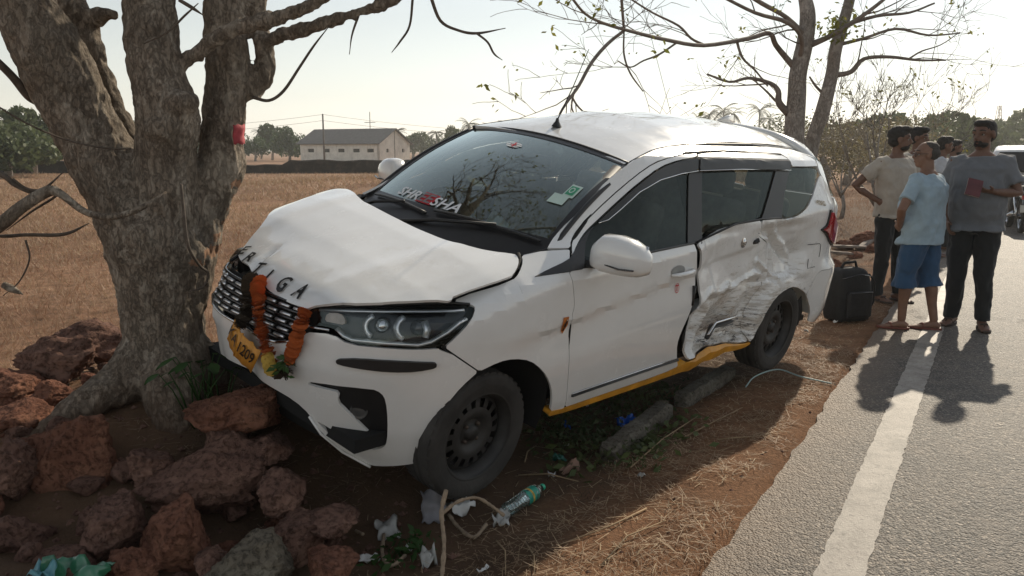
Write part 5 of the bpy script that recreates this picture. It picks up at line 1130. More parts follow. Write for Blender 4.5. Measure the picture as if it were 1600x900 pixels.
# low laterite wall along the field
def mat_laterite(name, a, b_, c, sc=1.0):
    m, nt, b = nodes(name); v = coord(nt, 'Object'); k = ramp(nt, noise_n(nt, v, 3.0*sc, 8, .72, .3), [(.28, a), (.5, b_), (.75, c)])
    pm = ramp(nt, noise_n(nt, v, 42*sc, 4, .65, .4), [(.34, .30), (.52, 1.0)])
    k = mixc(nt, .75, k, pm, 'MULTIPLY'); li = ramp(nt, noise_n(nt, v, 9*sc, 6, .7), [(.60, 0.0), (.70, .4)]); k = mixc(nt, li, k, tuple(min(1, x*1.5) for x in c))
    nt.links.new(k, b.inputs['Base Color']); b.inputs['Roughness'].default_value = .95; b.inputs['Specular IOR Level'].default_value = .15
    h = math_n(nt, 'ADD', noise_n(nt, v, 26*sc, 6, .75), math_n(nt, 'MULTIPLY', pm, .6)); bump(nt, b, h, .9, .02); return m
WALLM = mat_laterite('weathered_wall', (.012, .011, .010), (.035, .028, .024), (.10, .075, .058), .5)
YW = 54.0
xs = np.arange(at(-420, 235, YW).x, at(1000, 235, YW).x, .6); fw = MB(); rings = []
for x in xs:
    t = .22*float(vfbm(x*.35, 2, 1, 3)); z0 = Gz(x, YW)-.1; h = .98+.12*float(vfbm(x*.8, 0, 3, 3)); h = h-(.35 if 0.4 < float(vnoise(x*.12, 9)) else 0); y0 = YW+t*.3
    rings.append([(x, y0-.25, z0), (x, y0-.2, z0+h*.95), (x, y0-.1, z0+h), (x, y0+.15, z0+h), (x, y0+.25, z0)])
fw.rings(rings, True, True); o = fw.obj('boundary_wall', WALLM, None, False); tag(o, 'low dark weathered stone wall across the far side of the field', 'wall')
# poles and wires
def pole(label, px, Y, top_py, r=.11, arms=True):
    a = at(px, 250, Y); t = at(px, top_py, Y); r_ = empty('utility_pole', (a.x, Y, Gz(a.x, Y))); h = t.z-Gz(a.x, Y)
    MB().tube([(0, 0, -.2), (0, 0, h)], [r, r*.7], 8).obj('post', plain('pole_concrete', (.13, .12, .11), .9), r_)
    if arms:
        MB().box((0, 0, h-.3), (1.3, .08, .10)).obj('cross_arm', DARK, r_, False)
        for k in (-.55, 0, .55): MB().tube([(k, 0, h-.25), (k, 0, h-.05)], .04, 6).obj('insulator', DARK, r_)
    return tag(r_, label, 'pole'), Vector((a.x, Y, Gz(a.x, Y)+h-.05))
_, pt = pole('thin dark utility pole standing in front of the shed', 507, 76, 178, .10, False)
def wire(name, label, a, b, sag, r=.012):
    P = [a.lerp(b, k/16)-Vector((0, 0, sag*4*(k/16)*(1-k/16))) for k in range(17)]; return tag(MB().tube(P, r, 4).obj(name, TWIG, None), label, 'wire')
wire('overhead_wire', 'upper overhead wire running left from the shed pole', pt, at(-60, 200, 66), .7); wire('overhead_wire', 'upper overhead wire running right from the shed pole', pt, at(900, 207, 92), .5)
wire('overhead_wire', 'lower overhead wire running left from the shed pole', pt-Vector((0, 0, .55)), at(-60, 208, 66), .7); wire('overhead_wire', 'lower overhead wire running right from the shed pole', pt-Vector((0, 0, .55)), at(900, 214, 92), .5)
# guy wire over the car roof
wire('guy_wire', 'thin slanting wire crossing the sky above the car roof', at(1000, -10, 20), at(1050, 185, 20), .0, .006)
wire('sagging_cable', 'thin black cable sagging across the left limb of the thick tree', at(-20, 155, 3.5), at(205, 232, 3.62), .06, .004)
# lattice mast
M0 = at(1555, 235, 160); mast = empty('lattice_mast', (M0.x, 160, 0)); hm = at(1555, 165, 160).z; LM = plain('mast_paint', (.28, .20, .18), .7)
for sx, sy in ((-1, -1), (1, -1), (1, 1), (-1, 1)): MB().tube([(sx*.9, sy*.9, 0), (sx*.22, sy*.22, hm)], .07, 4).obj('leg', LM, mast)
for k in range(9):
    z0, z1 = hm*k/9, hm*(k+1)/9; w0, w1 = .9-.68*k/9, .9-.68*(k+1)/9
    MB().tube([(-w0, -w0, z0), (w1, -w1, z1)], .05, 4).obj('brace', LM, mast); MB().tube([(w0, -w0, z0), (-w1, -w1, z1)], .05, 4).obj('brace', LM, mast)
tag(mast, 'slim lattice radio mast standing beyond the trees on the right', 'mast')

# ---- white car parked on the road, seen from behind
def parked_car():
    a = at(1557, 345, 17.0); p = np.array([a.x-.42, a.y])+RD*2.0-RN*.85; c = empty('parked_car', (p[0], p[1], 0), (0, 0, math.pi/2-math.radians(31.1)))
    tag(c, 'white hatchback parked on the road at the right edge, seen from behind', 'car')
    W_ = .85; prof = [(-2.0,.32),(-2.06,.55),(-2.02,.95),(-1.93,1.02),(-1.66,1.50),(-1.45,1.58),(-.2,1.62),(.45,1.52),(1.05,1.06),(1.85,.92),(2.02,.7),(2.02,.3)]
    def wd(z): return W_ if z < .95 else W_-.30*(z-.95)
    m = MB(); rows = []
    for k in np.linspace(-1, 1, 9): rows.append([(x, k*wd(z)*(1-.03*abs(k)**3), z-.02*abs(k)**4) for x, z in prof])
    m.rings(rows, True, False); o = m.obj('body', PAINT, c); bevel(o, .03, 2, 30)
    MB().add([(-1.985+.02, -.62, 1.06), (-1.985+.02, .62, 1.06), (-1.70, .56, 1.47), (-1.70, -.56, 1.47)], [(0, 1, 2, 3)]).obj('rear_window', SIDEG and BLACKP, c, False)
    for i, v_ in enumerate(c.children[-1].data.vertices): v_.co.x -= .03
    for s_ in (1, -1):
        q = MB(); q.rings([[(-2.04, s_*.66, z), (-2.06, s_*.80, z), (-1.95, s_*.865, z), (-1.80, s_*.85, z), (-1.80, s_*.66, z)] if z < 1.2 else [(-1.80, s_*.66, z), (-1.83, s_*.74, z), (-1.75, s_*.80, z), (-1.66, s_*.78, z), (-1.66, s_*.66, z)] for z in (.86, 1.0, 1.1, 1.42)]); q.obj('tail_light', REDLENS, c, False)
        for x in (-1.25, 1.28):
            w = empty('wheel', (x, s_*.76, .30)); w.parent = c; Mx = Matrix.Rotation(-s_*math.pi/2, 4, 'X'); MB().lathe([(.19, -.09), (.27, -.1), (.30, -.06), (.30, .06), (.27, .1), (.19, .09)], 28, Mx).obj('tyre', RUBBER, w); MB().lathe([(.001, .06), (.1, .06), (.17, .08), (.19, .09)], 24, Mx).obj('rim', CHROME, w)
        MB().add([(-1.5, s_*(.845-.0), 1.02), (.75, s_*.845, 1.02), (.35, s_*.70, 1.47), (-1.35, s_*.70, 1.50)], [(0, 1, 2, 3)]).obj('side_window', BLACKP, c, False)
        MB().box((.85, s_*.95, 1.0), (.12, .18, .13)).obj('door_mirror', PAINT, c)
    MB().box((-2.075, 0, .42), (.05, 1.62, .16)).obj('bumper_insert', BLACKP, c, False); MB().box((-2.085, 0, .78), (.02, .5, .12)).obj('number_plate', plain('plate_white', (.6, .6, .58), .6), c, False)
    MB().tube([(-2.0, 0, 1.04), (-2.02, .2, 1.12), (-1.96, .42, 1.14)], .012, 5).obj('rear_wiper', BLACKP, c); return c
parked_car()
# ---- motorbike at the right edge
def motorbike():
    a = at(1582, 360, 14.6); b = empty('motorbike', (a.x+.50, a.y+.75, 0.0), (0, 0, math.radians(58.9+8))); tag(b, 'dark motorbike standing on the road at the right edge, rear wheel showing', 'motorbike')
    for x, nm in ((-.66, 'wheel'), (.66, 'wheel')):
        w = empty(nm, (x, 0, .30)); w.parent = b; Mx = Matrix.Rotation(math.pi/2, 4, 'X'); MB().lathe([(.24, -.05), (.285, -.05), (.305, -.02), (.305, .02), (.285, .05), (.24, .05)], 28, Mx, True).obj('tyre', RUBBER, w); MB().lathe([(.225, -.03), (.24, -.04), (.24, .04), (.225, .03)], 28, Mx, True).obj('rim', CHROME, w)
        MB().tube([(0, -.08, 0), (0, .08, 0)], .05, 10).obj('hub', DCH, w)
        for k in range(8): an = k*math.pi/4; MB().tube([(.04*math.cos(an), 0, .04*math.sin(an)), (.23*math.cos(an), 0, .23*math.sin(an))], .008, 4).obj('spoke', DCH, w)
    DK = plain('bike_paint', (.015, .015, .017), .3, var=.2, coat=.6)
    MB().ell((.18, 0, .82), (.28, .15, .14), 16, 10).obj('tank', DK, b); o = MB().box((-.35, 0, .80), (.70, .25, .10)).obj('seat', RUBBER, b); bevel(o, .035, 3)
    MB().tube([(-.95, 0, .68), (-.82, 0, .74), (-.55, 0, .72)], [.04, .07, .08], 8, True, .6).obj('tail_section', DK, b); MB().box((-.93, 0, .66), (.06, .16, .07)).obj('tail_light', REDLENS, b, False); MB().tube([(-1.0, 0, .35), (-.97, 0, .52), (-.85, 0, .63), (-.66, 0, .645), (-.45, 0, .55)], .06, 8, True, .35).obj('mudguard', DK, b)
    MB().box((-1.0, 0, .46), (.015, .20, .13), (0, .2, 0)).obj('number_plate', plain('plate_cream', (.5, .48, .42), .6), b, False)
    o = MB().box((.08, 0, .45), (.40, .26, .34)).obj('engine', STEEL, b); bevel(o, .04, 2); MB().tube([(.35, .12, .30), (0, .14, .26), (-.75, .17, .36)], [.025, .03, .05], 10).obj('exhaust', CHROME, b)
    MB().tube([(.66, .09, .30), (.46, .09, .95)], .025, 8).obj('fork', CHROME, b); MB().tube([(.66, -.09, .30), (.46, -.09, .95)], .025, 8).obj('fork', CHROME, b); MB().tube([(.34, -.36, 1.03), (.46, -.1, 1.0), (.46, .1, 1.0), (.34, .36, 1.03)], .014, 8).obj('handlebar', BLACKP, b); MB().ell((.60, 0, .88), (.08, .10, .10), 12, 8).obj('headlamp', CHROME, b)
    MB().tube([(-.66, .10, .30), (-.4, .12, .68)], .022, 8).obj('shock_absorber', CHROME, b); MB().tube([(-.66, -.10, .30), (-.4, -.12, .68)], .022, 8).obj('shock_absorber', CHROME, b); MB().tube([(.1, .12, .3), (-.02, .30, .01)], .014, 6).obj('side_stand', STEEL, b)
    for s_ in (1, -1): MB().tube([(.36, s_*.30, 1.03), (.34, s_*.33, 1.18)], .007, 5).obj('mirror_stalk', BLACKP, b); MB().ell((.34, s_*.35, 1.20), (.02, .06, .04), 10, 6).obj('mirror', BLACKP, b)
motorbike()
# ================================================================== rocks, litter and plants near the tree
LAT = mat_laterite('laterite_stone', (.095, .054, .042), (.20, .112, .084), (.34, .20, .145)); LATR = mat_laterite('red_laterite', (.105, .048, .033), (.22, .10, .065), (.37, .19, .12)); LATG = mat_laterite('grey_lichen_stone', (.09, .075, .055), (.19, .16, .12), (.31, .28, .21))
def rock(name, loc, size, seed, mat, rot=(0, 0, 0), ang=1.0, sub=5):
    bm = bmesh.new(); bmesh.ops.create_icosphere(bm, subdivisions=sub, radius=1.0); rng = random.Random(seed)
    planes = []
    for k in range(16):
        d = Vector((rng.gauss(0, 1), rng.gauss(0, 1), rng.gauss(0, 1))).normalized(); planes.append((d, rng.uniform(.50, .85)))
    for v in bm.verts:
        p = v.co.copy()
        for d, h in planes:
            e = p.dot(d)-h
            if e > 0: p -= d*e*.92*ang
        q = p+Vector((seed*3.1, seed*1.7, -seed)); nn = mnoise.fractal(q*2.0, 1, 2, 3)*.12+mnoise.fractal(q*6, 1, 2, 4)*.09-abs(mnoise.noise(q*13))*.075-abs(mnoise.noise(q*27))*.03
        v.co = p*(1+nn)
    me = bpy.data.meshes.new(name); bm.to_mesh(me); bm.free(); c = get_co(me); set_co(me, c*np.array(size)/1.0); smooth(me)
    o = link(name, me, mat); o.location = loc; o.rotation_euler = rot; return o
R_ = [  # px, py centre, Y, half sizes px (w, h), depth m, material, label
 (122,730,3.30,76,86,.16,LATR,'tall reddish stone with an orange broken face left of the tree roots',(.1,.2,.3)),
 (325,750,3.18,100,66,.20,LAT,'broad flat dark stone below the tree root and the car bumper',(.1,-.1,.2)),
 (185,825,2.86,52,58,.13,LAT,'rounded brown stone between the tall reddish stone and the pyramid stone',(0,.3,.1)),
 (275,845,2.80,62,76,.14,LATR,'pyramid-shaped red-brown stone at the bottom left',(0,0,.5)),
 (395,885,2.66,72,46,.16,LATG,'pale lichen-covered stone at the bottom edge',(0,.1,.2)),
 (515,885,2.66,44,38,.12,LATR,'bright red stone at the bottom edge right of the pale stone',(.2,0,.4)),
 (460,835,2.90,48,44,.13,LAT,'dark round stone above the bright red stone',(.3,.1,.4)),
 (385,640,3.50,84,38,.16,LATR,'red wedge stone under the number plate',(.0,-.15,.3)),
 (95,560,4.15,72,36,.18,LAT,'dark oblong stone in the sun left of the trunk',(0,0,.2)),
 (150,538,4.45,70,34,.20,LAT,'low dark stone behind, touching the trunk',(0,.1,.3)),
 (20,740,3.15,40,50,.14,LAT,'dark stone cut by the left border beside the tall reddish stone',(.2,.2,0)),
 (25,845,2.85,48,44,.14,LAT,'dull brown stone in the lower left corner above the green bag',(0,.3,.7)),
 (105,885,2.68,60,34,.12,LAT,'flat dark stone at the bottom edge beside the green bag',(.1,.1,.2)),
 (350,690,3.36,40,30,.12,LAT,'small stone wedged between root and flat dark stone',(.4,.1,.2)),
 (440,770,3.10,44,36,.13,LAT,'half-hidden stone under the bumper corner',(.2,.3,.2)),
 (235,730,3.20,36,30,.12,LAT,'small stone under the forked root',(.1,.4,.2)),
 (205,885,2.68,46,30,.10,LATR,'small red-brown stone at the bottom edge below the rounded stone',(.3,.1,.9)),
 (30,600,3.9,52,26,.16,LATR,'sunlit orange-brown stone low on the left edge',(.1,.1,.5)),
 (25,650,3.6,44,26,.14,LATR,'rusty stone at the left border below the sunlit one',(.3,.1,.9)),
 (520,810,2.98,40,26,.12,LAT,'low dark stone between the red stone and the litter',(.2,.2,.9)),
 (330,880,2.68,30,24,.10,LAT,'small dark stone tucked left of the pale stone',(.2,.5,.4)),
 (75,620,3.75,30,20,.10,LATR,'fist-sized rusty stone on the root',(.2,.5,.4)),
 (415,700,3.30,36,24,.11,LAT,'dark stone in the shade below the plate',(.5,.2,.1))]
for i, (px, py, Y, hw, hh, dp, mt, lb, rt) in enumerate(R_):
    p = at(px, py, Y); sx, sz = mrad(hw, Y)*1.22, mrad(hh, Y)*1.2
    tag(rock('laterite_stone', p, (sx, max(dp*1.2, sx*.7), sz), i+3, mt, (rt[0]*.4, rt[1]*.5, rt[2]*.5)), lb, 'stone', 'stones piled around the tree')
rg = random.Random(12)
for k in range(34):
    while True:
        x, y = rg.uniform(-2.5, -.55), rg.uniform(2.55, 4.3)
        if math.hypot(x+1.68, y-3.9) > .34 and not (x > -1.1 and y > 3.3): break
    s_ = rg.uniform(.04, .10); o = rock('rubble_stone', (x, y, Gz(x, y)+s_*.35), (s_*rg.uniform(.8, 1.3), s_, s_*rg.uniform(.6, .9)), 90+k, (LAT, LATR, LAT)[k % 3], (rg.random(), rg.random(), rg.random()*6), 1.0, 3); tag(o, 'small rubble stone wedged among the big stones around the tree', 'stone', 'small rubble stones at the tree')
# soil and rubble filling between the stones
rg = random.Random(4); fill = MB()
def pebble(mb, c, s, rng):
    V = [Vector((1, 0, 0)), Vector((-1, 0, 0)), Vector((0, 1, 0)), Vector((0, -1, 0)), Vector((0, 0, 1)), Vector((0, 0, -1))]; V = [Vector(c)+Vector((v.x*rng.uniform(.6, 1.2), v.y*rng.uniform(.6, 1.2), v.z*rng.uniform(.4, .9)))*s for v in V]
    mb.add(V, [(0, 2, 4), (2, 1, 4), (1, 3, 4), (3, 0, 4), (2, 0, 5), (1, 2, 5), (3, 1, 5), (0, 3, 5)])
for k in range(1500):
    x = rg.uniform(-2.8, -.2); y = rg.uniform(2.4, 5.2); pebble(fill, (x, y, Gz(x, y)+rg.uniform(-.01, .01)), rg.uniform(.006, .035)*rg.random()**.5, rg)
for k in range(900):
    s = rg.uniform(-.05, 3.5); t = rg.uniform(-2, 6); p = st(s, t); pebble(fill, (p[0], p[1], Gz(p[0], p[1])), rg.uniform(.004, .014), rg)
tag(fill.obj('rubble', LAT, None, False), 'small reddish rubble and grit scattered around the stones', 'rubble', kind='stuff')
# ================================================================== people
def mat_skin(name, c):
    m, nt, b = nodes(name); v = coord(nt, 'Object'); k = ramp(nt, noise_n(nt, v, 14, 5, .6), [(.3, tuple(x*.8 for x in c)), (.7, tuple(x*1.12 for x in c))]); nt.links.new(k, b.inputs['Base Color'])
    b.inputs['Roughness'].default_value = .55; b.inputs['Subsurface Weight'].default_value = .08; b.inputs['Subsurface Radius'].default_value = (.02, .008, .004); bump(nt, b, noise_n(nt, v, 120, 3, .6), .12, .003); return m
SKIN = mat_skin('brown_skin', (.20, .105, .068)); SKIN2 = mat_skin('darker_skin', (.145, .072, .046)); HAIR = plain('black_hair', (.010, .008, .007), .65, var=.5, scale=80, bmp=.8, bscale=160); HAIRG = plain('greying_hair', (.045, .040, .036), .7, var=.6, scale=90, bmp=.8, bscale=160)
EYEW = plain('eye_white', (.22, .20, .18), .4); EYED = plain('eye_dark', (.01, .007, .005), .2); LIP = plain('lips', (.14, .055, .045), .5)
def fabric(name, c, var=.14, bs=90): return plain(name, c, .92, var=var, scale=7, spec=.2, bmp=.25, bscale=bs, sheen=.2)
def ringz(z, cx, cy, rx, ry, n=24, e=.86, tilt=0.0):
    R = []
    for k in range(n):
        t = 2*math.pi*k/n; c, s = math.cos(t), math.sin(t); R.append((cx+math.copysign(abs(c)**e, c)*rx, cy+math.copysign(abs(s)**e, s)*ry, z+tilt*math.copysign(abs(c)**e, c)*rx))
    return R
def wrinkle(o, amp, seed, zs=1.0):
    c = get_co(o.data); n = get_no(o.data); d = amp*(np.abs(vfbm(c[:, 0]*7+seed, c[:, 1]*7, c[:, 2]*9*zs, 3))-.3)+amp*.6*vfbm(c[:, 0]*16+seed, c[:, 1]*16-seed, c[:, 2]*22*zs, 2); set_co(o.data, c+n*d[:, None])
def person(label, loc, yaw, H, J={}, belly=0.0, head=(0, 0, 0), skin=None, shirt=None, sleeve=.62, hem=.86, bottom=None, legs_end=.10, leg_r=1.0, hair='short', beard=False, glasses=False, shoe=None, group=None, fingers='relaxed', build=1.0, hairm=None):
    skin = skin or SKIN; k = H/1.75; root = empty('person', loc, (0, 0, yaw)); tag(root, label, 'person', group)
    D = dict(hipL=(0, .095, .90), hipR=(0, -.095, .90), kneeL=(.02, .105, .49), kneeR=(.02, -.105, .49), ankL=(-.02, .11, .085), ankR=(-.02, -.11, .085), shL=(-.01, .185, 1.395), shR=(-.01, -.185, 1.395), elL=(-.03, .245, 1.11), elR=(-.03, -.245, 1.11), wrL=(.05, .25, .87), wrR=(.05, -.25, .87), neck=(-.005, 0, 1.45), head=(.025, 0, 1.615), footL=0.0, footR=0.0)
    D.update(J); V_ = {n: Vector(v) if hasattr(v, '__len__') else v for n, v in D.items()}
    tors = [(.80, 0, .085, .13), (.88, -.01, .115, .168), (.97, belly*.4, .112+belly*.6, .160+belly*.4), (1.06, belly*.6, .110+belly, .152+belly*.7), (1.15, belly*.5, .115+belly*.8, .158+belly*.4), (1.25, 0, .120+belly*.2, .174), (1.34, -.005, .115, .182), (1.395, -.01, .092, .168), (1.44, -.01, .066, .10), (1.475, -.005, .056, .060)]
    def torso(mb, add, z0, z1):
        R = [ringz(z, cx, 0, (rx+add)*build, (ry+add)*build) for z, cx, rx, ry in tors if z0 <= z <= z1]; mb.rings(R)
    b = MB(); torso(b, 0, 0, 2)
    b.tube([V_['neck']-Vector((0, 0, .05)), V_['neck']+Vector((.006, 0, .04)), V_['head']-Vector((.02, 0, .05))], [.062, .055, .054], 16)
    Hm = Matrix.Translation(V_['head']) @ Euler(head).to_matrix().to_4x4(); hp = lambda *p: Hm @ Vector(p)
    def hell(mb, c, r, n=18, m=12, M=None): mb.ell(hp(*c), r, n, m, (Hm.to_3x3() @ M) if M is not None else Hm.to_3x3())
    hell(b, (-.012, 0, .030), (.096, .076, .090)); hell(b, (.022, 0, -.035), (.068, .060, .078)); hell(b, (.050, 0, -.082), (.036, .036, .030)); hell(b, (.045, 0, .030), (.045, .058, .045))
    b.tube([hp(.080, 0, .022), hp(.100, 0, -.008), hp(.108, 0, -.024)], [.009, .013, .015], 10); b.tube([hp(.092, -.016, -.030), hp(.092, .016, -.030)], .011, 8)
    b.tube([hp(.076, -.022, -.058), hp(.088, 0, -.056), hp(.076, .022, -.058)], [.008, .012, .008], 8)
    for s in (1, -1): hell(b, (-.008, s*.080, -.004), (.022, .010, .034), 10, 8); b.tube([hp(.072, s*.014, .030), hp(.076, s*.036, .034), hp(.060, s*.058, .024)], .011, 8)
    for S in 'LR':
        s = 1 if S == 'L' else -1; hip, kn, an = V_['hip'+S], V_['knee'+S], V_['ank'+S]; sh, el, wr = V_['sh'+S], V_['el'+S], V_['wr'+S]
        b.tube([hip+Vector((0, -s*.01, .06)), hip+Vector((0, 0, -.06)), hip.lerp(kn, .55), kn, kn.lerp(an, .28)+Vector((-.012, 0, 0)), kn.lerp(an, .6), an], [.095, .090, .072, .056, .057, .043, .036], 16)
        fy = V_['foot'+S]; fd = Vector((math.cos(fy), math.sin(fy), 0)); a0 = an.copy()
        b.tube([a0-fd*.055+Vector((0, 0, -.055)), a0-fd*.01+Vector((0, 0, -.035)), a0+fd*.06+Vector((0, 0, -.05)), a0+fd*.13+Vector((0, 0, -.066)), a0+fd*.18+Vector((0, 0, -.07))], [(.032, .026), (.038, .040), (.040, .030), (.046, .017), (.036, .012)], 14)
        for t_ in range(5): q = a0+fd*(.178-.008*t_)+Vector((-fd.y, fd.x, 0))*((t_-1.8)*.016*s); b.tube([q+Vector((0, 0, -.070)), q+fd*(.030-.003*t_)+Vector((0, 0, -.073))], [.009, .007], 8)
        b.tube([sh+Vector((0, -s*.05, .005)), sh, sh.lerp(el, .45), el, el.lerp(wr, .3), wr], [.058, .055, .047, .038, .038, .025], 14)
        # hand
        d = (wr-el).normalized(); side = d.cross(Vector((s*.2, s*1.0, .15))); side = side.normalized() if side.length > .1 else Vector((1, 0, 0)); nrm = D.get('palm'+S); nrm = Vector(nrm).normalized() if nrm else Vector((0, -s, 0)); nrm = (nrm-d*nrm.dot(d)).normalized(); side = d.cross(nrm)*(1 if S == 'L' else -1)
        hd_ = Vector(D['hand'+S]).normalized() if ('hand'+S) in D else d; nrm = (nrm-hd_*nrm.dot(hd_)).normalized(); side = hd_.cross(nrm)
        if side.dot(Vector((1, 0, 0))) < 0: side = -side
        b.tube([wr-hd_*.01, wr+hd_*.03, wr+hd_*.085], [(.026, .020), (.038, .017), (.040, .014)], 12) if False else None
        R = []
        for q_, w_, th in ((-.01, .026, .020), (.03, .036, .017), (.07, .042, .015), (.092, .040, .012)): R.append([wr+hd_*q_+side*(math.cos(t)*w_)+nrm*(math.sin(t)*th) for t in np.linspace(0, 2*math.pi, 14, endpoint=False)])
        b.rings(R); curl = D.get('curl'+S, .5)
        for f_ in range(4):
            st_ = wr+hd_*.085+side*(.030-.020*f_); L = (.072, .080, .075, .058)[f_]; d1 = (hd_+nrm*curl*.6).normalized(); d2 = (hd_*(1-curl*.8)+nrm*curl*1.3).normalized(); d3 = (hd_*(.6-curl)+nrm*curl*1.5).normalized()
            b.tube([st_-hd_*.01, st_+d1*L*.42, st_+d1*L*.42+d2*L*.32, st_+d1*L*.42+d2*L*.32+d3*L*.26], [.0100, .0092, .0086, .0075], 8)
        tb = wr+hd_*.025+side*.030; d1 = (hd_*.6+side*.7+nrm*.35).normalized(); d2 = (hd_*.9+side*.25+nrm*.4).normalized(); b.tube([tb-side*.015, tb+d1*.040, tb+d1*.040+d2*.032], [.014, .0115, .009], 8)
    body_ = remesh(b, 'body', .0072, 3, skin, None)
    parts = [body_]
    def child(mb, name, mat, vox=None, it=3, wr_=None):
        if vox: o = remesh(mb, name, vox, it, mat, None)
        else: o = mb.obj(name, mat, None)
        if wr_: wrinkle(o, *wr_)
        parts.append(o); return o
    if shirt:
        m = MB(); R = [ringz(hem-.01, belly*.3, 0, (.136+belly*.9)*build, (.192+belly*.6)*build)]+[ringz(z, cx, 0, (rx+(.030 if z < 1.35 else .014))*build, (ry+(.030 if z < 1.35 else .010))*build) for z, cx, rx, ry in tors if hem < z < 1.46]; m.rings(R)
        for S in 'LR':
            s = 1 if S == 'L' else -1; sh, el = V_['sh'+S], V_['el'+S]; e_ = sh.lerp(el, sleeve); m.tube([sh+Vector((0, -s*.07, .0)), sh+Vector((0, 0, .0)), sh.lerp(el, sleeve*.5), e_], [.072, .070, .070, .073], 16)
        child(m, 'shirt', shirt, .010, 3, (.026, H*3, .55))
    if bottom:
        m = MB(); m.rings([ringz(z, cx*.8, 0, (rx+.008)*build, (ry+.008)*build) for z, cx, rx, ry in tors if z < 1.0])
        for S in 'LR':
            s = 1 if S == 'L' else -1; hip, kn, an = V_['hip'+S], V_['knee'+S], V_['ank'+S]
            P = [(hip+Vector((0, -s*.015, .02)), .088), (hip+Vector((0, 0, -.08)), .104*leg_r), (hip.lerp(kn, .6), .095*leg_r), (kn, .080*leg_r), (kn.lerp(an, .4), .074*leg_r), (kn.lerp(an, .8), .064*leg_r), (an+Vector((0, 0, -.02)), .064*leg_r)]
            Q = [(p, r) for p, r in P if p.z > legs_end or legs_end < .12]; 
            if legs_end > .12:
                lo = kn.lerp(an, max(0, (kn.z-legs_end)/(kn.z-an.z))) if legs_end < kn.z else hip.lerp(kn, (hip.z-legs_end)/(hip.z-kn.z)); Q.append((lo, .098*leg_r))
            m.tube([q[0] for q in Q], [q[1] for q in Q], 18)
        child(m, 'trousers' if legs_end < .2 else 'shorts', bottom, .010, 3, (.026, H*5, .5))
    # hair, brows, eyes
    hm_ = hairm or HAIR; m = MB()
    if hair == 'short':
        hell(m, (-.024, 0, .046), (.096, .081, .086)); hell(m, (.022, 0, .098), (.062, .066, .034)); hell(m, (-.050, 0, -.005), (.062, .074, .068))
    elif hair == 'thick':
        hell(m, (-.026, 0, .052), (.100, .086, .090)); hell(m, (.030, 0, .106), (.066, .070, .038)); hell(m, (-.050, 0, -.005), (.066, .078, .070))
    else:
        hell(m, (-.045, 0, .015), (.076, .0815, .068)); hell(m, (-.030, 0, .062), (.084, .070, .062))
    o = child(m, 'hair', hm_, .008, 1); c = get_co(o.data); n = get_no(o.data); set_co(o.data, c+n*(.004*vfbm(c[:, 0]*60, c[:, 1]*60, c[:, 2]*60, 2))[:, None])
    for s in (1, -1):
        m = MB(); m.ell(hp(.066, s*.033, .008), (.013, .013, .010), 10, 8); child(m, 'eye', EYEW); m = MB(); m.ell(hp(.0755, s*.034, .008), (.006, .006, .007), 8, 6); child(m, 'iris', EYED)
        m = MB(); m.tube([hp(.083, s*.014, .040), hp(.083, s*.034, .046), hp(.064, s*.058, .038)], [.005, .006, .003], 6); child(m, 'eyebrow', hm_)
    m = MB(); m.tube([hp(.080, -.020, -.0575), hp(.094, 0, -.056), hp(.080, .020, -.0575)], [.003, .005, .003], 6); child(m, 'lips', LIP)
    if beard:
        m = MB(); m.tube([hp(.078, -.030, -.046), hp(.096, 0, -.042), hp(.078, .030, -.046)], [.007, .009, .007], 8); hell(m, (.034, 0, -.070), (.058, .056, .040)); o = child(m, 'beard', hm_, .008, 1)
    if glasses:
        m = MB()
        for s in (1, -1):
            m.tube([hp(.094+.0*math.cos(t), s*.034+.024*math.cos(t), .006+.018*math.sin(t)) for t in np.linspace(0, 2*math.pi, 13)], .0025, 5, False); m.tube([hp(.092, s*.058, .010), hp(.040, s*.080, .012), hp(-.01, s*.086, .010)], .0022, 5)
        m.tube([hp(.094, -.010, .010), hp(.094, .010, .010)], .0022, 5); child(m, 'glasses', DCH)
    if shoe:
        for S in 'LR':
            an = V_['ank'+S]; fy = V_['foot'+S]; fd = Vector((math.cos(fy), math.sin(fy), 0)); sd = Vector((-fd.y, fd.x, 0)); m = MB(); R = []
            for zz in (-.086, -.070): R.append([an+fd*x+sd*y+Vector((0, 0, zz)) for x, y in ((-.075, -.02), (-.07, .02), (-.03, .036), (.06, .044), (.15, .050), (.20, .030), (.215, 0), (.20, -.030), (.15, -.050), (.06, -.044), (-.03, -.036))])
            m.rings(R); child(m, 'sandal_sole', shoe); m = MB(); m.tube([an+fd*.07+sd*.046+Vector((0, 0, -.07)), an+fd*.09+sd*.02+Vector((0, 0, -.030)), an+fd*.10-sd*.02+Vector((0, 0, -.034)), an+fd*.08-sd*.046+Vector((0, 0, -.07))], [.010, .014, .014, .010], 8, True, .5); m.tube([an+fd*.155+Vector((0, 0, -.066)), an+fd*.10+Vector((0, 0, -.032))], .006, 6); child(m, 'sandal_strap', shoe)
    for o in parts: o.parent = root; o.scale = (k, k, k)
    return root
GREYT = fabric('grey_tshirt', (.150, .160, .175)); BLUES = fabric('light_blue_shirt', (.30, .40, .47)); BEIGET = fabric('beige_tshirt', (.40, .36, .31)); TROU = fabric('dark_trousers', (.018, .020, .022)); NAVY = fabric('navy_shorts', (.030, .075, .150)); SAND = plain('brown_sandal', (.05, .032, .024), .7); SANDR = plain('reddish_slipper', (.16, .05, .035), .7)
def face(dx, dy): return math.atan2(dy, dx)
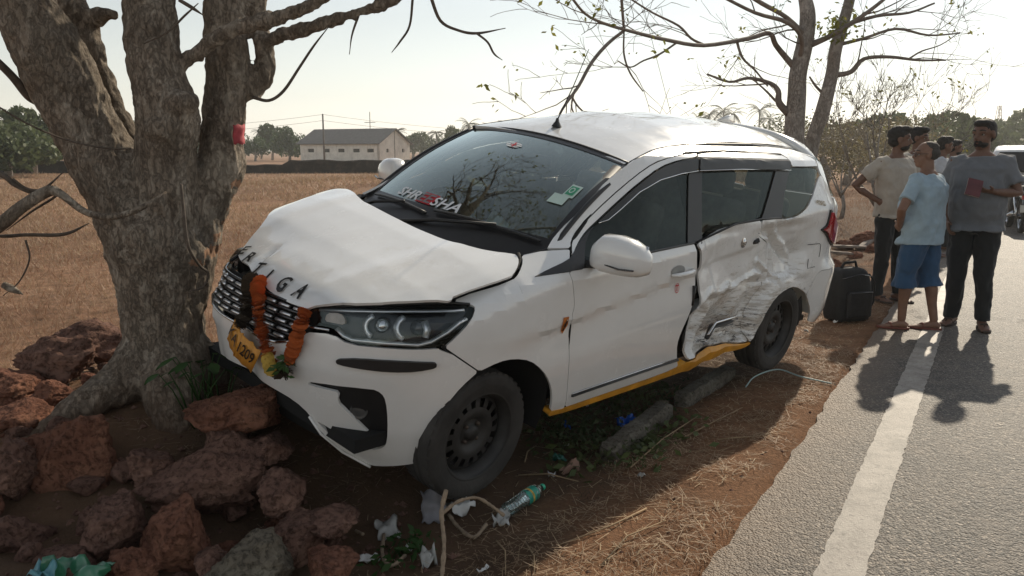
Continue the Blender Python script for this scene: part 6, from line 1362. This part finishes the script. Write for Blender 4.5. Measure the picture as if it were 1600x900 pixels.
# tall man in grey
A_ = st(-.90, t_of(3.93, 6.76)); A_ = (3.93, 6.78)
person('tall bearded man in a grey t-shirt and dark trousers holding a maroon booklet', (A_[0], A_[1], .004), face(-.70, -1.0), 1.76,
       dict(elL=(.02, .285, 1.14), wrL=(.24, .13, 1.16), palmL=(0, -.3, 1), handL=(.55, -.85, .1), curlL=.8, elR=(-.06, -.25, 1.12), wrR=(.06, -.20, .90), kneeL=(.03, .10, .49), ankL=(.03, .12, .085), ankR=(-.06, -.115, .085), footL=.25, footR=-.25), .03, (0, .12, -.45), SKIN2, GREYT, .72, .84, TROU, .10, 1.0, 'short', True, False, SAND, build=1.08)
# short man in light blue, his back half turned to the camera, looking left
person('shorter man in a light blue shirt and navy shorts with his hand on his hip', (3.42, 6.66, .004), face(-.60, .80), 1.58,
       dict(elL=(.02, .36, 1.13), wrL=(.10, .215, .975), palmL=(0, -1, -.2), handL=(.55, -.6, -.3), curlL=.45, elR=(-.03, -.25, 1.11), wrR=(.06, -.24, .88), ankL=(.07, .10, .085), kneeL=(.07, .10, .49), ankR=(-.13, -.11, .085), kneeR=(-.05, -.10, .49), footL=.5, footR=.4), .03, (0, .02, .75), SKIN, BLUES, .70, .82, NAVY, .40, 1.18, 'receding', False, True, SANDR, build=1.10, hairm=HAIRG)
# man in beige
person('man in a beige t-shirt and dark trousers standing behind the black bag', (3.80, 8.0, .004), face(.35, -1.0), 1.73,
       dict(elR=(-.16, -.36, 1.16), wrR=(.0, -.20, 1.02), palmR=(0, 1, -.2), handR=(.6, .4, -.5), elL=(-.05, .24, 1.12), wrL=(.04, .22, .88), ankL=(.05, .09, .085)), .02, (0, .05, .85), SKIN2, BEIGET, .62, .86, TROU, .10, .95, 'thick', True, False, SAND)
person('man whose dark-haired head shows behind the man in beige', (at(1427, 300, 9.6).x, 9.6, .004), face(.3, -1), 1.77, {}, 0, (0, .1, .5), SKIN2, BEIGET, .62, .86, TROU, .10, 1, 'thick')
person('man in a pale shirt standing furthest back between the two nearer men', (at(1468, 300, 11.4).x, 11.4, .004), face(.9, -.5), 1.69, {}, 0, (0, .1, .3), SKIN2, fabric('pale_shirt', (.45, .47, .50)), .62, .86, TROU, .10, 1, 'thick')
person('man in a sky blue shirt facing right, just left of the tall man', (at(1484, 300, 12.2).x, 12.2, .004), face(.9, -.45), 1.66, {}, 0, (0, .1, .2), SKIN2, BLUES, .62, .86, TROU, .10, 1, 'short', True)
# booklet in the tall man's hand
MAR = plain('maroon_cover', (.09, .018, .022), .5, var=.3); PAGE = plain('page_edge', (.55, .50, .44), .8)
bk = empty('booklet', at(1521, 294, 6.47), (1.05, .25, -.35))
for i, (dz, mt, nm) in enumerate(((-.007, MAR, 'cover'), (0, PAGE, 'pages'), (.007, MAR, 'cover'))):
    m = MB(); rows = []
    for yy in np.linspace(-.075, .075, 7): rows.append([(xx, yy, dz+.030*math.cos(yy*16)*.5+(.003 if q else -.003)) for q in (0, 1) for xx in ((-.055, .055) if q == 0 else (.055, -.055))])
    m.rings(rows); m.obj(nm, mt, bk, False)
tag(bk, 'curved maroon booklet held in the tall man\'s hand', 'booklet')
# black travel bag by the rear bumper
def bag():
    p = at(1322, 497, 7.1); b = empty('travel_bag', (p.x, p.y, Gz(p.x, p.y)), (0, 0, .35)); BG = plain('black_bag_cloth', (.013, .013, .014), .8, var=.35, scale=20, bmp=.3); tag(b, 'black travel bag standing on the ground by the rear bumper', 'bag')
    m = MB(); R = []
    for z, w, d, sx in ((0, .185, .12, 0), (.03, .20, .135, 0), (.20, .205, .14, -.005), (.38, .195, .13, -.01), (.46, .165, .105, -.015), (.49, .11, .07, -.02)): R.append(ringz(z, sx, 0, w, d, 24, .55))
    m.rings(R); o = m.obj('bag_body', BG, b); s_ = o.modifiers.new('s', 'SUBSURF'); s_.levels = s_.render_levels = 1
    o = MB().box((.0, -.145, .17), (.27, .05, .24)).obj('front_pocket', BG, b); bevel(o, .03, 3); MB().tube([(-.10, 0, .475), (-.07, -.01, .53), (.05, -.01, .535), (.08, 0, .478)], .012, 8).obj('handle', BG, b)
    MB().tube([(.19, -.04, .42), (.245, -.06, .34), (.25, -.05, .16), (.20, -.03, .05)], .014, 6, True, .5).obj('strap', BG, b); MB().tube([(-.12, -.172, .28), (.12, -.172, .28)], .004, 5).obj('zip', DCH, b); MB().tube([(-.17, -.10, .40), (0, -.135, .44), (.15, -.10, .41)], .004, 5).obj('zip', DCH, b)
bag()
# ================================================================== garland on the car
gar = empty('flower_garland', CAR_LOC, CAR_ROT); tag(gar, 'orange marigold garland hung over the car grille in front of the number plate', 'garland')
ORG = plain('orange_petals', (.55, .12, .02), .9, var=.35, scale=60, bmp=.6, bscale=120); DRYF = plain('dried_flowers', (.06, .04, .022), .95, var=.6, scale=50, bmp=.6); YELF = plain('yellow_petals', (.50, .33, .06), .9, var=.4, scale=60)
def flower_mesh(name, seed):
    rng = random.Random(seed); m = MB()
    for ring_, (r, z, n) in enumerate(((1.0, -.15, 12), (.85, .1, 11), (.6, .3, 9), (.35, .42, 6))):
        for k in range(n):
            a = 2*math.pi*(k+.5*ring_)/n; w = .34; c = Vector((math.cos(a)*r, math.sin(a)*r, z+rng.uniform(-.12, .12))); t = Vector((-math.sin(a), math.cos(a), 0)); i_ = Vector((math.cos(a)*r*.35, math.sin(a)*r*.35, z))
            m.add([i_, c-t*w, c+Vector((math.cos(a), math.sin(a), .25))*.18, c+t*w], [(0, 1, 2, 3)])
    m.ell((0, 0, .0), (.6, .6, .32), 8, 5); return m.mesh(name, False)
FM = [flower_mesh('flower', k) for k in range(3)]; FMD = [flower_mesh('flower_dry', k+9) for k in range(2)]
for m_ in FM: m_.materials.append(ORG)
for m_ in FMD: m_.materials.append(DRYF)
def strand(path, step, size, meshes, nm, rng):
    S = [Vector(p) for p in spl(path, 30)]; acc = 0; P = []
    for i in range(1, len(S)):
        acc += (S[i]-S[i-1]).length
        if acc >= step: P.append((S[i], (S[i]-S[i-1]).normalized())); acc = 0
    MB().tube(S, .003, 5).obj('string', DRYF, gar)
    for p, d in P:
        o = bpy.data.objects.new(nm, meshes[rng.randrange(len(meshes))]); COL.objects.link(o); o.parent = gar; q = d.to_track_quat('Z', 'Y'); o.rotation_euler = (q.to_matrix() @ Matrix.Rotation(rng.random()*6, 3, 'Z')).to_euler(); s = size*rng.uniform(.9, 1.12); o.location = p+Vector((rng.uniform(-1, 1), rng.uniform(-1, 1), rng.uniform(-1, 1)))*.004; o.rotation_euler.x += rng.uniform(-.4, .4); o.rotation_euler.y += rng.uniform(-.4, .4); o.scale = (s, s*rng.uniform(.85, 1.1), s*.9)
rg = random.Random(2)
def bq(u, z, l): return tuple(float(v) for v in crush(np.array([body(u, z, l)]))[0])
gp1 = [(2.05,.05,.81),(2.09,.11,.80),(2.125,.175,.755),(2.13,.20,.70),(2.135,.233,.643),(2.13,.265,.583),(2.115,.305,.53)]
gp2 = [(2.05,.405,.785),(2.08,.43,.735),(2.085,.415,.678),(2.085,.39,.617),(2.085,.355,.553)]
gp3 = [(2.04,-.04,.80),(2.10,.05,.775),(2.12,.075,.73),(2.128,.08,.67),(2.15,.07,.625)]
strand(gp1, .011, .025, FM, 'marigold', rg); strand(gp2, .011, .025, FM, 'marigold', rg); strand(gp3, .014, .030, FMD, 'dried_flower', rg)
gp4 = [(2.115,.305,.53),(2.105,.325,.50),(2.10,.345,.495),(2.09,.36,.52),(2.085,.355,.553)]; strand(gp4, .022, .027, FMD, 'dried_flower', rg)
for gloc in ((2.14,.29,.55), (2.135,.315,.515), (2.14,.30,.53)):
    o = bpy.data.objects.new('yellow_flower', FM[0].copy()); o.data.materials.clear(); o.data.materials.append(YELF); COL.objects.link(o); o.parent = gar; o.location = gloc; o.scale = (.028,)*3; o.rotation_euler = (0, 1.4, rg.random())
lf = MB()
for k in range(26): leafq(lf, Vector((2.10+rg.uniform(0, .03), .355+rg.gauss(0, .018), .545+rg.gauss(0, .018))), rg.uniform(.015, .03), rg)
lf.obj('leaf_bunch', WEED, gar, False)

# ================================================================== litter
def gpt(px, py, lift=0.0):
    """point on the terrain seen at a pixel"""
    d = at(px, py, 1.0)-Vector((0, 0, 1.5)); o = Vector((0, 0, 1.5)); t = .5
    for k in range(900):
        p = o+d*t
        if p.z < Gz(p.x, p.y): break
        t += .02
    return Vector((p.x, p.y, Gz(p.x, p.y)+lift))
# fallen concrete post (two broken lengths)
CONC = mat_laterite('old_concrete', (.10, .085, .065), (.17, .15, .12), (.25, .23, .19), 1.3)
def post(label, a, b, w=.11, h=.10):
    d = b-a; L = d.length; n = 26; m = MB(); R = []; rng = random.Random(int(a.x*100))
    for i in range(n):
        t = i/(n-1)*L; j = .006; k = 1.0 if 0 < i < n-1 else .72
        R.append([(t+rng.uniform(-j, j), y*k+rng.uniform(-j, j), z*k+rng.uniform(-j, j)) for y, z in ((-w/2, -h/2), (-w/2, h*.35), (-w*.35, h/2), (w*.35, h/2), (w/2, h*.35), (w/2, -h/2))])
    m.rings(R); o = m.obj('concrete_post', CONC, None, False); o.location = a; o.rotation_euler = d.to_track_quat('X', 'Z').to_euler(); return tag(o, label, 'post', 'fallen concrete posts')
post('broken concrete post lying on the dirt beside the front door, near piece', gpt(948, 722, .03), gpt(1040, 648, .035)); post('broken concrete post lying under the sill, far piece', gpt(1062, 636, .03), gpt(1140, 588, .03))
tag(rock('grey_stone', gpt(1035, 648, .05), (.06, .05, .04), 77, LATG), 'small pale stone resting on the near concrete post', 'stone')
# water bottle
def bottle():
    a = gpt(790, 812, .037); b = gpt(846, 776, .037); d = (b-a).normalized(); o = empty('water_bottle', a, d.to_track_quat('Z', 'Y').to_euler()); tag(o, 'crushed clear plastic water bottle with a green label lying on the dirt', 'bottle')
    PET = glassy('clear_plastic', (.88, .93, .95), 2.5, .1, .35); L = (b-a).length
    prof = [(.001, 0), (.026, 0), (.033, .008), (.034, .02)]
    for k in range(10): z = .025+k*(L-.075)/10; prof += [(.034, z), (.0315, z+.006), (.034, z+.011)]
    prof += [(.034, L-.05), (.028, L-.03), (.014, L-.012), (.013, L)]
    m = MB().lathe(prof, 26); c = [(x*(1+.06*math.sin(z*40)), y*(1-.05*math.sin(z*33)), z) for x, y, z in m.v]; m.v = c; m.obj('shell', PET, o); MB().lathe([(.0348, L*.50), (.0352, L*.51), (.0352, L*.77), (.0348, L*.78)], 26).obj('label_band', plain('green_label', (.02, .27, .19), .5, var=.3, scale=25), o); MB().lathe([(.0355, L*.60), (.0356, L*.605), (.0356, L*.64), (.0355, L*.645)], 26).obj('yellow_band', YELF, o)
    MB().lathe([(.001, L+.014), (.014, L+.014), (.0155, L+.010), (.0155, L-.004)], 16).obj('cap', plain('green_cap', (.03, .42, .24), .4), o)
bottle()
def sheet(name, label, cat, px, py, w, d, mat, seed, h=.02, rot=0.0, n=9, lift=.01, tilt=(0, 0), thick=.0015, group=None):
    rng = random.Random(seed); m = MB(); rows = []
    for i in range(n): rows.append([((j/(n-1)-.5)*w*(1+.12*math.sin(i*1.3+seed)), (i/(n-1)-.5)*d*(1+.12*math.sin(j*1.9+seed)), h*(mnoise.noise(Vector((i/(n-1)*2.6+seed, j/(n-1)*2.6, seed*1.3)))*1.5+mnoise.noise(Vector((i/(n-1)*6+seed, j/(n-1)*6, seed*2.3)))*.4+.5)) for j in range(n)])
    m.rings(rows, False, False); o = m.obj(name, mat, None); s = o.modifiers.new('s', 'SOLIDIFY'); s.thickness = thick; o.location = gpt(px, py, lift); o.rotation_euler = (tilt[0], tilt[1], rot); return tag(o, label, cat, group)
PGREY = plain('grey_card', (.24, .23, .24), .8, var=.2); PWHT = plain('white_paper', (.62, .61, .58), .7, var=.12); BLUEP = plain('blue_plastic', (.02, .12, .55), .25, var=.3, coat=.5); GREENP = plain('green_plastic', (.035, .17, .09), .3, var=.3, coat=.6); TEALP = plain('teal_plastic', (.12, .30, .34), .3, var=.2); CLEARW = plain('cloudy_wrap', (.38, .37, .34), .25, var=.2, coat=.5)
sheet('paper_scrap', 'folded grey card standing in the litter by the front wheel', 'paper', 677, 812, .10, .14, PGREY, 3, .03, .2, lift=.05, tilt=(1.0, .1), thick=.006)
sheet('paper_scrap', 'crumpled white paper right of the grey card', 'paper', 722, 806, .10, .08, PWHT, 5, .035, .5, lift=.03, tilt=(.4, -.2)); sheet('plastic_wrap', 'small cloudy wrap beside the bottle mouth', 'wrapper', 783, 820, .07, .06, CLEARW, 8, .04, .1, lift=.01)
sheet('plastic_wrap', 'cloudy plastic scrap left of the gnarled twig', 'wrapper', 605, 835, .09, .11, CLEARW, 12, .03, .4, lift=.01, tilt=(.5, 0)); sheet('plastic_wrap', 'white and black wrapper scrap at the bottom edge', 'wrapper', 577, 882, .08, .05, PWHT, 14, .02, .3); sheet('plastic_wrap', 'cloudy crumpled cup piece at the bottom edge', 'wrapper', 670, 884, .06, .08, CLEARW, 16, .05, .3, lift=.01)
sheet('paper_scrap', 'tiny white paper strip at the bottom edge', 'paper', 755, 895, .05, .02, PWHT, 17, .01, .9); sheet('plastic_wrapper', 'bright blue plastic wrapper on the grass under the sill', 'wrapper', 976, 668, .11, .09, BLUEP, 21, .06, .2, lift=.01, tilt=(.7, 0)); sheet('plastic_wrapper', 'small blue scrap in the weeds by the front wheel', 'wrapper', 886, 672, .04, .04, BLUEP, 22, .03, .1, lift=.01)
sheet('plastic_bag', 'crumpled green plastic bag in the bottom left corner', 'bag', 122, 918, .20, .13, GREENP, 25, .06, .2, 14, .04, (.2, .1)); sheet('plastic_bag', 'teal and white scrap beside the green bag', 'bag', 70, 920, .08, .08, TEALP, 27, .04, .4, 10, .04)
sheet('paper_scrap', 'brown dry leaf-like scrap near the post end', 'paper', 890, 738, .10, .05, plain('brown_scrap', (.28, .17, .12), .9), 31, .05, .6, lift=.01, tilt=(.5, 0)); sheet('plastic_scrap', 'dark green plastic scrap in the weeds behind the wheel', 'wrapper', 872, 722, .07, .05, plain('dark_green_scrap', (.02, .12, .09), .4), 33, .03, .3, lift=.01)
for i, (px, py) in enumerate(((862,748),(915,640),(885,700),(1002,748),(858,640),(700,795),(640,860),(1260,520),(1305,505))):
    sheet('litter_scrap', ['white litter fleck in front of the wheel','white litter fleck on the weeds under the door','white litter fleck between wheel and post','pale litter fleck right of the post end','white litter fleck behind the tyre','pale scrap beside the gnarled twig','pale scrap below the cloudy plastic','pale scrap behind the rear wheel','pale scrap beside the black bag'][i], 'litter', px, py, .035, .03, PWHT if i % 2 == 0 else CLEARW, 40+i, .02, i*.7, 5, .006, group='litter flecks')
# gnarled pale twigs
TW = plain('pale_gnarled_bark', (.27, .20, .135), .9, var=.3, scale=40, bmp=.5)
def twig(label, pts, r, knob=.35):
    P = []; rng = random.Random(len(label)*7+int(pts[0][0]))
    for px, py, lift in pts: P.append(tuple(gpt(px, py, 0)+Vector((0, 0, lift))))
    S = spl([p+(r,) for p in P], 8); m = MB(); m.tube([s[:3] for s in S], [r*(1+rng.uniform(-knob, knob)*.6) for s in S], 7); return tag(m.obj('gnarled_twig', TW, None), label, 'twig', 'gnarled twigs')
def twig_at(label, pts, r):
    rng = random.Random(5); S = spl([tuple(at(px, py, Y))+(r,) for px, py, Y in pts], 8); m = MB(); m.tube([s[:3] for s in S], [r*(1+rng.uniform(-.25, .25)) for s in S], 7); return tag(m.obj('gnarled_twig', TW, None), label, 'twig', 'gnarled twigs')
twig_at('upright pale gnarled twig in the bottom middle foreground', [(697,766,2.95),(690,800,2.88),(694,850,2.76),(690,905,2.66)], .0085); twig_at('arched pale twig leading to the bottle', [(690,803,2.9),(715,784,2.98),(745,778,3.05),(770,792,3.05),(788,806,3.03)], .007); twig('curled pale twig below the white paper', [(702,812,.02),(715,832,.02),(740,848,.02),(760,832,.03)], .008); twig('short pale twig forked at the bottom edge', [(600,845,.02),(598,880,.03),(612,896,.03),(634,880,.03)], .008); twig('small pale twig left of the forked twig', [(556,838,.02),(568,850,.03)], .007)
for i, (a, b) in enumerate((((1010,800),(870,860)),((775,850),(790,905)),((810,745),(905,757)),((985,735),(1090,655)),((1120,690),(1180,685)),((1060,690),(1160,640)),((820,850),(835,905)),((940,890),(1040,820)),((820,725),(838,700)),((650,640),(750,660)))):
    p, q = gpt(*a, .008), gpt(*b, .012); mid = (p+q)/2+Vector((rg.uniform(-.03, .03), rg.uniform(-.03, .03), .012)); tag(MB().tube([p, mid, q], [.004, .0035, .002], 5).obj('dry_stalk', plain('dry_stalk', (.30, .21, .12), .9), None), ['long dry stalk crossing the dirt below the bottle','short dry stalk at the bottom middle','thin dry stalk in front of the tyre','dry stalk beside the concrete post','short dry stick alone on the dirt','dry stalk above the bare dirt patch','dry stalk right of the bottom twig','dry stalk near the asphalt edge','dry stalk leaning by the tyre','dry stalk in the dark under the bumper'][i], 'stalk', 'dry stalks')
# pale cable loop by the rear wheel
cb = [gpt(1165, 607, .01), gpt(1180, 595, .03), gpt(1215, 588, .045), gpt(1250, 595, .03), gpt(1300, 602, .01)]; tag(MB().tube([s[:3] for s in spl([tuple(c) for c in cb], 8)], .005, 6).obj('cable', plain('pale_green_cable', (.32, .42, .40), .5), None), 'pale green cable arching over the dirt near the rear wheel', 'cable')
# debris beyond the bag
DB = plain('weathered_board', (.22, .18, .15), .9, var=.4, scale=10)
for i, (px, py, Y, L, ry, rz) in enumerate(((1340,368,12.5,.9,.08,.4),(1355,360,12.9,.8,-.15,.9),(1325,385,12.0,.5,.0,-.3),(1312,400,11.2,.35,.1,.2))):
    p = at(px, py, Y); o = MB().box((0, 0, 0), (L, .12, .03)).obj('broken_board', DB, None, False); o.location = (p.x, Y, Gz(p.x, Y)+.05+.03*i); o.rotation_euler = (0, ry, rz); tag(o, ['pale broken board lying behind the black bag','broken board propped on the debris behind the bag','short board in the debris right of the tail light','board fragment nearest the rear bumper'][i], 'board', 'broken boards')
for i, (px, py, Y, s) in enumerate(((1352,352,13.2,.30),(1322,372,12.6,.2),(1300,410,10.5,.16),(1368,372,12.2,.18),(1335,392,11.6,.14))):
    p = at(px, py, Y); tag(rock('rubble_stone', (p.x, Y, Gz(p.x, Y)+s*.3), (s, s*.8, s*.6), 50+i, LATR), ['large reddish stone in the debris behind the bag','reddish stone left in the debris beside the boards','stone showing just right of the tail light','stone by the beige man\'s arm','small stone among the boards'][i], 'stone', 'stones in the far debris')
# ================================================================== vegetation: stuff
def blades(name, pts, hts, wid, lean, mat, seed, label=None, cat=None):
    """many grass blades, one triangle each: pts Nx3 bases"""
    r = np.random.RandomState(seed); n = len(pts); a = r.rand(n)*6.283; b = r.rand(n)*6.283; w = wid*(.6+.8*r.rand(n)); h = hts; L = lean*h*(.3+r.rand(n))
    dx, dy = np.cos(a)*w, np.sin(a)*w; V = np.empty((n, 3, 3)); V[:, 0] = pts+np.stack([dx, dy, 0*dx], 1); V[:, 1] = pts-np.stack([dx, dy, 0*dx], 1); V[:, 2] = pts+np.stack([np.cos(b)*L, np.sin(b)*L, h], 1)
    me = bpy.data.meshes.new(name); me.from_pydata(V.reshape(-1, 3).tolist(), [], np.arange(3*n).reshape(-1, 3).tolist()); o = link(name, me, mat); o['kind'] = 'stuff'
    if label: o['label'] = label; o['category'] = cat
    return o
STRAW = mat_leaf('dry_straw', (.28, .185, .11), (.46, .335, .22), .3); STRAWL = mat_leaf('pale_straw', (.36, .25, .14), (.52, .40, .25), .2); STRAWR = mat_leaf('red_straw', (.24, .125, .075), (.36, .215, .135), .3)
r = np.random.RandomState(8)
# field grass: dense near, sparser far
Y_ = 4.6*np.exp(r.rand(90000)*math.log(52/4.6)); X_ = (r.rand(90000)*1.5-1.02)*Y_*.72-.2; s_ = s_of(X_, Y_); keep = (s_ > 2.5+.5*vfbm(X_, Y_, 0, 2))&(vfbm(X_*.5, Y_*.5, 4, 3) > -.45); X_, Y_ = X_[keep], Y_[keep]
blades('field_grass', np.stack([X_, Y_, G(X_, Y_)-.01], 1), (.03+.06*r.rand(len(X_)))*(1+.5*vfbm(X_*.8, Y_*.8, 1, 2))*np.clip(Y_/9, .8, 2.2), .0025*np.clip(Y_/5, 1, 8), 1.1, STRAW, 1, 'short dry brown grass covering the field beyond the tree', 'grass')
X2 = X_[::4]+.05*r.randn(len(X_[::4])); Y2 = Y_[::4]+.05*r.randn(len(X2)); blades('red_grass', np.stack([X2, Y2, G(X2, Y2)-.01], 1), .06+.10*r.rand(len(X2)), .0022*np.clip(Y2/5, 1, 8), 1.0, STRAWR, 2, 'taller reddish dry grass tufts across the field', 'grass')
# dry verge beside the road further on
t = 2+r.rand(26000)*22; s = .5+r.rand(26000)**1.4*7; P = E0+RN*s[:, None]+RD*t[:, None]; k = (vfbm(P[:, 0], P[:, 1], 6, 3) > -.2)&(np.hypot(P[:, 0]-.2, P[:, 1]-4.9) > 2.6); P = P[k]
blades('verge_grass', np.stack([P[:, 0], P[:, 1], G(P[:, 0], P[:, 1])-.01], 1), .04+.16*r.rand(len(P))*sst(.3, 2.5, s_of(P[:, 0], P[:, 1])), .003, 1.0, STRAWR, 3, 'dry reddish grass on the verge beyond the car', 'grass')
# straw lying on the shoulder
def lying(name, n, sgen, seed, mat, Lr, label):
    r = np.random.RandomState(seed); s, t = sgen(r, n); P = E0+RN*s[:, None]+RD*t[:, None]; k = vfbm(P[:, 0]*1.6, P[:, 1]*1.6, seed, 3) > -.22; P = P[k]; n = len(P); z = G(P[:, 0], P[:, 1])+.006+.012*r.rand(n); a = r.rand(n)*6.283; L = Lr[0]+(Lr[1]-Lr[0])*r.rand(n)**2; w = .0009+.0012*r.rand(n); d = np.stack([np.cos(a), np.sin(a)], 1); e = np.stack([-d[:, 1], d[:, 0]], 1); V = np.empty((n, 4, 3)); bz = .018*r.rand(n)-.004
    V[:, 0] = np.c_[P-e*w[:, None], z]; V[:, 1] = np.c_[P+e*w[:, None], z]; V[:, 2] = np.c_[P+d*L[:, None]+e*w[:, None]*.5, z+bz]; V[:, 3] = np.c_[P+d*L[:, None]-e*w[:, None]*.5, z+bz]
    me = bpy.data.meshes.new(name); me.from_pydata(V.reshape(-1, 3).tolist(), [], np.arange(4*n).reshape(-1, 4).tolist()); o = link(name, me, mat); tag(o, label, 'straw', kind='stuff'); return o
lying('straw_litter', 15000, lambda r, n: (.02+np.abs(r.randn(n))*.55, -3+r.rand(n)*8), 5, STRAW, (.015, .09), 'broken straw strewn over the dirt shoulder'); lying('pale_straw_litter', 3500, lambda r, n: (.1+np.abs(r.randn(n))*.6, -3+r.rand(n)*8), 6, STRAWL, (.02, .12), 'pale straw stems strewn over the dirt shoulder'); lying('root_litter', 6000, lambda r, n: (1.5+r.rand(n)*2.2, -2.2+r.rand(n)*3.4), 17, STRAW, (.02, .10), 'dry straw and twigs lying among the stones around the tree'); lying('dark_leaf_litter', 7000, lambda r, n: (.6+np.abs(r.randn(n))*.6, -3+r.rand(n)*6), 7, plain('dead_leaf', (.06, .035, .02), .9), (.01, .05), 'dark plant litter in the shaded drain')
# weeds under the car and by the tree
def weed_patch(name, label, pts, n, hs, seed, mat=WEED, sp=.10, leaf=(.02, .05)):
    rng = random.Random(seed); m = MB()
    for k in range(n):
        px, py, Y = rng.choice(pts); a = at(px, py, Y); x, y = a.x+rng.gauss(0, sp), a.y+rng.gauss(0, sp); z = Gz(x, y); h = hs*rng.uniform(.3, 1)
        leafq(m, Vector((x, y, z+h)), rng.uniform(*leaf), rng)
    return tag(m.obj(name, mat, None, False), label, 'weeds', kind='stuff')
weed_patch('green_weeds', 'low green weeds in the shade under the sill and front door', [(900,650,4.3),(940,640,4.5),(990,620,4.7),(870,660,4.1),(1030,610,4.9),(930,690,3.95),(970,670,4.1)], 1500, .09, 3, mat_leaf('shade_weeds', (.03, .05, .018), (.09, .10, .04), .3), .12, (.010, .026)); weed_patch('small_weeds', 'small green weeds by the litter in front of the wheel', [(640,810,3.0),(620,800,3.05),(650,785,3.1),(600,830,2.9)], 120, .06, 4, sp=.05, leaf=(.012, .03))
weed_patch('verge_weeds', 'thin green grass beside the concrete post', [(1000,690,4.0),(980,720,3.85),(1040,660,4.3),(900,720,3.8)], 260, .05, 9, mat_leaf('grass_green', (.05, .075, .02), (.12, .14, .05), .3), .12, (.02, .04))
def broadleaf(label, px, py, Y, n, seed, s=.09):
    rng = random.Random(seed); a = at(px, py, Y); z = Gz(a.x, Y); base = Vector((a.x, Y, min(z, a.z))); r_ = empty('leafy_plant', base); 
    for k in range(n):
        an = rng.random()*6.28; h = rng.uniform(.01, .07); tip = Vector((math.cos(an)*rng.uniform(.05, .16), math.sin(an)*rng.uniform(.05, .16), max(0, a.z-base.z)+h)); MB().tube([(0, 0, 0), tuple(tip*.6+Vector((0, 0, .03))), tuple(tip)], [.004, .003, .002], 5).obj('stem', WEED, r_)
        d = Vector((math.cos(an+rng.uniform(-.6, .6)), math.sin(an), -.15)).normalized(); sd = d.cross(Vector((0, 0, 1))).normalized(); L = s*rng.uniform(.7, 1.3); V = []; 
        for q, w in ((0, .06), (.25, .30), (.55, .34), (.8, .2), (1, .02)): c = tip+d*L*q+Vector((0, 0, -L*.3*q*q)); V += [c-sd*L*w, c+Vector((0, 0, -L*.06)), c+sd*L*w]
        F = [];
        for i in range(4): F += [(i*3, i*3+1, i*3+4, i*3+3), (i*3+1, i*3+2, i*3+5, i*3+4)]
        MB().add(V, F).obj('leaf', WEED, r_)
    return tag(r_, label, 'plant', 'green plants at the tree foot')
broadleaf('leafy green plant between the trunk and the number plate', 318, 575, 3.62, 9, 3, .06); broadleaf('leafy green plant at the right foot of the trunk', 298, 592, 3.55, 6, 5, .055); broadleaf('leafy green plant just below the crushed bumper corner', 345, 590, 3.6, 6, 7, .055)
# ================================================================== warm dusty air
hz_ = MB(); hz_.box((0, 1310, 6.5), (3300, 2800, 17)); HZ = hz_.obj('haze', None, None, False)
_m = bpy.data.materials.new('haze_air'); _m.use_nodes = True; _n = _m.node_tree; _n.nodes.clear(); _o = _n.nodes.new('ShaderNodeOutputMaterial'); _v = _n.nodes.new('ShaderNodeVolumePrincipled')
_v.inputs['Color'].default_value = (.92, .92, .90, 1); _v.inputs['Density'].default_value = .0009; _v.inputs['Anisotropy'].default_value = .45; _n.links.new(_v.outputs[0], _o.inputs['Volume']); HZ.data.materials.append(_m); tag(HZ, kind='stuff')
